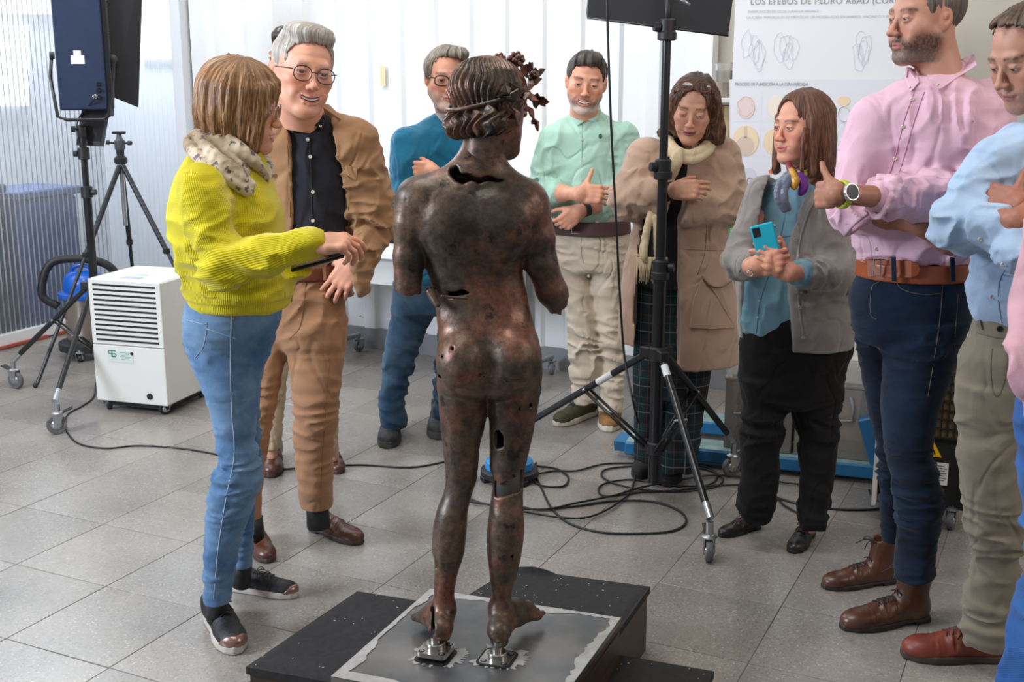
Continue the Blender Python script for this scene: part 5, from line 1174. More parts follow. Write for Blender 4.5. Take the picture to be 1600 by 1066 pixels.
for i in range(13): MB().box(kc - kn_ * .142 + kd * lerp(-kw / 2 + .03, kw / 2 - .03, i / 12) + UZ * (zz0 + zz1) / 2, (.0028, .003, (zz1 - zz0) / 2), Rk).build('grille_bar', m_slot, mc)
for i in range(10): MB().box(kc - kn_ * .146 + UZ * lerp(zz0, zz1, i / 9), (kw / 2 - .03, .003, .0028), Rk).build('grille_bar', m_slot, mc)
def on_k(px, py): p_ = W(px, py, Yk); return p_ + kn_ * ((kc - kn_ * .138 - p_) @ kn_)
q_ = on_k(1456, 708); MB().poly([q_ + kd * a - kn_ * .001 + UZ * z for a, z in ((-.034, -.028), (.034, -.028), (0, .034))], -kn_ * .001).build('warning_sign', mat('warning_yellow', (236, 190, 20), .5), mc); MB().path([q_ + kd * a - kn_ * .003 + UZ * z for a, z in ((-.010, -.016), (.010, -.016), (0, .008))], .003, 6, closed=True).build('warning_mark', m_slot, mc, True)
q_ = on_k(1466, 745); MB().box(q_ - kn_ * .001, (.032, .001, .042), Rk).build('label', m_lab, mc)
mb = MB()
for i in range(7): mb.box(q_ - kn_ * .0026 + UZ * (.03 - i * .009), (.02 + .006 * (i % 2), .0006, .0012), Rk)
tag(mb.build('small_print', mat('print_dark', (60, 60, 60), .6), mc), kind='stuff')
for s_ in (-1, 1): 
    for u_ in (-1, 1): castor(mc, kc + kd * s_ * (kw / 2 - .06) + kn_ * u_ * .13, random.uniform(0, 180), .035, zb2, False)
cable('dark cable leading from the black machine along the floor', [G(1372, 770) + UZ * .05, G(1362, 775) + UZ * .012, G(1358, 768) + UZ * .005, G(1368, 782) + UZ * .005, G(1388, 790) + UZ * .005, G(1374, 797) + UZ * .005, G(1330, 799) + UZ * .005, G(1290, 796) + UZ * .005, G(1250, 790) + UZ * .005, G(1208, 778) + UZ * .005], .0045)
# --- poster
Ypo = 5.35; X0 = W(1143, 0, Ypo)[0]; zb3 = W(1135, 383, Ypo)[2]; PW = .90; ztp = W(1143, -70, Ypo)[2]; pa = R(-10); pu = A3((math.cos(pa), math.sin(pa), 0)); pnn = A3((math.sin(pa), -math.cos(pa), 0)); P0 = A3((W(1137, 300, Ypo)[0], Ypo, 0))
Rpo = np.stack([pu, -pnn, UZ], 1); PH = ztp - zb3; po = empty('poster', P0 + pu * PW / 2, 'large white information poster with faint drawings and a green strip, behind the two women', 'poster')
MB().box(P0 + pu * PW / 2 + UZ * (zb3 + PH / 2), (PW / 2, .006, PH / 2), Rpo).build('board', mat('poster_white', (232, 234, 238), .55), po)
def ponp(px, py, off=.0075):
    a = W(px, py, 1.) - A3((0, 0, CAMH)); o_ = A3((0, 0, CAMH)); t = ((P0 + pnn * off - o_) @ pnn) / (a @ pnn); return o_ + a * t
def prect(x0, y0, x1, y1, m_, nm, off=.0072): a, b_3, c_, d_ = ponp(x0, y0, off), ponp(x1, y0, off), ponp(x1, y1, off), ponp(x0, y1, off); return MB().poly([a, b_3, c_, d_], -pnn * .0008).build(nm, m_, po)
def text(s, px, py, h, m_, sp=1., px1=None, face=None):
    cu = bpy.data.curves.new('lettering', 'FONT'); cu.body = s; cu.size = 1; cu.extrude = .004; cu.space_character = sp; ob = bpy.data.objects.new('lettering', cu); COL.objects.link(ob); bpy.context.view_layer.update()
    me = bpy.data.meshes.new_from_object(ob.evaluated_get(bpy.context.evaluated_depsgraph_get())); bpy.data.objects.remove(ob); me.name = 'lettering'
    V = np.zeros(len(me.vertices) * 3, 'f4'); me.vertices.foreach_get('co', V); V = V.reshape(-1, 3)
    a = ponp(px, py, .0085); k = h * mpp(a) / .7; kx = k
    if px1: kx = np.linalg.norm(ponp(px1, py, .0085) - a) / max(V[:, 0].max(), .01)
    Wd = a + np.outer(V[:, 0] * kx, pu) + np.outer(V[:, 1] * k, UZ) + np.outer(V[:, 2] * .05, pnn) - A3(po.location); me.vertices.foreach_set('co', Wd.astype('f4').ravel()); me.materials.append(m_); me.update()
    o_ = bpy.data.objects.new('lettering', me); COL.objects.link(o_); o_.parent = po; return o_
m_ink = mat('grey_ink', (206, 208, 212), .6); m_ink2 = mat('dark_grey_ink', (158, 160, 164), .6); m_pgreen = mat('poster_green', (46, 158, 72), .5); m_pw = mat('poster_panel', (226, 226, 232), .6); m_sep = mat('sepia_drawing', (214, 194, 178), .6); m_peach = mat('peach_drawing', (236, 214, 180), .6); m_blu = mat('lilac_drawing', (214, 214, 228), .6)
text('LOS EFEBOS DE PEDRO ABAD (CÓRDOBA)', 1172, 7, 9, m_ink2, 1.1, 1440); text('FABRICACIÓN DE ESCULTURAS DE BRONCE', 1168, 20, 4, m_ink, 1, 1279); text('LA CERA PERDIDA ES EL MÉTODO DE MODELADO EN BARRO, VACIADO Y FUNDICIÓN', 1166, 29, 4, m_ink, 1, 1420)
prect(1140, 124, 1462, 376, mat('poster_shade', (224, 226, 234), .6), 'panel_block', .0066); text('PROCESO DE FUNDICIÓN A LA CERA PERDIDA', 1148, 134, 5, m_ink2, 1, 1262)
rr = random.Random(9)
for x0, y0, x1, y1 in ((1147, 142, 1190, 190), (1194, 142, 1240, 190), (1300, 140, 1350, 192), (1144, 196, 1188, 245), (1190, 196, 1230, 245), (1146, 252, 1232, 308)): prect(x0, y0, x1, y1, m_pw, 'picture_panel')
def sketch(cx, cy, pts, m_, r_=.0016, nm='drawing', closed=True): MB().path([ponp(cx + a, cy + b_3, .0095) for a, b_3 in pts], r_, 5, closed=closed).build(nm, m_, po)
def disc(cx, cy, rx, ry, m_, off=.0092, nm='drawing'): q = [ponp(cx + rx * math.cos(a), cy + ry * math.sin(a), off) for a in np.linspace(0, 6.283, 25)[:-1]]; MB().poly(q, -pnn * .0008).build(nm, m_, po)
disc(1165, 220, 20, 24, m_peach); disc(1164, 228, 14, 15, m_sep, .0100); prect(1162, 198, 1167, 216, m_sep, 'drawing', .0100); disc(1207, 222, 14, 20, m_peach); disc(1165, 168, 14, 18, mat('faint_rose', (226, 208, 204), .6)); sketch(1165, 166, [(12 * math.cos(a) + 2 * math.sin(5 * a), 15 * math.sin(a)) for a in np.linspace(0, 6.2, 30)], m_sep, .001)
disc(1214, 168, 14, 19, mat('pale_cream', (240, 228, 214), .6)); disc(1318, 158, 10, 8, m_peach); sketch(1318, 178, [(9 * math.cos(a), 12 * math.sin(a)) for a in np.linspace(0, 6.2, 20)], m_blu); disc(1170, 280, 12, 18, m_blu); disc(1206, 268, 5, 4, mat('flame_orange', (230, 120, 70), .6)); prect(1166, 292, 1178, 303, mat('bucket_mauve', (150, 110, 130), .6), 'drawing', .0100); sketch(1172, 284, [(5 * math.cos(a), 6 * math.sin(a)) for a in np.linspace(0, 6.2, 14)], mat('bucket_mauve', (150, 110, 130), .6))
for k in range(3):
    cx = (1180, 1232, 1345)[k]
    for q in range(4): sketch(cx + rr.uniform(-14, 14), 82 + rr.uniform(-14, 14), [(rr.uniform(6, 12) * math.cos(a), rr.uniform(16, 26) * math.sin(a)) for a in np.linspace(0, 6, 12)], m_blu, .0008)
for i in range(6): text(('para la forma de la escultura', 'en el modelo. 12 De contribución', 'por que constituye el volumen del', 'y desplazamientos de un', 'solo por los canales. 19 Quedan', 'de los defectos de fundición')[i], 1135, 318 + i * 5.6, 3.4, m_ink2, 1, 1182 - (i * 7) % 9)
prect(1131, 352, 1462, 378, m_pgreen, 'green_strip'); m_pwhite = mat('strip_white', (245, 246, 245), .5); text('Junta', 1141, 363, 6.5, m_pwhite, 1); text('de Andalucía', 1141, 372.5, 6.5, m_pwhite, 1)
for s_ in (.04, PW - .04):
    MB().path([P0 + pu * s_ - pnn * .02 + UZ * .01, P0 + pu * s_ - pnn * .02 + UZ * ztp], .011, 8).build('support_post', m_alu, po); MB().path([P0 + pu * s_ - pnn * .13 + UZ * .012, P0 + pu * s_ + pnn * .13 + UZ * .012], .012, 8).build('support_foot', m_alu, po)
# --- shelf with a beaker beside the poster
s_, z_ = onwall(1124, 152, .12); sh_ = empty('shelf', BW(s_ + .02, z_, 0), 'narrow white wall shelf left of the poster', 'shelf'); MB().box(BW(s_ + .02, z_ - .012, .12), (.14, .12, .011), rotm(az=-25.5), bev=.003).build('board', m_white, sh_)
for k in (-.1, .1): MB().path([BW(s_ + .02 + k, z_ - .14, .012), BW(s_ + .02 + k, z_ - .025, .16)], .006, 6).build('bracket', m_alu, sh_)
bk = empty('beaker', BW(s_ + .03, z_, .15), 'translucent plastic beaker on the shelf left of the poster', 'beaker'); MB().lathe(BW(s_ + .03, z_, .15), [(.036, 0), (.046, .16), (.049, .165), (.047, .165), (.034, .004)], 20, caps=False).build('cup', m_clear, bk, 'auto'); MB().lathe(BW(s_ + .03, z_ + .004, .15), [(.034, 0), (.040, .07)], 18).build('liquid', mat('pale_orange_liquid', (224, 184, 150), .4), bk, 'auto')
cb = empty('cardboard_box', BW(s_ + .04, z_ - .2, .1), 'small brown cardboard box under the shelf, against the wall', 'box'); MB().box(BW(s_ + .04, z_ - .13, .07), (.055, .05, .09), rotm(az=-25.5)).build('carton', mat('cardboard', (176, 136, 96), .8), cb); MB().box(BW(s_ + .04, z_ - .13, .121), (.012, .0006, .088), rotm(az=-25.5)).build('tape', mat('masking_tape', (222, 200, 160), .7), cb)
# --- blue and black round floor base of the cable
bc_ = G(796, 748); hb = empty('cable_reel', bc_, 'low round blue and black cable reel on the floor behind the statue', 'cable reel')
MB().lathe(bc_ + UZ * .012, [(.105, 0), (.118, .008), (.118, .03), (.105, .038)], 32).build('base_ring', m_cast, hb, 'auto'); MB().lathe(bc_ + UZ * .045, [(.098, 0), (.102, .012), (.096, .034), (.075, .05), (.03, .058), (.01, .059)], 32).build('cover', mat('reel_blue', (24, 130, 196), .35, coat=.3), hb, 'auto')
for a in (200, 250, 300, 20, 110): MB().box(bc_ + UZ * .012 + rotm(az=a) @ A3((.105, 0, 0)), (.016, .022, .012), rotm(az=a), bev=.004).build('foot', m_cast, hb)
# --- floor cables
gr = 'black cables looped on the floor'
def gc(lab, pts, z=.005, r=.0045): return cable(lab, [A3(G(*q[:2])) + UZ * (z + (q[2] if len(q) > 2 else 0)) for q in pts], r, grp=gr)
gc('black cable making a wide loop on the floor in front of the light stand', [(800, 790), (840, 798), (900, 793), (960, 785), (1020, 786), (1060, 800), (1072, 818), (1050, 832), (1000, 836), (940, 834), (890, 820), (862, 796), (845, 762), (833, 735), (838, 725)])
gc('black cable running from the statue to a loop behind the light stand', [(735, 788), (790, 796), (850, 800), (900, 790), (960, 778), (1000, 766), (1070, 752), (1120, 746), (1180, 752), (1260, 762)], .010)
gc('black cable coiled in loops round the feet of the woman in the coat', [(836, 743), (870, 738), (900, 738), (940, 728), (980, 726), (1040, 728), (1100, 735), (1128, 748), (1120, 762), (1070, 770), (1010, 768), (960, 758), (940, 745), (950, 735), (1000, 730), (1080, 728), (1118, 740), (1112, 758), (1060, 768), (1000, 772), (950, 778), (935, 770), (945, 758), (990, 752), (1060, 762), (1180, 760), (1208, 774), (1225, 792), (1250, 806)], .006, .0042)
gc('black cable bending back to the blue cable reel', [(836, 730), (870, 735), (888, 748), (880, 762), (850, 762), (835, 756)], .006)
P_ = pw(Yr - .06, (948, -20), (950, 60), (955, 200), (962, 330), (968, 450), (976, 560), (992, 640, -.1)); P_ += [G(998, 705) + UZ * .08, G(990, 760) + UZ * .012, G(965, 790) + UZ * .01, G(920, 812) + UZ * .01, G(870, 812) + UZ * .01, G(800, 800) + UZ * .01, G(740, 786) + UZ * .01, G(732, 770) + UZ * .01, G(745, 745) + UZ * .01]
cable('thin black cable hanging down from the right LED panel in front of the green shirt', P_, .0042)
# ================================================================ PEOPLE
def proj(V):
    V = np.asarray(V); c, s = math.cos(TILT), math.sin(TILT); D = V[:, 1] * c - (V[:, 2] - CAMH) * s
    return np.stack([800 + FPX * V[:, 0] / D, 533 - FPX * (V[:, 1] * s + (V[:, 2] - CAMH) * c) / D], 1), D
class Surf:
    """remembers a garment surface so that seams, buttons and flaps can be sewn onto it"""
    def __init__(s, V): s.V = V; s.P, s.D = proj(V)
    def at(s, px, py, off=.002):
        for r in (5, 9, 16, 30):
            m = (np.abs(s.P[:, 0] - px) < r) & (np.abs(s.P[:, 1] - py) < r)
            if m.any():
                d = s.D[m].min() + .012; m2 = m & (s.D < d + .02); y = np.average(s.V[m2][:, 1], weights=1 / (1 + np.hypot(*(s.P[m2] - (px, py)).T)))
                return W(px, py, y - off)
        return W(px, py, float(np.median(s.V[:, 1])) - off)
def garment(name, parent, prims, m, h=.006, k=.03, cuts=(), disp=None, keep=None, post=None, flow=None, thin=None):
    ps = [(p if isinstance(p[0], tuple) else (p, k)) for p in prims]
    f = fld_for([p[0] for p in ps], h)
    for p, kk in ps: f.add(p, kk)
    for c in cuts:
        if isinstance(c[0], tuple): f.cut(c[0], c[1])
        else: f.cut(c, 0)
    if disp:
        for d in (disp if isinstance(disp, (list, tuple)) else [disp]): f.disp(d)
    if keep: f.keep(keep)
    V, Q = f.mesh(); o = mkmesh(name, V, Q, m, parent, flow=flow(V) if flow else None); return o, Surf(V)
def chain(pts, rs, k=.02):
    return [(cap(pts[i], pts[i + 1], rs[i], rs[i + 1]), k if i else k * 1.4) for i in range(len(pts) - 1)]
def seam(S, pts, r, m, name, parent, off=.0005, n=6, sub=5):
    P = [A3(S.at(*p, off=off)) for p in curve([(a, b, 0) for a, b in pts], sub) for p in [p[:2]]]
    return MB().path(P, r, n).build(name, m, parent, True)
def buttons(S, pts, r, m, parent, off=.0015, nm='button'):
    for p in pts:
        c = S.at(*p, off=off); MB().lathe(c, [(r, -.0015), (r, .0012), (r * .75, .0022), (r * .6, .0012)], 12, rot=rotm(ax=90)).build(nm, m, parent)
def flap(S, pts, m, name, parent, off=.004, th=.005):
    P = [S.at(*p, off=off) for p in pts]; return MB().poly(P, (0, th, 0)).build(name, m, parent)
def person(nm_label, base, group=None):
    return empty('person', (base[0], base[1], 0), nm_label, 'person', group)
def bodycore(neck, pelvis, arms=(), legs=(), skin=(200, 150, 125)):
    P = [cap(neck + UZ * .015, along(neck, pelvis, .3), .046, .055), cap(along(neck, pelvis, .3), pelvis, .055, .055)]
    for a in arms:
        a = [along(a[0], a[1], .3)] + list(a[1:])
        for i in range(len(a) - 1): P.append(cap(a[i], a[i + 1], .024, .020))
    for l in legs:
        for i in range(len(l) - 1): P.append(cap(l[i], l[i + 1], .024, .022))
    return core(P, .016, skin)
def sock(a, b, r, m, parent): return MB().path([a, along(a, b, .5), b], [r * 1.05, r, r * 1.05], 16).build('sock', m, parent, True)
def sleeve_folds(amp, c, rad=.13, f=(16, 16, 34), seed=0):
    c = A3(c); w = wrinkle(amp, f, seed=seed)
    return lambda x, y, z: w(x, y, z) * np.exp(-((x - c[0]) ** 2 + (y - c[1]) ** 2 + (z - c[2]) ** 2) / rad ** 2)
def glasses(HR, C, k, parent, m, lens_m, w=.026, hgt=.019, z=.0, y=.104, up=0, frame=.0016, rnd=2.6, ang=0):
    """spectacles in the head's own frame; up lifts them onto the hair"""
    R2 = rotm(ax=ang); loc = lambda q: (((A3(q) - (0, y, 0)) @ R2.T + (0, y, 0) + A3((0, 0, up))) * k) @ HR.T + A3(C)
    root = None; mb = MB()
    for s in (-1, 1):
        ring = []
        for i in range(24):
            a = 2 * math.pi * i / 24; ca, sa = math.cos(a), math.sin(a); r = 1 / (abs(ca) ** rnd + abs(sa) ** rnd) ** (1 / rnd)
            ring.append(loc((s * .032 + ca * r * w, y - .10 * abs((s * .032 + ca * r * w)) ** 1.5 * 1.2, z + sa * r * hgt)))
        mb.path(ring, frame * k, 6, closed=True)
        mb.path([loc((s * .056, y - .012, z + .008)), loc((s * .071, y - .03, z + .008)), loc((s * .078, -.005, z + .006)), loc((s * .077, -.02, z - .01))], frame * k * 1.1, 6)
        lens = MB(); lens._a([loc((s * .032, y - .004, z))] + ring, [(0, i + 1, (i + 1) % 24 + 1) for i in range(24)])
        if s == -1: L0 = lens
        else: L1 = lens
    mb.path([loc((-.008, y - .001, z + .004)), loc((0, y + .002, z + .007)), loc((.008, y - .001, z + .004))], frame * k, 6)
    g_ = mb.build('glasses', m, parent, True)
    for L_2 in (L0, L1): L_2.build('lens', lens_m, g_, True, base=tuple(parent.location))
    return g_
def lens_mat():
    m, nt, b = nodes_of('clear_lens'); nt.nodes.remove(b); L = nt.links.new
    t = N(nt, 'ShaderNodeBsdfTransparent'); t.inputs[0].default_value = (.93, .94, .95, 1); g = N(nt, 'ShaderNodeBsdfGlossy'); g.inputs['Roughness'].default_value = .03
    f = N(nt, 'ShaderNodeFresnel'); f.inputs[0].default_value = 1.5; x = N(nt, 'ShaderNodeMixShader'); L(f.outputs[0], x.inputs[0]); L(t.outputs[0], x.inputs[1]); L(g.outputs[0], x.inputs[2]); L(x.outputs[0], nt.nodes['Material Output'].inputs[0]); return m
m_lens = lens_mat()
m_black = mat('black_rubber', (24, 24, 25), .6); m_lacedark = mat('dark_laces', (40, 36, 32), .8); m_brass = mat('brass', (190, 160, 100), .35, .9)
m_leatherbrown = mat('brown_leather', (82, 44, 28), .35, var=.3, vs_=12, bump=.3, bs=60, spec=.6); m_solebrown = mat('brown_sole', (62, 48, 40), .6)
m_button = mat('cream_button', (214, 204, 184), .4); m_silver = mat('silver', (190, 190, 190), .25, .9)
def denim(nm, col, light): 
    m, nt, b = nodes_of(nm); L = nt.links.new; tc = N(nt, 'ShaderNodeTexCoord')
    n = N(nt, 'ShaderNodeTexNoise'); n.inputs['Scale'].default_value = 5; n.inputs['Detail'].default_value = 8; n.inputs['Roughness'].default_value = .65; L(tc.outputs['Object'], n.inputs['Vector'])
    r = N(nt, 'ShaderNodeValToRGB'); L(n.outputs[0], r.inputs[0]); e = r.color_ramp.elements; e[0].position = .34; e[0].color = (*rgb(col), 1); e[1].position = .68; e[1].color = (*rgb(light), 1)
    w = N(nt, 'ShaderNodeTexWave', wave_type='BANDS', bands_direction='DIAGONAL'); w.inputs['Scale'].default_value = 160; w.inputs['Distortion'].default_value = 1.5; L(tc.outputs['Object'], w.inputs['Vector'])
    x = N(nt, 'ShaderNodeMix', data_type='RGBA', blend_type='MULTIPLY'); x.inputs[0].default_value = .16; L(r.outputs[0], x.inputs[6]); L(w.outputs['Color'], x.inputs[7]); L(x.outputs[2], b.inputs['Base Color'])
    b.inputs['Roughness'].default_value = .85; b.inputs['Sheen Weight'].default_value = .1; b.inputs['Specular IOR Level'].default_value = .2
    bp = N(nt, 'ShaderNodeBump'); bp.inputs['Strength'].default_value = .25; bp.inputs['Distance'].default_value = .001; L(w.outputs['Fac'], bp.inputs['Height']); L(bp.outputs[0], b.inputs['Normal']); return m
def knit(nm, col, n_rib, axis='flow', dark=.55):
    """ribbed knit: ribs follow the 'flow' attribute (x across the ribs, z along)"""
    m, nt, b = nodes_of(nm); L = nt.links.new; at = N(nt, 'ShaderNodeAttribute', attribute_name='flow'); sx = N(nt, 'ShaderNodeSeparateXYZ'); L(at.outputs['Vector'], sx.inputs[0])
    def sine(o, f):
        a = N(nt, 'ShaderNodeMath', operation='MULTIPLY'); a.inputs[1].default_value = f; L(o, a.inputs[0]); c = N(nt, 'ShaderNodeMath', operation='SINE'); L(a.outputs[0], c.inputs[0])
        d = N(nt, 'ShaderNodeMapRange'); d.inputs[1].default_value = -1; L(c.outputs[0], d.inputs[0]); return d.outputs[0]
    rib = sine(sx.outputs[0], 2 * math.pi * n_rib); st_ = sine(sx.outputs[2], 2 * math.pi * n_rib * 1.1)
    mm = N(nt, 'ShaderNodeMath', operation='MULTIPLY_ADD'); mm.inputs[1].default_value = .3; L(st_, mm.inputs[0]); L(rib, mm.inputs[2])
    r = N(nt, 'ShaderNodeMapRange'); r.inputs[3].default_value = dark; r.inputs[4].default_value = 1.08; L(rib, r.inputs[0])
    x = N(nt, 'ShaderNodeMix', data_type='RGBA', blend_type='MULTIPLY'); x.inputs[0].default_value = 1; x.inputs[6].default_value = (*rgb(col), 1); L(r.outputs[0], x.inputs[7]); L(x.outputs[2], b.inputs['Base Color'])
    b.inputs['Roughness'].default_value = .9; b.inputs['Sheen Weight'].default_value = .25; b.inputs['Specular IOR Level'].default_value = .15
    bp = N(nt, 'ShaderNodeBump'); bp.inputs['Strength'].default_value = .5; bp.inputs['Distance'].default_value = .002; L(mm.outputs[0], bp.inputs['Height']); L(bp.outputs[0], b.inputs['Normal']); return m

# ---------------------------------------------------------------- 1 woman in the yellow sweater
Y = 3.3
p = person('woman in yellow knit sweater and blue jeans, back half turned, pointing at a tablet', (W(350, 700, Y)[0], 3.3))
S1 = dict(skin=(206, 150, 122), smile=.3, teeth=1, scale=1.0, jaw=.85, wide=.95, nose=.9, brow=(90, 66, 48), lip=(170, 84, 80), neck=.048)
C = W(376, 167, Y); HR = headrot(-86, -8, 4); neck = W(352, 250, Y)
RS, RE, RW = pw(Y, (312, 292, -.19), (346, 416, -.24), (488, 378, -.27))
LS, LE, LW = pw(Y, (385, 285, .16), (425, 395, .18), (462, 412, .02))
FWD = A3((1, .1, .1))
parts = [head_mesh(S1, HR, C, neck), hand_mesh(RW, (1, .1, -.05), (.1, -.45, 1), (.35, .55, .7, .8), mirror=True, thumb=((.75, .6, -.35), (.3, .9, -.5)), skin=S1['skin'], elbow=along(RW, RE, .5), er=(.026, .03), h=.0026, scale=.96),
         hand_mesh(LW, (.85, -.35, .1), (-.1, -.2, -1), (.25, .3, .3, .35), thumb=((.8, .5, -.55), (.6, .8, -.3)), skin=S1['skin'], mirror=True, elbow=along(LW, LE, .4), er=(.024, .028), h=.0028, scale=.92)]
LEGN = pw(Y, (375, 500, 0), (372, 720, -.04), (338, 935, -.1)); LEGF = pw(Y, (380, 500, .12), (385, 700, .14), (379, 880, .16))
join_body(parts + [bodycore(neck, W(370, 490, Y), [(RS, RE), (LS, LE)], [LEGN, LEGF], S1['skin'])], p)
def hf(f):
    f.add(loft([(-.118, 0, -.005, .040, .050), (-.10, 0, -.012, .066, .080), (-.06, 0, -.015, .088, .102), (0, 0, -.016, .097, .112), (.05, 0, -.014, .096, .112), (.09, 0, -.012, .082, .098), (.12, 0, -.012, .054, .068), (.135, 0, -.012, .02, .03)]), .01)
    f.cut(ell((0, .125, -.035), (.060, .062, .092)), .012)
    for s in (-1, 1): f.add(cap((s * .060, .062, .055), (s * .071, .055, -.10), .017, .009), .02)
    f.add(cap((.045, .082, .07), (.066, .082, -.0), .014, .008), .015); f.add(cap((-.045, .082, .07), (-.066, .080, .01), .014, .008), .015)
    f.keep(lambda X, Y_, Z: -.135 - .5 * np.maximum(Y_, -.1) - Z + 0 * X)
hair_obj(S1, HR, C, p, hf, hair_mat('highlighted_brown_hair', (70, 46, 30), (206, 160, 108), (134, 96, 62)), h=.0032, whorl=(.01, .0, .14), amp=.007)
glasses(HR, C, 1., p, mat('pale_metal_frame', (150, 130, 100), .3, .8), m_lens, frame=.0009)
m_yel = knit('yellow_rib_knit', (206, 190, 24), 165, dark=.84)
def flow1(V):
    d1 = V - RE; ab = RW - RE; t = np.clip((d1 @ ab) / (ab @ ab), 0, 1.2); q = d1 - t[:, None] * ab; dd = np.linalg.norm(q, axis=1)
    ab2 = RE - RS; t2 = np.clip(((V - RS) @ ab2) / (ab2 @ ab2), 0, 1); q2 = V - RS - t2[:, None] * ab2; dd2 = np.linalg.norm(q2, axis=1)
    u = np.cross(ab, [0, 1, 0]); u /= np.linalg.norm(u); a1 = np.arctan2(q @ u, -q[:, 1]) * .06
    u2 = np.cross(ab2, [0, 1, 0]); u2 /= np.linalg.norm(u2); a2 = np.arctan2(q2 @ u2, -q2[:, 1]) * .07
    c = W(355, 350, Y); a0 = np.arctan2(V[:, 0] - c[0], -(V[:, 1] - c[1])) * .16
    X = np.where(dd < .075, a1, np.where((dd2 < .085) & (V[:, 1] < Y - .13), a2, a0)); return np.stack([X, X * 0, V[:, 2]], 1)
tor = prow(Y, [(206, 322, 392, 0, .75), (226, 306, 402, 0, .85), (250, 290, 414, 0, 1.05), (285, 274, 424, 0, 1.18), (330, 266, 440, 0, 1.12), (375, 268, 445, 0, 1.05), (420, 280, 450, 0, 1.0), (455, 288, 455, 0, .98), (474, 292, 454, 0, .98), (486, 298, 450, 0, .95)], er=.02)
sw, SS = garment('sweater', p, [(tor, 0)] + chain([RS, RE, along(RE, RW, .5), RW], [.060, .058, .052, .036], .03) + chain([LS, LE, LW], [.07, .06, .045], .03), m_yel, .0058,
    disp=[sleeve_folds(.014, RE, .17, (9, 9, 22)), wrinkle(.010, (7, 7, 16), mask=lambda x, y, z: gs(z - W(0, 400, Y)[2], .16)), sleeve_folds(.010, RS, .14, (14, 14, 9), 4), lambda x, y, z: .006 * (z < W(0, 462, Y)[2])], flow=flow1)
jn = [(470, 291, 440, 0, .9), (500, 287, 438, 0, .88), (535, 290, 426, 0, .85), (575, 303, 412, -.02, .85), (612, 318, 405, -.04, .9), (655, 331, 401, -.05, .95), (690, 339, 399, -.06, 1), (722, 338, 405, -.07, 1.05), (745, 333, 409, -.075, 1.05), (779, 325, 399, -.08, 1.05), (824, 321, 383, -.09, 1.1), (887, 319, 368, -.1, 1.1), (920, 319, 362, -.1, 1.1), (940, 319, 361, -.1, 1.1)]
jf = [(500, 320, 436, .09, .7), (560, 330, 415, .11, .8), (640, 345, 405, .13, .85), (720, 352, 408, .14, .9), (790, 362, 398, .15, 1), (850, 365, 395, .16, 1.1), (886, 364, 393, .16, 1.1)]
m_lj = denim('light_blue_denim', (60, 98, 138), (126, 156, 184)); m_stitch = mat('pale_stitching', (150, 168, 186), .8)
kn = W(370, 735, Y - .07)
je, SJ = garment('jeans', p, [(prow(Y, jn, er=.004), 0), (prow(Y, jf, er=.004), .015)], m_lj, .0055,
    disp=[wrinkle(.009, (9, 9, 42), mask=lambda x, y, z: gs(z - kn[2], .11) * .9 + .25), wrinkle(.006, (8, 8, 24), rot=rotm(ay=25), mask=lambda x, y, z: gs(z - W(0, 545, Y)[2], .08)), wrinkle(.005, (9, 9, 40), mask=lambda x, y, z: gs(z - W(0, 900, 3.2)[2], .07), seed=5)])
seam(SJ, [(362, 492), (360, 560), (362, 640), (366, 710), (355, 770), (342, 850), (334, 935)], .0016, m_stitch, 'side_seam', p)
seam(SJ, [(292, 500), (318, 507), (323, 506), (318, 540), (302, 562)], .0012, m_stitch, 'pocket_seam', p)
seam(SJ, [(323, 514), (355, 525), (370, 530)], .0012, m_stitch, 'yoke_seam', p)
buttons(SJ, [(364, 498)], .004, m_brass, p, nm='rivet')
sock(*pw(Y, (341, 925, -.08), (339, 968, -.06)), .030, m_black, p); sock(*pw(Y, (380, 878, .17), (377, 915, .18)), .028, m_black, p)
m_snk = mat('black_glitter_textile', (22, 22, 26), .5, var=.5, vs_=160, bump=.6, bs=500); m_snks = mat('off_white_sole', (190, 182, 172), .6); m_bronzecap = mat('rose_metal_leather', (150, 120, 110), .28, .8, var=.2)
make_shoe(G(330, 962), G(372, 1024), p, m_snk, m_snks, 'sneaker', m_black, extra_m=m_bronzecap, sole_h=.03)
make_shoe(G(366, 921), G(466, 933), p, m_snk, m_snks, 'sneaker', m_black, extra_m=m_bronzecap, sole_h=.03)
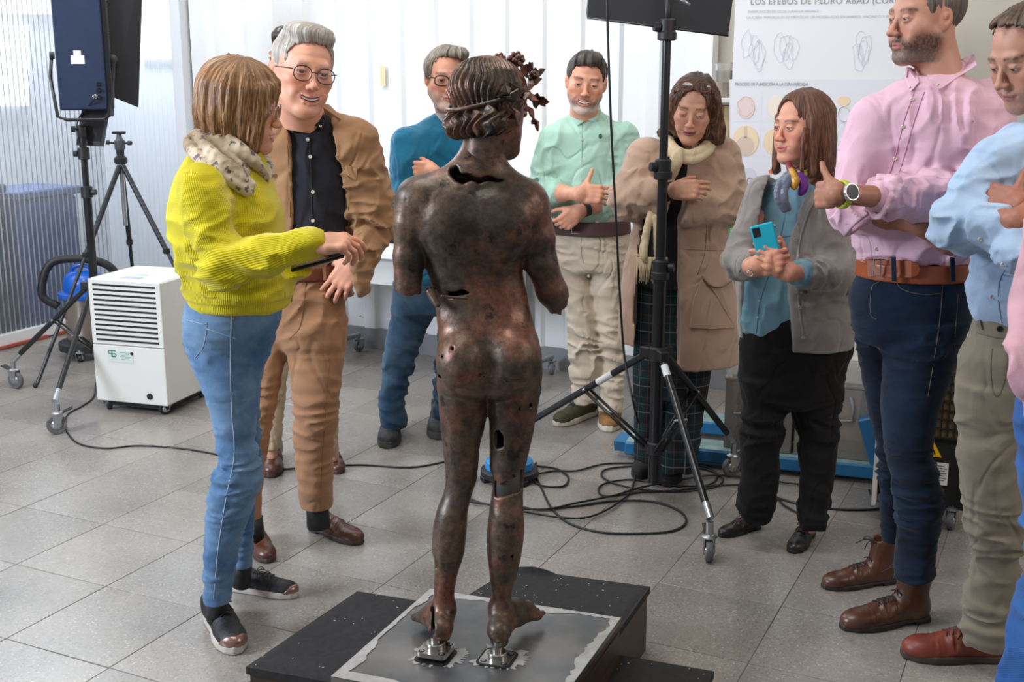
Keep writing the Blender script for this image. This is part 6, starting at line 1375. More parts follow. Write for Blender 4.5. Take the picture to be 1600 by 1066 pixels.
# scarf
def scarf_mat():
    m, nt, b = nodes_of('flowered_scarf'); L = nt.links.new; tc = N(nt, 'ShaderNodeTexCoord')
    v = N(nt, 'ShaderNodeTexVoronoi'); v.inputs['Scale'].default_value = 42; n = N(nt, 'ShaderNodeTexNoise'); n.inputs['Scale'].default_value = 60; n.inputs['Detail'].default_value = 3
    x = N(nt, 'ShaderNodeMix', data_type='VECTOR'); x.inputs[0].default_value = .035; L(tc.outputs['Object'], x.inputs[4]); L(tc.outputs['Object'], n.inputs['Vector']); L(n.outputs['Color'], x.inputs[5]); L(x.outputs[1], v.inputs['Vector'])
    r = N(nt, 'ShaderNodeValToRGB'); L(v.outputs['Distance'], r.inputs[0]); e = r.color_ramp.elements; e[0].position = .2; e[0].color = (*rgb((92, 84, 98)), 1); e[1].position = .36; e[1].color = (*rgb((196, 180, 156)), 1); q = e.new(.28); q.color = (*rgb((150, 128, 110)), 1)
    n4 = N(nt, 'ShaderNodeTexNoise'); n4.inputs['Scale'].default_value = 9; L(tc.outputs['Object'], n4.inputs['Vector']); r4 = N(nt, 'ShaderNodeValToRGB'); L(n4.outputs[0], r4.inputs[0]); r4.color_ramp.elements[0].position = .42; r4.color_ramp.elements[1].position = .6
    r4.color_ramp.elements[0].color = (*rgb((190, 178, 160)), 1); r4.color_ramp.elements[1].color = (1, 1, 1, 1)
    y = N(nt, 'ShaderNodeMix', data_type='RGBA', blend_type='MULTIPLY'); y.inputs[0].default_value = 1; L(r.outputs[0], y.inputs[6]); L(r4.outputs[0], y.inputs[7]); L(y.outputs[2], b.inputs['Base Color']); b.inputs['Roughness'].default_value = .7; b.inputs['Sheen Weight'].default_value = .2; return m
m_scarf = scarf_mat()
def band_folds(amp, f, rot=None, seed=0): return wrinkle(amp, f, rot, True, None, seed)
def strands(rows, n, spread, r, seed=0):
    out = []; rr = random.Random(seed)
    for k in range(n):
        a = 2 * math.pi * k / n; ph = rr.random() * 2; P = []
        for i, q in enumerate(rows):
            w = a + ph + i * .5; P.append(A3(q) + A3((math.cos(w) * spread, math.sin(w) * spread * .6, math.sin(w) * spread)) * (.8 if 0 < i < len(rows) - 1 else .55))
        P = curve(P, 3); out += [(cap(P[i], P[i + 1], r, r), .004) for i in range(len(P) - 1)]
    return out
garment('scarf', p, strands(pw(Y, (320, 210, -.04), (304, 222, -.07), (326, 246, -.13), (358, 270, -.145), (386, 292, -.13)), 7, .022, .0135, 1)
    + strands(pw(Y, (324, 206, -.03), (352, 226, -.08), (384, 252, -.09), (402, 276, -.05), (408, 296, -.02)), 7, .024, .0135, 2)
    + strands(pw(Y, (318, 214, .04), (345, 222, .11), (385, 240, .11), (410, 264, .04), (400, 284, -.02)), 6, .024, .014, 3), m_scarf, .0042, disp=[wrinkle(.002, (30, 30, 30), None, True, None, 2)])
# the tablet (held, so a thing of its own)
tb = W(497, 404, 3.09); Rt = rotm(az=6) @ rotm(ay=-15) @ rotm(ax=7)
t_ = empty('tablet', tb, 'black tablet held flat by the woman in the yellow sweater', 'tablet')
MB().box(tb, (.072, .05, .0045), Rt, bev=.003).build('case', mat('black_tablet_case', (18, 18, 20), .35), t_)
MB().box(tb + Rt @ A3((0, 0, .0048)), (.063, .043, .0006), Rt).build('screen', mat('dark_glass', (30, 30, 32), .06, spec=.8), t_)
mb = MB()
for i in range(4):
    for j in range(3): mb.box(tb + Rt @ A3((-.052 + i * .008, -.024 + j * .009, .0056)), (.0026, .003, .0002), Rt)
tag(mb.build('app_icon', mat('screen_icons', (150, 140, 110), .4, emit=.25), t_), kind='stuff')

# ---------------------------------------------------------------- 2 man in the beige jacket
Y = 3.85
p = person('grey-haired man in tan jacket over black shirt, hand at his pocket, smiling', (W(470, 800, Y)[0], 3.85))
S2 = dict(skin=(220, 160, 134), smile=1.2, teeth=1, scale=1.13, jaw=1.05, wide=1.02, nose=1.05, brow=(150, 138, 126), browd=.5, lip=(176, 92, 84), neck=.06, fold=1.6, open=.8, folds=1, blush=1.2)
C = W(473, 112, Y - .12); HR = headrot(207, -3, -9); neck = W(476, 205, Y)
LS, LE, LW = pw(Y, (553, 222, 0), (582, 345, .03), (556, 408, -.07)); RS, RE, RW = pw(Y, (425, 222, 0), (405, 350, .05), (428, 440, -.05))
parts = [head_mesh(S2, HR, C, neck), hand_mesh(LW, (-.55, -.1, -.75), (-.15, -1, .1), (.15, .2, .3, .4), spread=.12, thumb=((.7, .6, -.3), (.3, .9, -.2)), skin=S2['skin'], elbow=along(LW, LE, .4), h=.0028, scale=1.03)]
LG = [pw(Y, (500, 480, 0), (495, 650, -.02), (497, 790, .03)), pw(Y, (446, 500, 0), (407, 650, 0), (396, 815, .0))]
join_body(parts + [bodycore(neck, W(480, 460, Y), [(RS, RE, RW), (LS, LE)], LG, S2['skin'])], p)
def hf(f):
    f.add(ell((0, -.018, .038), (.082, .102, .088))); f.add(cap((-.045, .045, .098), (.025, .056, .100), .017, .013), .025); f.add(ell((.01, .02, .108), (.055, .055, .018)), .03)
def hp_(f): face_cut(f, .068, .090, .078); f.keep(lambda X, Y_, Z: np.where(Y_ > -.025, -.016, -.075) - Z + 0 * X)
hair_obj(S2, HR, C, p, hf, hair_mat('silver_hair', (120, 114, 106), (216, 210, 200), (168, 160, 150)), h=.003, whorl=(-.05, .03, .10), amp=.004, post=hp_)
glasses(HR, C, 1.13, p, mat('dark_frame', (50, 48, 58), .3), m_lens, w=.0245, hgt=.020, z=-.003, rnd=2.3)
m_dk = cloth('charcoal_linen', (34, 34, 42), var=.2)
sh, SH = garment('shirt', p, [(prow(Y, [(176, 455, 508, -.02, .8), (186, 440, 524, -.01, .7), (205, 425, 545, 0, .6), (260, 424, 552, -.01, .62), (330, 428, 548, -.01, .64), (400, 434, 534, -.01, .66), (430, 440, 530, 0, .66)]), 0)], m_dk, .006, disp=[wrinkle(.007, (9, 9, 6))], cuts=[(cap(W(482, 150, Y - .08), W(486, 192, Y - .16), .03, .016), .01)])
seam(SH, [(484, 222), (487, 300), (489, 420)], .0016, m_dk, 'placket_edge', p); buttons(SH, [(485, 245), (489, 300), (489, 345), (481, 218)], .0058, m_button, p, off=.003)
for pts in ([(452, 172), (446, 196), (456, 208), (470, 200), (478, 188), (466, 176)], [(502, 168), (508, 186), (502, 203), (492, 196), (488, 186), (494, 174)]): flap(SH, pts, m_dk, 'collar', p, off=.014, th=.01)
buttons(SH, [(456, 199), (501, 197)], .004, m_button, p, off=.017)
m_tan = cloth('tan_cotton', (156, 118, 84), var=.1, vs_=8, fold=.6); m_tan2 = cloth('tan_lining', (120, 84, 54))
jk = prow(Y, [(162, 452, 514, .04, .8), (178, 436, 530, .02, .75), (196, 418, 548, .01, .66), (225, 410, 560, .01, .68), (280, 412, 560, .01, .7), (350, 416, 556, .01, .72), (400, 418, 552, .01, .72), (440, 420, 548, .01, .74), (462, 420, 552, .01, .76)])
open_ = pprism(Y - .2, [(462, 140), (436, 196), (443, 230), (446, 330), (446, 560), (556, 560), (549, 445), (541, 420), (537, 385), (536, 324), (526, 275), (514, 228), (503, 166), (497, 140)], Y - .5, Y - .02)
ja, SJk = garment('jacket', p, [(jk, 0)] + chain([LS, LE, along(LE, LW, .85)], [.082, .070, .062], .03) + chain([RS, RE, RW], [.080, .068, .058], .03) + [(cap(*pw(Y, (560, 405, -.06), (562, 452, -.08)), .040, .030), .03)], m_tan, .0058,
    cuts=[open_, (cap(*pw(Y, (540, 435, -.08), (535, 480, -.1)), .03, .04), .01)],
    disp=[sleeve_folds(.020, LE, .16, (9, 9, 24)), sleeve_folds(.016, along(LS, LE, .5), .16, (9, 9, 18), 6), wrinkle(.005, (8, 8, 7)), sleeve_folds(.014, along(LE, LW, .7), .12, (18, 18, 14), 3)], keep=None)
seam(SJk, [(449, 215), (452, 280), (454, 340)], .002, m_tan2, 'facing_edge', p); seam(SJk, [(532, 240), (540, 290), (545, 330), (545, 380)], .002, m_tan2, 'facing_edge', p)
flap(SJk, [(540, 258), (558, 264), (556, 282), (546, 276), (538, 270)], m_tan, 'pocket_flap', p, off=.006, th=.006); flap(SJk, [(502, 166), (516, 172), (532, 186), (522, 196), (512, 204), (506, 190)], m_tan, 'collar', p, off=.012, th=.012)
buttons(SJk, [(430, 275), (434, 198)], .0075, m_tan2, p)
m_chino = cloth('tan_chino', (158, 116, 84), var=.1, vs_=7)
tr, ST = garment('trousers', p, [(prow(Y, [(390, 446, 528, 0, .8), (408, 446, 528, 0, .85), (440, 436, 534, 0, .8), (480, 428, 537, 0, .75), (515, 426, 540, 0, .72), (546, 432, 536, 0, .7)], er=.03), 0),
    (prow(Y, [(500, 440, 540, 0, .75), (545, 446, 539, 0, .8), (591, 455, 534, -.01, .9), (642, 459, 528, -.02, 1), (699, 461, 521, 0, 1), (745, 465, 520, .01, 1.1), (791, 469, 520, .03, 1.1)]), .02),
    (prow(Y, [(500, 424, 462, 0, .95), (545, 402, 448, 0, 1), (602, 394, 438, 0, 1), (653, 388, 426, 0, 1.1), (716, 383, 415, 0, 1.1), (779, 383, 409, 0, 1.2), (817, 384, 408, 0, 1.2)]), .02)], m_chino, .006,
    disp=[wrinkle(.010, (8, 8, 30), mask=lambda x, y, z: gs(z - .45, .16) * .8 + .15), wrinkle(.008, (8, 8, 18), rot=rotm(ay=-35), mask=lambda x, y, z: gs(z - .9, .12))])
seam(ST, [(478, 440), (474, 480), (468, 512), (452, 530)], .0014, m_tan2, 'fly_seam', p); seam(ST, [(508, 432), (520, 446), (532, 456)], .0016, m_tan2, 'pocket_seam', p); seam(ST, [(515, 560), (508, 650), (500, 780)], .0012, m_tan2, 'crease', p)
m_belt = mat('red_brown_belt', (96, 44, 26), .4, bump=.2, bs=100)
garment('belt', p, [(prow(Y, [(411, 441, 533, 0, .9), (434, 434, 537, 0, .86)]), 0)], m_belt, .005)
for x_ in (506,): flap(ST, [(x_ - 3, 412), (x_ + 2, 412), (x_ + 4, 438), (x_ - 1, 438)], m_chino, 'belt_loop', p, off=.014)
sock(*pw(Y, (495, 780, .03), (498, 822, .04)), .040, m_black, p); sock(*pw(Y, (397, 808, 0), (399, 842, 0)), .030, m_black, p)
make_shoe(G(486, 826), G(566, 851), p, m_leatherbrown, m_solebrown, 'slip'); make_shoe(G(394, 842), G(421, 881), p, m_leatherbrown, m_solebrown, 'slip')

# ---------------------------------------------------------------- 3 man hidden behind them
Y = 4.7
p = person('man almost hidden behind the grey-haired man, only dark hair and brown shoes showing', (W(470, 700, Y)[0], 4.7))
S3 = dict(skin=(205, 150, 125), brow=(40, 32, 28)); C = W(457, 92, Y); HR = headrot(150, 0, 0); neck = W(458, 150, Y)
LG = [pw(Y, (440, 480), (430, 620), (425, 715)), pw(Y, (500, 480), (515, 620), (523, 715))]
join_body([head_mesh(S3, HR, C, neck), bodycore(neck, W(470, 400, Y), [], LG)], p)
def hf(f):
    short_hair(f)
hair_obj(S3, HR, C, p, hf, hair_mat('dark_short_hair', (24, 18, 15), (70, 56, 46)), amp=.003, post=short_post)
garment('jumper', p, [(prow(Y, [(150, 445, 480), (170, 430, 515), (200, 425, 540), (260, 425, 540), (400, 435, 530)]), 0)], cloth('grey_jumper', (90, 92, 98)), .01)
garment('trousers', p, [(prow(Y, [(380, 438, 528), (480, 430, 530)], .7), 0), (prow(Y, [(440, 432, 480, 0, 1), (600, 412, 447, 0, 1.1), (700, 412, 439, 0, 1.3)]), .02), (prow(Y, [(440, 478, 530, 0, 1), (600, 495, 528, 0, 1.1), (708, 502, 527, 0, 1.3)]), .02)], cloth('pale_beige_trousers', (176, 156, 128)), .008, disp=[wrinkle(.007, (8, 8, 26))])
make_shoe(G(428, 712), G(424, 748), p, m_leatherbrown, m_solebrown, 'oxford', m_lacedark); make_shoe(G(514, 715), G(530, 742), p, m_leatherbrown, m_solebrown, 'oxford', m_lacedark)
# ---------------------------------------------------------------- 4 man in the teal sweater
Y = 5.15
p = person('man in teal sweater and black-framed glasses, arms crossed behind the statue', (W(650, 690, Y)[0], 5.12))
S4 = dict(skin=(214, 152, 124), smile=.25, scale=1.08, jaw=.98, brow=(90, 80, 72), browt=1.1, lip=(170, 100, 92), open=.9, lookz=-.6, beard=((160, 150, 142), (190, 184, 178), .45), neck=.056)
C = W(698, 122, Y - .06); HR = headrot(190, -6, -3); neck = W(708, 190, Y)
RS, RE, RW = pw(Y, (634, 222, 0), (632, 322, -.03), (690, 290, -.2)); LS, LE, LW = pw(Y, (762, 222, 0), (778, 322, -.03), (676, 268, -.20))
LG = [pw(Y, (660, 440), (622, 560), (612, 665, -.03)), pw(Y, (722, 440), (702, 570, .05), (692, 650, .08))]
join_body([head_mesh(S4, HR, C, neck), hand_mesh(LW, (-.8, .6, .0), (0, -1, .1), (.5, .6, .7, .7), thumb=((.4, .9, -.3), (.2, .9, -.3)), skin=S4['skin'], elbow=along(LW, LE, .5), h=.003), bodycore(neck, W(700, 430, Y), [(RS, RE), (LS, LE)], LG, S4['skin'])], p)
def hf(f): f.add(ell((0, -.018, .038), (.083, .102, .087))); f.add(ell((-.02, .03, .098), (.055, .05, .028)), .02); [f.add(ell((s * .078, .0, .035), (.014, .035, .04)), .01) for s in (-1, 1)]
hair_obj(S4, HR, C, p, hf, hair_mat('greying_hair', (84, 74, 66), (176, 164, 150), (124, 112, 100)), amp=.006, post=lambda f: short_post(f, .088), whorl=(-.03, .0, .12))
glasses(HR, C, 1.08, p, mat('black_acetate', (18, 18, 20), .25), m_lens, w=.026, hgt=.019, frame=.0024, rnd=3)
m_teal = cloth('teal_wool', (14, 98, 128), var=.12, bump=.5, bs=300, sheen=.3)
sw, S_ = garment('sweater', p, [(prow(Y, [(178, 678, 730, -.0, .7), (192, 655, 752, 0, .6), (212, 628, 770, 0, .58), (250, 620, 776, 0, .6), (330, 626, 772, 0, .62), (400, 624, 770, 0, .64), (438, 620, 770, 0, .66)], er=.01), 0)]
    + chain([RS, RE, RW], [.066, .062, .046], .03) + chain([LS, LE, along(LE, LW, .82)], [.066, .062, .046], .03), m_teal, .0075, cuts=[(cap(W(708, 150, Y - .03), W(706, 186, Y - .12), .045, .03), .01)],
    disp=[sleeve_folds(.012, RE, .16, (12, 12, 20)), wrinkle(.006, (8, 8, 7))])
garment('undershirt', p, [(cap(W(706, 168, Y - .01), W(706, 196, Y - .01), .066, .075), 0)], mat('grey_tshirt', (190, 190, 188), .8), .006, keep=lambda X, Y_, Z: Z - W(0, 178, Y)[2] + .25 * (Y_ - Y) - .0 * X)
m_tj = denim('worn_blue_denim', (20, 52, 86), (74, 100, 118))
garment('jeans', p, [(prow(Y, [(425, 622, 768, 0, .62), (460, 616, 770, 0, .62), (485, 614, 768, 0, .6)]), 0), (prow(Y, [(440, 616, 694, 0, .9), (480, 613, 684, 0, .95), (520, 606, 664, -.01, 1), (567, 599, 648, -.02, 1), (600, 596, 638, -.02, 1.1), (640, 593, 632, -.02, 1.1), (655, 595, 636, -.02, 1.15), (668, 598, 634, -.02, 1.15)]), .03),
    (prow(Y, [(440, 690, 770, 0, .9), (500, 686, 748, .02, .95), (570, 680, 724, .05, 1), (620, 677, 712, .07, 1.05), (656, 676, 708, .08, 1.1)]), .03)], m_tj, .0075, disp=[wrinkle(.011, (8, 8, 22), rot=rotm(ay=22), mask=lambda x, y, z: .35 + gs(z - .3, .15) + .5 * gs(z - .85, .08))])
m_trek = mat('grey_hiking_mesh', (46, 46, 48), .7, var=.4, vs_=50, bump=.5, bs=200)
make_shoe(G(614, 668), G(606, 702), p, m_trek, mat('grey_sole', (70, 68, 66), .8), 'sneaker', m_black, sole_h=.032); make_shoe(G(692, 652), G(685, 688), p, m_trek, mat('grey_sole', (70, 68, 66), .8), 'sneaker', m_black, sole_h=.032)

# ---------------------------------------------------------------- 5 man in the pale green shirt
Y = 5.32
p = person('bearded man in pale green shirt and cream chinos, smiling, arms folded low', (W(935, 660, Y)[0], 5.32))
S5 = dict(skin=(212, 152, 124), smile=1.35, teeth=1, scale=1.08, jaw=.92, brow=(34, 26, 22), browt=1.2, lip=(180, 100, 92), open=.75, lookz=-.7, beard=((90, 82, 76), (196, 192, 188), .62), neck=.056, folds=.7)
C = W(916, 128, Y - .09); HR = headrot(176, -8, -6); neck = W(912, 196, Y)
RS, RE, RW = pw(Y, (866, 218, 0), (846, 300, -.03), (904, 303, -.24)); LS, LE, LW = pw(Y, (975, 214, 0), (984, 300, -.03), (905, 330, -.16))
LG = [pw(Y, (890, 380), (905, 520), (915, 625)), pw(Y, (950, 380), (952, 520), (955, 640))]
join_body([head_mesh(S5, HR, C, neck), hand_mesh(RW, (1, -.02, -.04), (.1, -1, .35), (.25, .35, .45, .5), spread=.05, thumb=((.9, .4, -.1), (1, .3, .1)), mirror=True, skin=S5['skin'], elbow=RE, h=.0028, scale=1.05),
    hand_mesh(LW, (-.75, -.05, -.6), (.3, -1, .1), (.7, .9, 1.0, 1.1), skin=S5['skin'], elbow=along(LW, LE, .7), h=.0028, thumb=((.6, .7, -.3), (.2, .9, -.4)), scale=1.0), bodycore(neck, W(920, 360, Y), [(RS, RE), (LS, LE)], LG, S5['skin'])], p)
hair_obj(S5, HR, C, p, lambda f: short_hair(f, 1.25), hair_mat('dark_brown_hair', (26, 20, 17), (84, 70, 60)), amp=.005, post=lambda f: short_post(f, .072))
m_mint = cloth('mint_oxford', (168, 204, 186), var=.08, rough=.8)
sh, S_ = garment('shirt', p, [(prow(Y, [(176, 890, 942, .0, .7), (190, 872, 962, 0, .62), (208, 856, 984, 0, .6), (240, 858, 982, 0, .62), (290, 862, 978, 0, .66), (330, 864, 976, 0, .68), (350, 866, 976, 0, .68)]), 0)]
    + chain([RS, RE, along(RE, RW, .42)], [.066, .066, .056], .03) + chain([LS, LE, along(LE, LW, .5)], [.066, .064, .055], .03), m_mint, .007, cuts=[(cap(W(914, 150, Y - .05), W(913, 192, Y - .16), .04, .018), .01)],
    disp=[sleeve_folds(.016, RE, .14, (14, 14, 22)), sleeve_folds(.014, LE, .14, (14, 14, 22), 3), wrinkle(.008, (9, 9, 5)), sleeve_folds(.01, along(LS, LE, .5), .12, (14, 14, 22), 3)])
seam(S_, [(910, 195), (909, 240), (908, 340)], .0016, mat('mint_edge', (124, 176, 154), .8), 'placket_edge', p); buttons(S_, [(909, 218), (909, 250), (909, 281), (908, 344)], .0052, m_button, p, off=.003)
for pts in ([(894, 172), (893, 184), (902, 196), (912, 190), (906, 176)], [(936, 160), (940, 176), (930, 190), (918, 188), (926, 176)]): flap(S_, pts, m_mint, 'collar', p, off=.012, th=.01)
MB().sph(S_.at(938, 213, .002), (.008, .002, .011), 8, 6).build('chest_emblem', mat('dark_green_thread', (40, 80, 70), .8), p, True)
m_cream = cloth('cream_chino', (196, 182, 162), var=.08, vs_=7)
tr, ST = garment('trousers', p, [(prow(Y, [(325, 868, 978, 0, .62), (348, 868, 980, 0, .66), (380, 862, 984, 0, .64), (424, 868, 980, 0, .62)], er=.03), 0), (prow(Y, [(370, 861, 922, 0, .95), (418, 868, 916, 0, 1), (463, 880, 924, 0, 1), (514, 888, 933, -.01, 1), (571, 892, 935, 0, 1), (610, 894, 930, .01, 1.05), (628, 896, 930, .01, 1.1)]), .03),
    (prow(Y, [(370, 924, 983, 0, .95), (418, 922, 978, 0, 1), (476, 926, 970, 0, 1), (520, 932, 971, -.01, 1), (571, 936, 973, 0, 1), (615, 936, 975, 0, 1.05), (641, 936, 974, 0, 1.1)]), .03)], m_cream, .0068, disp=[wrinkle(.013, (9, 9, 26), rot=rotm(ay=12), mask=lambda x, y, z: .35 + gs(z - .35, .18) + .4 * gs(z - .9, .08))])
seam(ST, [(908, 368), (908, 395), (912, 412)], .0016, mat('cream_edge', (170, 152, 130), .8), 'fly_seam', p); seam(ST, [(952, 366), (965, 380), (978, 382)], .0014, mat('cream_edge', (170, 152, 130), .8), 'pocket_seam', p)
garment('belt', p, [(prow(Y, [(343, 860, 985, 0, .76), (364, 860, 986, 0, .76)]), 0)], mat('plum_canvas_belt', (78, 54, 52), .8, bump=.5, bs=300), .0055)
c = W(901, 357, Y - .215); MB().path([c + A3((-.022, 0, -.022)), c + A3((.022, 0, -.022)), c + A3((.022, 0, .022)), c + A3((-.022, 0, .022))], .003, 6, closed=True).build('buckle', m_silver, p)
flap(ST, [(930, 345), (935, 345), (936, 366), (931, 366)], m_cream, 'belt_loop', p, off=.016)
q = along(LW, LE, .12); w_ = LE - LW; w_ /= np.linalg.norm(w_); MB().path([q - w_ * .012, q + w_ * .012], [.034, .035], 18).build('wristband', m_black, p, True)
m_olive = mat('olive_suede', (62, 60, 38), .8, var=.3, vs_=40); m_ivory = mat('ivory_sole', (200, 192, 176), .6)
make_shoe(G(930, 646), G(868, 667), p, m_olive, m_ivory, 'sneaker', m_black, sole_h=.028); make_shoe(G(957, 643), G(951, 676), p, mat('tan_suede', (140, 100, 58), .8, var=.3, vs_=40), m_ivory, 'sneaker', m_black, sole_h=.028)

# ---------------------------------------------------------------- 6 woman in the long taupe coat
Y = 4.57
p = person('woman in long taupe coat and cream scarf, eyes lowered, arms crossed behind the light stand', (W(1030, 740, Y)[0], 4.57))
S6 = dict(skin=(202, 150, 124), smile=.5, scale=1.0, jaw=.86, wide=.97, nose=1.05, brow=(60, 40, 32), lip=(140, 66, 66), open=.3, lookz=-1, neck=.048, folds=.5, fold=1.)
C = W(1084, 168, Y - .08); HR = headrot(166, -17, -6); neck = W(1082, 236, Y)
RS, RE, RW = pw(Y, (1010, 245, 0), (982, 312, -.06), (1052, 298, -.22)); LS, LE, LW = pw(Y, (1128, 245, 0), (1138, 318, -.05), (1045, 335, -.18))
LG = [pw(Y, (1020, 450), (1012, 600), (1005, 715)), pw(Y, (1060, 450), (1058, 600), (1050, 725))]
join_body([head_mesh(S6, HR, C, neck), hand_mesh(RW, (1, -.05, .05), (.1, -1, .35), (.3, .4, .5, .5), spread=.03, thumb=((.6, .7, -.5), (.2, .9, -.5)), mirror=True, skin=S6['skin'], elbow=along(RW, RE, .5), h=.0028, scale=.93), bodycore(neck, W(1060, 440, Y), [(RS, RE), (LS, LE)], LG, S6['skin'])], p)
def hf(f):
    f.add(loft([(-.13, 0, -.04, .085, .05), (-.11, 0, -.03, .118, .075), (-.07, 0, -.03, .112, .085), (-.02, 0, -.022, .098, .095), (.04, 0, -.018, .088, .103), (.085, 0, -.012, .070, .086), (.115, 0, -.01, .045, .055), (.128, 0, -.01, .015, .02)]), .01)
    for s in (-1, 1): f.add(cap((s * .075, .03, .03), (s * .102, .02, -.10), .016, .024), .02)
hair_obj(S6, HR, C, p, hf, hair_mat('wavy_brown_hair', (38, 26, 22), (150, 108, 80), (86, 60, 46)), h=.0032, amp=.012, whorl=(-.02, .02, .13), post=lambda f: (face_cut(f, .068, .112, .098), f.cut(ell((0, .09, -.11), (.062, .07, .06)), .01)))
glasses(HR, C, 1., p, mat('tortoise_frame', (110, 60, 50), .3), m_lens, w=.026, hgt=.018, y=.098, up=.112, ang=48, frame=.0022)
for s in (-1, 1): MB().sph((A3((s * .079, 0, -.035))) @ HR.T + C, .004, 8, 6).build('earring', m_silver, p, True)
m_coat = cloth('taupe_wool', (172, 142, 122), var=.06, bump=.3, sheen=.3); m_coatd = cloth('taupe_shade_seam', (128, 104, 90))
fr = Y - .25
coat = prow(Y, [(212, 1056, 1106, .03, .7), (224, 1032, 1124, .01, .66), (246, 1004, 1140, 0, .6), (300, 992, 1132, 0, .62), (350, 990, 1134, 0, .66), (410, 978, 1142, 0, .68), (470, 969, 1150, 0, .7), (530, 968, 1153, 0, .7), (566, 970, 1154, 0, .7)])
op = pprism(Y - .2, [(1070, 190), (1050, 235), (1040, 290), (1032, 330), (1012, 345), (999, 420), (996, 470), (996, 720), (1063, 720), (1065, 470), (1066, 400), (1067, 345), (1072, 330), (1078, 290), (1088, 240), (1094, 200)], Y - .6, Y - .0)
ct, SCt = garment('coat', p, [(coat, 0)] + chain([RS, RE, along(RE, RW, .75)], [.076, .070, .056], .03) + chain([LS, LE, LW], [.076, .072, .052], .03), m_coat, .0068, cuts=[op, (pprism(Y - .1, [(940, 534), (1000, 548), (1000, 620), (940, 620)], Y - .6, Y + .6), 0)],
    disp=[sleeve_folds(.016, RE, .15, (12, 12, 16)), sleeve_folds(.016, LE, .16, (12, 12, 16), 3), wrinkle(.010, (12, 12, 3), ridged=False, mask=lambda x, y, z: (z < .95) * 1.), wrinkle(.004, (9, 9, 6))], k=.03)
garment('top', p, [(prow(Y + .02, [(215, 1050, 1104, 0, .7), (240, 1020, 1126, 0, .6), (300, 1002, 1122, 0, .62), (370, 1000, 1120, 0, .68), (446, 992, 1122, 0, .72)]), 0)], mat('black_knit', (16, 16, 18), .9, bump=.6, bs=200), .008)
flap(SCt, [(1099, 432), (1110, 446), (1126, 450), (1144, 438), (1150, 478), (1149, 512), (1112, 514), (1078, 512), (1084, 470)], m_coat, 'patch_pocket', p, off=.014, th=.016); seam(SCt, [(1097, 432), (1110, 446), (1128, 448), (1144, 438)], .0035, m_coatd, 'pocket_edge', p, off=.016)
seam(SCt, [(1066, 390), (1098, 391), (1142, 392)], .0012, m_coatd, 'waist_seam', p); seam(SCt, [(1104, 330), (1102, 390), (1090, 430)], .0012, m_coatd, 'panel_seam', p)
MB().path([along(RE, RW, .74), along(RE, RW, .98)], [.038, .034], 16).build('cuff', mat('black_knit', (16, 16, 18), .9), p, True)
m_creamsc = cloth('cream_wool_scarf', (208, 188, 154), var=.08, bump=.5, bs=250)
so, SSc = garment('scarf', p, strands(pw(Y, (1040, 214, -.03), (1052, 236, -.12), (1078, 246, -.15), (1104, 232, -.09), (1112, 212, -.02)), 6, .018, .013, 4) + strands(pw(Y, (1112, 216, .02), (1080, 214, .10), (1042, 216, .03)), 4, .016, .014, 6)
    + strands(pw(Y, (1062, 240, -.15), (1056, 252, -.18), (1052, 268, -.17)), 5, .014, .014, 5) + strands(pw(Y, (1052, 262, -.17), (1044, 290, -.155), (1036, 322, -.15), (1030, 340, -.2), (1030, 380, -.215), (1030, 404, -.22)), 4, .013, .0115, 7) + strands(pw(Y, (1052, 262, -.16), (1030, 300, -.14), (1014, 345, -.19), (1006, 390, -.215), (1006, 404, -.22)), 4, .012, .0115, 8), m_creamsc, .0048)
mb = MB(); rr = random.Random(2)
for x0, x1 in ((996, 1018), (1021, 1042)):
    for k in range(11): a = W(lerp(x0, x1, k / 10), 402, Y - .222); b_2 = W(lerp(x0, x1, k / 10) + rr.uniform(-2, 2) - 3, 440 + rr.uniform(-3, 4), Y - .225); mb.path([a, along(a, b_2, .5) + A3((0, -.004, 0)), b_2], [.0035, .0028, .0022], 6)
tag(mb.build('fringe', m_creamsc, p, True), kind='stuff')
def plaid():
    m, nt, b = nodes_of('dark_plaid'); L = nt.links.new; tc = N(nt, 'ShaderNodeTexCoord'); sx = N(nt, 'ShaderNodeSeparateXYZ'); L(tc.outputs['Object'], sx.inputs[0]); cur = None
    def stripe(o, period, width, off, col, prev):
        a = N(nt, 'ShaderNodeMath', operation='ADD'); a.inputs[1].default_value = off + 10 * period; L(o, a.inputs[0]); c = N(nt, 'ShaderNodeMath', operation='MODULO'); c.inputs[1].default_value = period; L(a.outputs[0], c.inputs[0])
        d = N(nt, 'ShaderNodeMath', operation='LESS_THAN'); d.inputs[1].default_value = width; L(c.outputs[0], d.inputs[0]); e = N(nt, 'ShaderNodeMath', operation='MULTIPLY'); e.inputs[1].default_value = .62; L(d.outputs[0], e.inputs[0])
        x = N(nt, 'ShaderNodeMix', data_type='RGBA'); L(e.outputs[0], x.inputs[0]); x.inputs[7].default_value = (*rgb(col), 1)
        if isinstance(prev, tuple): x.inputs[6].default_value = (*prev, 1)
        else: L(prev, x.inputs[6])
        return x.outputs[2]
    c = rgb((14, 18, 24))
    for o in (sx.outputs[0], sx.outputs[2]):
        c = stripe(o, .11, .045, .0, (12, 42, 46), c)
    for o in (sx.outputs[0], sx.outputs[2]):
        c = stripe(o, .11, .0035, .02, (128, 130, 128), c); c = stripe(o, .11, .0035, .065, (98, 48, 44), c); c = stripe(o, .11, .0025, .095, (84, 92, 94), c)
    L(c, b.inputs['Base Color']); b.inputs['Roughness'].default_value = .9; return m
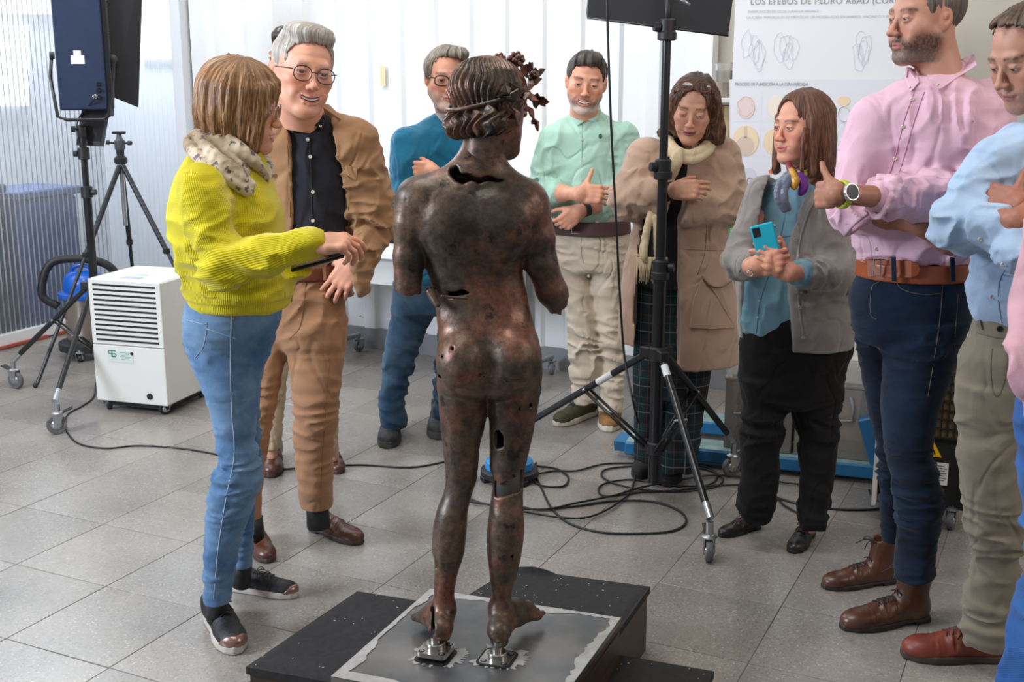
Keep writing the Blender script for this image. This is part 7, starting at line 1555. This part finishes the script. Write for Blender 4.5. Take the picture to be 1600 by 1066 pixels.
garment('trousers', p, [(prow(Y, [(430, 996, 1110, .02, .6), (500, 992, 1112, .02, .6), (560, 991, 1113, 0, .55), (620, 991, 1104, 0, .5)]), 0), (prow(Y, [(560, 991, 1050, 0, .9), (650, 992, 1040, 0, .9), (718, 992, 1030, 0, 1)]), .015), (prow(Y, [(560, 1046, 1112, 0, .9), (650, 1034, 1098, 0, .9), (732, 1026, 1086, 0, 1)]), .015)], plaid(), .0068, disp=[wrinkle(.012, (14, 14, 3), ridged=False), wrinkle(.006, (9, 9, 18), mask=lambda x, y, z: gs(z - .2, .12))])
m_bsue = mat('black_suede', (20, 20, 22), .8); 
make_shoe(G(1006, 722), G(999, 750), p, m_bsue, m_black, 'bootie', sole_h=.035, width=1.05); make_shoe(G(1058, 728), G(1042, 762), p, m_bsue, m_black, 'bootie', sole_h=.035, width=1.05)

# ---------------------------------------------------------------- 7 woman in the grey cardigan
Y = 3.92
p = person('woman in grey cardigan over light blue blouse holding a phone, looking left', (W(1215, 840, Y)[0], 3.92))
S7 = dict(skin=(208, 148, 122), smile=.75, scale=.96, jaw=.95, wide=1.0, nose=.92, brow=(44, 30, 26), lip=(186, 96, 92), open=.85, neck=.05, fold=.8, blush=1.2, gaze=(0, 1, -.05))
C = W(1254, 198, Y - .03); HR = headrot(118, -2, 0); neck = W(1262, 282, Y)
RS, RE, RW = pw(Y, (1196, 305, -.05), (1160, 408, -.10), (1178, 418, -.30)); LS, LE, LW = pw(Y, (1318, 305, .03), (1318, 432, -.05), (1234, 426, -.31))
LG = [pw(Y, (1190, 560, -.03), (1186, 690, -.03), (1184, 810, -.02)), pw(Y, (1290, 560, .0), (1280, 690, 0), (1268, 825, -.04))]
ph = W(1196, 378, Y - .30)
join_body([head_mesh(S7, HR, C, neck), hand_mesh(LW, (-.78, -.1, .5), (.3, -.95, .3), (.35, .5, .6, .7), spread=.05, thumb=((.75, .6, .05), (.5, .8, .1)), skin=S7['skin'], elbow=along(LW, LE, .5), h=.0025, scale=.93),
    hand_mesh(RW, (.6, -.2, .2), (-.3, -1, .2), (.7, .9, 1.0, 1.1), spread=.04, thumb=((.55, .8, .0), (.2, .9, -.3)), mirror=True, skin=S7['skin'], elbow=along(RW, RE, .5), h=.0025, scale=.93), bodycore(neck, W(1240, 520, Y), [(RS, RE), (LS, LE)], LG, S7['skin'])], p)
def hf(f):
    f.add(loft([(-.225, 0, -.045, .050, .030), (-.20, 0, -.045, .080, .050), (-.14, 0, -.04, .096, .066), (-.07, 0, -.032, .094, .080), (-.01, 0, -.022, .090, .094), (.05, 0, -.018, .085, .102), (.09, 0, -.012, .068, .084), (.115, 0, -.01, .044, .055), (.128, 0, -.01, .015, .02)]), .01)
    for s in (-1, 1): f.add(cap((s * .078, .035, .03), (s * .088, .035, -.15), .012, .016), .02)
    f.add(cap((-.078, .06, .0), (-.085, .075, -.16), .008, .005), .01)
hair_obj(S7, HR, C, p, hf, hair_mat('long_chestnut_hair', (46, 28, 20), (150, 98, 66), (94, 60, 42)), h=.0032, amp=.005, whorl=(.0, .02, .13), post=lambda f: (face_cut(f, .067, .112, .103), f.cut(ell((0, .09, -.12), (.062, .07, .07)), .01)), box=((-.13, -.15, -.28), (.13, .14, .16)))
m_blouse = cloth('pale_blue_blouse', (112, 152, 168), var=.12); m_card = cloth('grey_cardigan_wool', (134, 128, 124), var=.14, bump=.6, bs=260, sheen=.3)
bl, SB = garment('blouse', p, [(prow(Y, [(268, 1236, 1286, 0, .8), (290, 1204, 1306, -.01, .66), (330, 1180, 1306, -.01, .68), (400, 1170, 1300, -.01, .7), (470, 1162, 1296, -.01, .7), (515, 1160, 1290, -.01, .7), (527, 1170, 1280, -.01, .7)]), 0)], m_blouse, .006, disp=[wrinkle(.010, (16, 16, 3.5)), wrinkle(.004, (10, 10, 10))], cuts=[(cap(W(1236, 262, Y - .12), W(1240, 318, Y - .2), .03, .012), .01)])
seam(SB, [(1228, 330), (1212, 400), (1188, 470), (1182, 520)], .0015, mat('blouse_edge', (90, 124, 140), .8), 'placket_edge', p); buttons(SB, [(1210, 352), (1186, 470), (1184, 496)], .004, m_button, p, off=.003)
seam(SB, [(1196, 366), (1220, 370), (1244, 366)], .0014, mat('blouse_edge', (90, 124, 140), .8), 'yoke_seam', p)
cd = prow(Y, [(272, 1246, 1296, .03, .8), (290, 1206, 1320, .01, .7), (320, 1182, 1330, 0, .7), (380, 1168, 1334, 0, .74), (440, 1156, 1338, 0, .76), (500, 1154, 1338, 0, .76), (538, 1160, 1334, 0, .74)])
cop = pprism(Y - .2, [(1228, 262), (1206, 300), (1190, 360), (1172, 440), (1160, 500), (1140, 660), (1250, 660), (1243, 480), (1240, 420), (1246, 370), (1262, 325), (1280, 296), (1262, 280)], Y - .6, Y - .02)
ca, SC = garment('cardigan', p, [(cd, 0)] + chain([RS, RE, along(RE, RW, .72)], [.064, .060, .042], .03) + chain([LS, LE, along(LE, LW, .78)], [.066, .064, .044], .03), m_card, .006, cuts=[cop], disp=[sleeve_folds(.012, LE, .15, (14, 14, 18)), sleeve_folds(.01, RE, .12, (14, 14, 18)), wrinkle(.004, (8, 8, 6)), sleeve_folds(.010, along(LE, LW, .6), .1, (26, 26, 8), 5)])
seam(SC, [(1283, 300), (1264, 330), (1250, 375), (1246, 420), (1249, 480), (1256, 532)], .004, m_card, 'front_band', p); buttons(SC, [(1243, 374), (1247, 452), (1250, 480), (1255, 528)], .0055, mat('grey_button', (150, 150, 152), .3), p, off=.008)
MB().path([along(LE, LW, .76), along(LE, LW, .88)], [.047, .040], 16).build('blouse_cuff', m_blouse, p, True)
garment('trousers', p, [(prow(Y, [(478, 1164, 1326, 0, .62), (505, 1160, 1330, 0, .66), (540, 1155, 1333, 0, .66), (590, 1156, 1318, 0, .62), (632, 1160, 1312, 0, .6)], er=.03), 0), (prow(Y, [(590, 1156, 1236, -.02, .9), (638, 1159, 1230, -.02, .9), (700, 1159, 1220, -.03, .95), (736, 1158, 1217, -.03, 1), (776, 1153, 1212, -.03, 1.05), (808, 1153, 1206, -.02, 1.1)]), .02),
    (prow(Y, [(590, 1228, 1317, 0, .85), (638, 1238, 1312, 0, .9), (700, 1248, 1310, -.01, .95), (736, 1251, 1305, -.02, 1), (776, 1248, 1298, -.03, 1.05), (820, 1245, 1290, -.04, 1.1)]), .02)], cloth('black_corduroy', (17, 16, 17), var=.1, sheen=.05), .0065, disp=[wrinkle(.009, (8, 8, 20), mask=lambda x, y, z: .3 + gs(z - .45, .12) + gs(z - .1, .1))])
m_bl = mat('black_leather', (30, 27, 26), .35, var=.2, bump=.3, bs=60); m_plum = mat('plum_elastic', (88, 36, 56), .7)
make_shoe(G(1186, 824), G(1124, 840), p, m_bl, m_black, 'oxford', m_plum, sole_h=.02); make_shoe(G(1266, 834), G(1238, 866), p, m_bl, m_black, 'oxford', m_plum, sole_h=.02)
# knotted silk scarf
for nm, m_, st_, n_, sp, rd, sd in (('neck_scarf', mat('grey_blue_silk', (98, 106, 124), .3, sheen=.3), [(1240, 270, -.12), (1226, 284, -.17), (1220, 302, -.19), (1226, 322, -.19)], 5, .022, .013, 1), ('scarf_knot', mat('ochre_silk', (190, 140, 40), .3), [(1238, 268, -.15), (1244, 278, -.175), (1240, 290, -.175)], 3, .009, .011, 2), ('scarf_tail', mat('purple_silk', (104, 40, 130), .3), [(1248, 274, -.15), (1256, 286, -.165), (1252, 300, -.165)], 3, .010, .011, 3), ('scarf_roll', mat('lime_silk', (184, 180, 90), .35), [(1242, 272, -.14), (1262, 270, -.10), (1276, 262, -.02)], 3, .006, .009, 4), ('scarf_band', mat('wine_silk', (120, 30, 50), .35), [(1232, 256, -.09), (1236, 266, -.13), (1242, 272, -.15)], 3, .006, .009, 5)):
    garment(nm, p, strands(pw(Y, *st_), n_, sp, rd * .8, sd), m_, .0033)
MB().path([A3(W(1172, 427, Y - .33)) + A3((math.cos(a) * .0095, 0, math.sin(a) * .0095)) for a in np.linspace(0, 6.0, 14)], .0018, 6).build('ring', m_silver, p, True)
# phone
Rp = rotm(ay=-14) @ rotm(ax=-12) @ rotm(az=-6)
t_ = empty('phone', ph, 'turquoise smartphone held upright by the woman in the grey cardigan', 'phone'); MB().box(ph, (.036, .0055, .054 * 1.05), Rp, bev=.005).build('case', mat('turquoise_case', (20, 168, 190), .35), t_)
MB().box(ph + Rp @ A3((-.020, -.006, .034)), (.0115, .0015, .0145), Rp, bev=.0012).build('camera_bump', mat('camera_glass', (20, 22, 28), .15), t_)
for dx, dz in ((-.024, .041), (-.024, .029), (-.016, .035)): MB().lathe(ph + Rp @ A3((dx, -.0078, dz)), [(.0032, -.0006), (.0032, .0006)], 12, rot=Rp @ rotm(ax=90)).build('camera_lens', m_blk, t_)
# ---------------------------------------------------------------- 8 man in the pink shirt
Y = 3.38
p = person('tall bearded man in pink shirt, brown belt, dark jeans and brown boots', (W(1410, 950, Y)[0], 3.38))
S8 = dict(skin=(186, 136, 114), smile=.0, scale=1.02, jaw=.98, nose=1.15, brow=(48, 36, 30), browt=1.2, lip=(160, 96, 86), open=.6, gaze=(0, 1, -.12), beard=((74, 56, 46), (112, 96, 84), .95), neck=.058)
C = W(1446, 28, Y); HR = headrot(108, -4, 0); neck = W(1472, 130, Y)
LS, LE, LW = pw(Y, (1546, 168, .0), (1520, 318, -.12), (1306, 303, -.31)); RS, RE, RW = pw(Y, (1364, 190, -.02), (1330, 322, -.05), (1440, 352, -.2))
LG = [pw(Y, (1400, 520, .05), (1395, 680, .1), (1392, 840, .14)), pw(Y, (1450, 520, -.05), (1430, 680, -.08), (1430, 880, -.1))]
join_body([head_mesh(S8, HR, C, neck), hand_mesh(LW, (-.30, .94, -.15), (-.9, -.4, .15), (.5, .7, .8, .9), spread=.03, thumb=((.62, .62, .3), (.85, .5, .0)), skin=(156, 106, 84), elbow=LE, er=(.033, .044), h=.0025, scale=.9),
    hand_mesh(RW, (1, .1, .05), (.1, -1, .3), (.6, .7, .8, .8), skin=(150, 100, 80), elbow=RE, h=.003, scale=1.0), bodycore(neck, W(1430, 420, Y), [(RS, RE), (LS, LE)], LG, S8['skin'])], p)
def hf(f): short_hair(f, 1.1)
hair_obj(S8, HR, C, p, hf, hair_mat('greying_brown_hair', (46, 36, 30), (130, 116, 104)), amp=.004, post=lambda f: short_post(f, .078))
m_pink = cloth('pink_oxford', (216, 176, 192), var=.06); m_pinkd = mat('pink_edge', (190, 132, 164), .8)
sh, SP = garment('shirt', p, [(prow(Y, [(118, 1420, 1512, .0, .8), (138, 1388, 1546, 0, .72), (160, 1364, 1566, 0, .68), (200, 1346, 1572, 0, .66), (270, 1338, 1556, 0, .7), (330, 1334, 1546, 0, .76), (375, 1336, 1536, 0, .78), (398, 1342, 1528, 0, .78), (412, 1348, 1516, 0, .76)]), 0)]
    + chain([LS, LE, along(LE, LW, .25), along(LE, LW, .66)], [.072, .072, .066, .050], .03) + chain([RS, RE, along(RE, RW, .2)], [.066, .064, .056], .03), m_pink, .0055, cuts=[(cap(W(1432, 80, Y - .1), W(1430, 140, Y - .19), .05, .02), .01)],
    disp=[sleeve_folds(.020, LE, .17, (9, 9, 22)), sleeve_folds(.014, along(LE, LW, .55), .09, (30, 14, 14), 2), wrinkle(.009, (10, 10, 3.5), rot=rotm(ay=14)), sleeve_folds(.010, W(1500, 180, Y - .1), .14, (18, 18, 7), 4), wrinkle(.008, (7, 7, 18), mask=lambda x, y, z: gs(z - W(0, 392, Y)[2], .05))])
seam(SP, [(1430, 140), (1412, 190), (1400, 240), (1385, 285)], .0014, m_pinkd, 'placket_edge', p); seam(SP, [(1444, 144), (1428, 190), (1414, 240), (1400, 285)], .0014, m_pinkd, 'placket_edge', p)
buttons(SP, [(1425, 155), (1411, 198), (1398, 248), (1369, 389)], .0052, m_button, p, off=.003)
for pts in ([(1418, 104), (1416, 122), (1424, 142), (1436, 128), (1430, 108)], [(1522, 84), (1526, 102), (1500, 118), (1468, 140), (1454, 124), (1446, 112), (1462, 110), (1500, 98)]): flap(SP, pts, m_pink, 'collar', p, off=.012, th=.012)
buttons(SP, [(1466, 133), (1422, 137)], .0042, m_button, p, off=.023)
for a, b_2, r_ in ((along(LE, LW, .60), along(LE, LW, .72), .056), (W(1322, 322, Y - .13), W(1346, 350, Y - .16), .050)):
    o, _ = garment('rolled_cuff', p, [(cap(a, b_2, r_, r_ * .96), 0)], m_pink, .005, cuts=[(cap(a - (b_2 - a), b_2 + (b_2 - a) * 2, r_ * .74, r_ * .74), 0)], keep=(lambda a, b_2: (lambda X, Y_, Z: np.maximum(-((X - a[0]) * (b_2 - a)[0] + (Y_ - a[1]) * (b_2 - a)[1] + (Z - a[2]) * (b_2 - a)[2]) / np.linalg.norm(b_2 - a), ((X - b_2[0]) * (b_2 - a)[0] + (Y_ - b_2[1]) * (b_2 - a)[1] + (Z - b_2[2]) * (b_2 - a)[2]) / np.linalg.norm(b_2 - a))))(a, b_2), disp=[wrinkle(.012, (24, 24, 24))])
d = LE - LW; d /= np.linalg.norm(d); wc = LW + d * .022; n_ = np.cross(d, UZ); n_ /= np.linalg.norm(n_); n_ = -n_ if n_[1] > 0 else n_; n_ = n_ * .9 + UZ * .25; n_ -= d * (n_ @ d); n_ /= np.linalg.norm(n_); u_ = np.cross(d, n_)
wa = MB(); wa.path([wc + (n_ * math.cos(a) * 1.0 + u_ * math.sin(a) * 1.15) * .030 for a in np.linspace(0, 2 * math.pi, 26)[:-1]], .0035, 6, closed=True); 
for k in (-1, 1): wa.path([wc + d * k * .006 + (n_ * math.cos(a) + u_ * math.sin(a) * 1.15) * .030 for a in np.linspace(0, 2 * math.pi, 26)[:-1]], .0035, 6, closed=True)
wr_ = wa.build('watch_strap', mat('lime_rubber_strap', (176, 190, 30), .5), p, True)
Rw_ = np.stack([d, u_, n_], 1); MB().lathe(wc + n_ * .031, [(.023, -.005), (.0245, .003), (.0225, .0075), (.019, .0075)], 28, rot=Rw_).build('watch_case', m_silver, p, 'auto'); MB().lathe(wc + n_ * .0385, [(.0195, 0), (.0195, .0006)], 24, rot=Rw_).build('watch_face', mat('watch_glass', (60, 58, 62), .12), p)
m_dj = denim('dark_indigo_denim', (9, 19, 34), (26, 46, 68)); m_st2 = mat('indigo_stitching', (96, 88, 76), .8)
je, SJ = garment('jeans', p, [(prow(Y, [(378, 1348, 1514, 0, .72), (400, 1346, 1516, 0, .8), (425, 1342, 1520, 0, .78), (467, 1328, 1520, 0, .76), (500, 1332, 1514, 0, .72), (538, 1342, 1500, .0, .7)], er=.03), 0),
    (prow(Y, [(500, 1331, 1410, .06, .95), (560, 1342, 1402, .08, 1), (644, 1358, 1400, .1, 1.1), (690, 1369, 1402, .1, 1.15), (738, 1372, 1404, .12, 1.15), (790, 1375, 1404, .13, 1.15), (848, 1377, 1404, .14, 1.2)], er=.003), .02),
    (prow(Y, [(500, 1386, 1514, -.04, .8), (542, 1383, 1500, -.05, .85), (588, 1380, 1484, -.06, .9), (640, 1378, 1466, -.08, .95), (690, 1382, 1456, -.1, 1), (738, 1393, 1464, -.1, 1), (800, 1400, 1470, -.09, 1), (846, 1401, 1462, -.08, 1.05), (900, 1399, 1458, -.08, 1.1)], er=.003), .02)], m_dj, .0055,
    disp=[wrinkle(.010, (8, 8, 34), mask=lambda x, y, z: .2 + gs(z - .42, .12) + gs(z - .12, .07)), wrinkle(.008, (7, 7, 30), rot=rotm(ay=-8), mask=lambda x, y, z: gs(z - .86, .06))])
seam(SJ, [(1474, 420), (1472, 460), (1466, 520), (1450, 620)], .0012, m_st2, 'side_seam', p); seam(SJ, [(1398, 436), (1410, 452), (1440, 460), (1470, 459)], .0014, m_st2, 'pocket_seam', p); seam(SJ, [(1476, 438), (1500, 436), (1518, 436)], .0012, m_st2, 'yoke_seam', p)
seam(SJ, [(1497, 460), (1492, 540), (1500, 545), (1512, 534)], .0012, m_st2, 'back_pocket_seam', p); seam(SJ, [(1374, 440), (1362, 450), (1360, 490), (1370, 500)], .0012, m_st2, 'fly_seam', p)
m_bb = mat('chestnut_leather_belt', (150, 74, 36), .38, bump=.2, bs=80); garment('belt', p, [(prow(Y, [(404, 1341, 1521, 0, .86), (431, 1338, 1523, 0, .86)]), 0)], m_bb, .0045)
flap(SJ, [(1354, 406), (1424, 408), (1434, 412), (1438, 420), (1434, 430), (1424, 434), (1356, 432)], m_bb, 'belt_end', p, off=.026, th=.012)
c = SJ.at(1375, 418, .034); MB().path([c + A3((x, .006 if x > 0 else 0, z)) for x, z in ((-.018, -.024), (.004, -.024), (.004, .024), (-.018, .024))], .003, 6, closed=True).build('buckle', m_silver, p)
for x_ in (1396, 1488): flap(SJ, [(x_ - 3, 402), (x_ + 4, 402), (x_ + 5, 440), (x_ - 2, 440)], m_dj, 'belt_loop', p, off=.038)
m_boot = mat('brown_boot_leather', (78, 44, 28), .34, var=.35, vs_=9, bump=.35, bs=40, spec=.6); m_bsole = mat('dark_boot_sole', (44, 36, 32), .6)
make_shoe(G(1398, 908), G(1285, 920), p, m_boot, m_bsole, 'boot', m_lacedark, sole_h=.02); make_shoe(G(1450, 966), G(1314, 984), p, m_boot, m_bsole, 'boot', m_lacedark, sole_h=.02)

# ---------------------------------------------------------------- 9 man in the light blue shirt
Y = 3.02
p = person('man in light blue shirt and khaki trousers at the right edge, looking down, arms crossed', (W(1540, 1030, Y)[0], 3.02))
S9 = dict(skin=(184, 136, 114), smile=.0, scale=1.05, nose=1.15, brow=(52, 40, 34), browt=1.2, lip=(160, 100, 92), open=.85, lookz=-.8, beard=((120, 96, 84), (130, 108, 96), .3), neck=.056, gaze=(0, 1, -.35))
C = W(1611, 84, Y); HR = headrot(110, -24, 0); neck = W(1650, 190, Y + .02)
RS, RE, RW = pw(Y, (1556, 250, -.02), (1502, 352, -.06), (1592, 345, -.24)); LS, LE, LW = pw(Y, (1730, 250, .02), (1740, 380, -.05), (1566, 325, -.2))
LG = [pw(Y, (1555, 560, -.02), (1550, 760, -.03), (1552, 1000, .0)), pw(Y, (1660, 560, .02), (1670, 760, .05), (1665, 960, .1))]
join_body([head_mesh(S9, HR, C, neck), hand_mesh(RW, (1, .1, .0), (.1, -1, .3), (.4, .5, .6, .6), mirror=True, skin=(170, 112, 90), elbow=along(RW, RE, .75), h=.0026), hand_mesh(W(1592, 322, Y - .17), (-.55, .8, .15), (-.3, -1, .3), (.6, .8, .9, 1.0), spread=.02, thumb=((1, .3, 0), (1, -.1, .0)), skin=(170, 112, 90), elbow=W(1640, 400, Y - .15), h=.0026, scale=.95), bodycore(neck, W(1630, 480, Y), [(RS, RE), (LS, LE)], LG, S9['skin'])], p)
hair_obj(S9, HR, C, p, lambda f: (f.add(ell((0, -.018, .036), (.080, .0995, .0855))), f.add(ell((0, .045, .088), (.05, .032, .022)), .02)), hair_mat('short_brown_hair', (50, 38, 30), (128, 104, 84)), amp=.006, post=lambda f: short_post(f, .098))
m_lb = cloth('light_blue_oxford', (172, 196, 222), var=.05); m_lbd = mat('blue_edge', (110, 134, 164), .8)
sh, SB9 = garment('shirt', p, [(prow(Y, [(186, 1596, 1700, .01, .8), (205, 1566, 1740, 0, .7), (235, 1542, 1756, 0, .66), (300, 1534, 1752, 0, .68), (380, 1528, 1744, 0, .72), (440, 1520, 1738, 0, .76), (480, 1519, 1730, 0, .76), (508, 1530, 1724, 0, .76)]), 0)]
    + chain([RS, RE, along(RE, RW, .62)], [.064, .066, .050], .03) + chain([LS, LE, W(1590, 388, Y - .24)], [.066, .064, .050], .03), m_lb, .0055, disp=[sleeve_folds(.018, RE, .16, (10, 10, 20)), wrinkle(.008, (10, 10, 3.5)), sleeve_folds(.012, W(1590, 388, Y - .24), .12, (14, 14, 20), 2), wrinkle(.008, (9, 9, 16), mask=lambda x, y, z: gs(z - W(0, 460, Y)[2], .07))])
seam(SB9, [(1574, 415), (1562, 440), (1560, 470), (1566, 505)], .0014, m_lbd, 'placket_edge', p); buttons(SB9, [(1567, 413), (1549, 464), (1531, 374)], .0052, m_button, p, off=.003)
m_kh = cloth('khaki_cotton', (126, 118, 102), var=.08, vs_=6)
tr, SK = garment('trousers', p, [(prow(Y, [(490, 1526, 1728, 0, .72), (530, 1516, 1734, 0, .7), (558, 1500, 1736, 0, .68), (610, 1497, 1738, 0, .64), (650, 1496, 1738, 0, .6)]), 0), (prow(Y, [(600, 1496, 1612, -.02, .85), (663, 1496, 1604, -.02, .9), (719, 1500, 1600, -.03, .95), (775, 1504, 1600, -.03, 1), (832, 1512, 1598, -.03, 1), (880, 1522, 1592, -.02, 1), (944, 1505, 1592, -.0, 1), (970, 1506, 1588, .0, 1.05), (992, 1503, 1584, .0, 1.1), (1008, 1512, 1580, .0, 1.1)], er=.003), .02),
    (prow(Y, [(600, 1612, 1738, .02, .85), (775, 1625, 1728, .05, 1), (960, 1632, 1705, .1, 1.1)]), .02)], m_kh, .0058, disp=[wrinkle(.010, (8, 8, 24), mask=lambda x, y, z: .2 + gs(z - .1, .12) + gs(z - .4, .1)), wrinkle(.009, (9, 9, 14), rot=rotm(ay=-25), mask=lambda x, y, z: gs(z - .68, .08))])
m_kd = mat('khaki_edge', (104, 96, 84), .8); seam(SK, [(1550, 545), (1548, 580), (1552, 612), (1562, 616), (1572, 580), (1576, 520)], .0014, m_kd, 'fly_seam', p); buttons(SK, [(1562, 514)], .0078, m_black, p, off=.006); flap(SK, [(1524, 496), (1531, 500), (1534, 516), (1527, 512)], m_kd, 'belt_loop', p, off=.01); seam(SK, [(1526, 520), (1560, 528), (1600, 530)], .0014, m_kd, 'waistband_edge', p)
m_red = mat('russet_leather', (112, 46, 30), .45, var=.3, vs_=14, bump=.4, bs=80)
make_shoe(G(1578, 1030), G(1408, 1026), p, m_red, m_solebrown, 'boat', mat('russet_laces', (86, 52, 42), .8), sole_h=.024, width=1.05); make_shoe(G(1690, 960), G(1600, 952), p, m_red, m_solebrown, 'boat', mat('russet_laces', (86, 52, 42), .8), sole_h=.024)

# ---------------------------------------------------------------- 10 onlooker cut off by the right picture edge
Y = 2.0
p = person('foreground onlooker in pink top and bright blue jeans, cut off by the right edge', (W(1800, 1000, Y)[0], Y))
S10 = dict(skin=(200, 148, 122)); C = W(1885, 60, Y); HR = headrot(110); neck = W(1885, 190, Y); RS, RE, RW = pw(Y, (1700, 280, 0), (1640, 480, .02), (1615, 580, -.05))
join_body([head_mesh(S10, HR, C, neck), hand_mesh(RW, (.2, -.1, -1), (-1, 0, 0), skin=S10['skin'], elbow=along(RW, RE, .5), h=.003), bodycore(neck, W(1885, 600, Y), [(RS, RE)], [pw(Y, (1740, 760, .03), (1660, 1000), (1650, 1230))], S10['skin'])], p)
hair_obj(S10, HR, C, p, lambda f: short_hair(f), hair_mat('plain_brown_hair', (50, 38, 30), (120, 96, 76)), post=short_post)
garment('top', p, [(prow(Y, [(165, 1830, 1940, 0, .8), (190, 1780, 1990, 0, .55), (230, 1700, 2060, 0, .5), (400, 1704, 2050, 0, .52), (620, 1690, 2060, 0, .54)]), 0)] + chain([RS, RE, RW], [.075, .066, .046], .03), cloth('dusty_pink_cloth', (196, 150, 158)), .009, disp=[wrinkle(.01, (9, 9, 9))])
garment('jeans', p, [(prow(Y, [(560, 1598, 2080, .05, .5), (640, 1592, 2090, .05, .5), (820, 1606, 2080, .05, .45)]), 0), (prow(Y, [(760, 1612, 1770, .03, .9), (900, 1604, 1740, .0, 1), (1000, 1580, 1720, -.02, 1), (1100, 1560, 1700, -.02, 1), (1260, 1590, 1700, 0, 1)]), .04), (prow(Y, [(760, 1850, 2080, .05, .8), (1000, 1880, 2040, .05, .9), (1240, 1900, 2010, .05, 1)]), .04)], denim('bright_blue_denim', (30, 72, 130), (56, 100, 158)), .009, disp=[wrinkle(.01, (8, 8, 16))])
q = G(1660, 1300); make_shoe(q + A3((.03, .1, 0)), q + A3((-.03, -.15, 0)), p, m_bl, m_black, 'oxford', m_black); make_shoe(q + A3((.28, .1, 0)), q + A3((.22, -.15, 0)), p, m_bl, m_black, 'oxford', m_black)
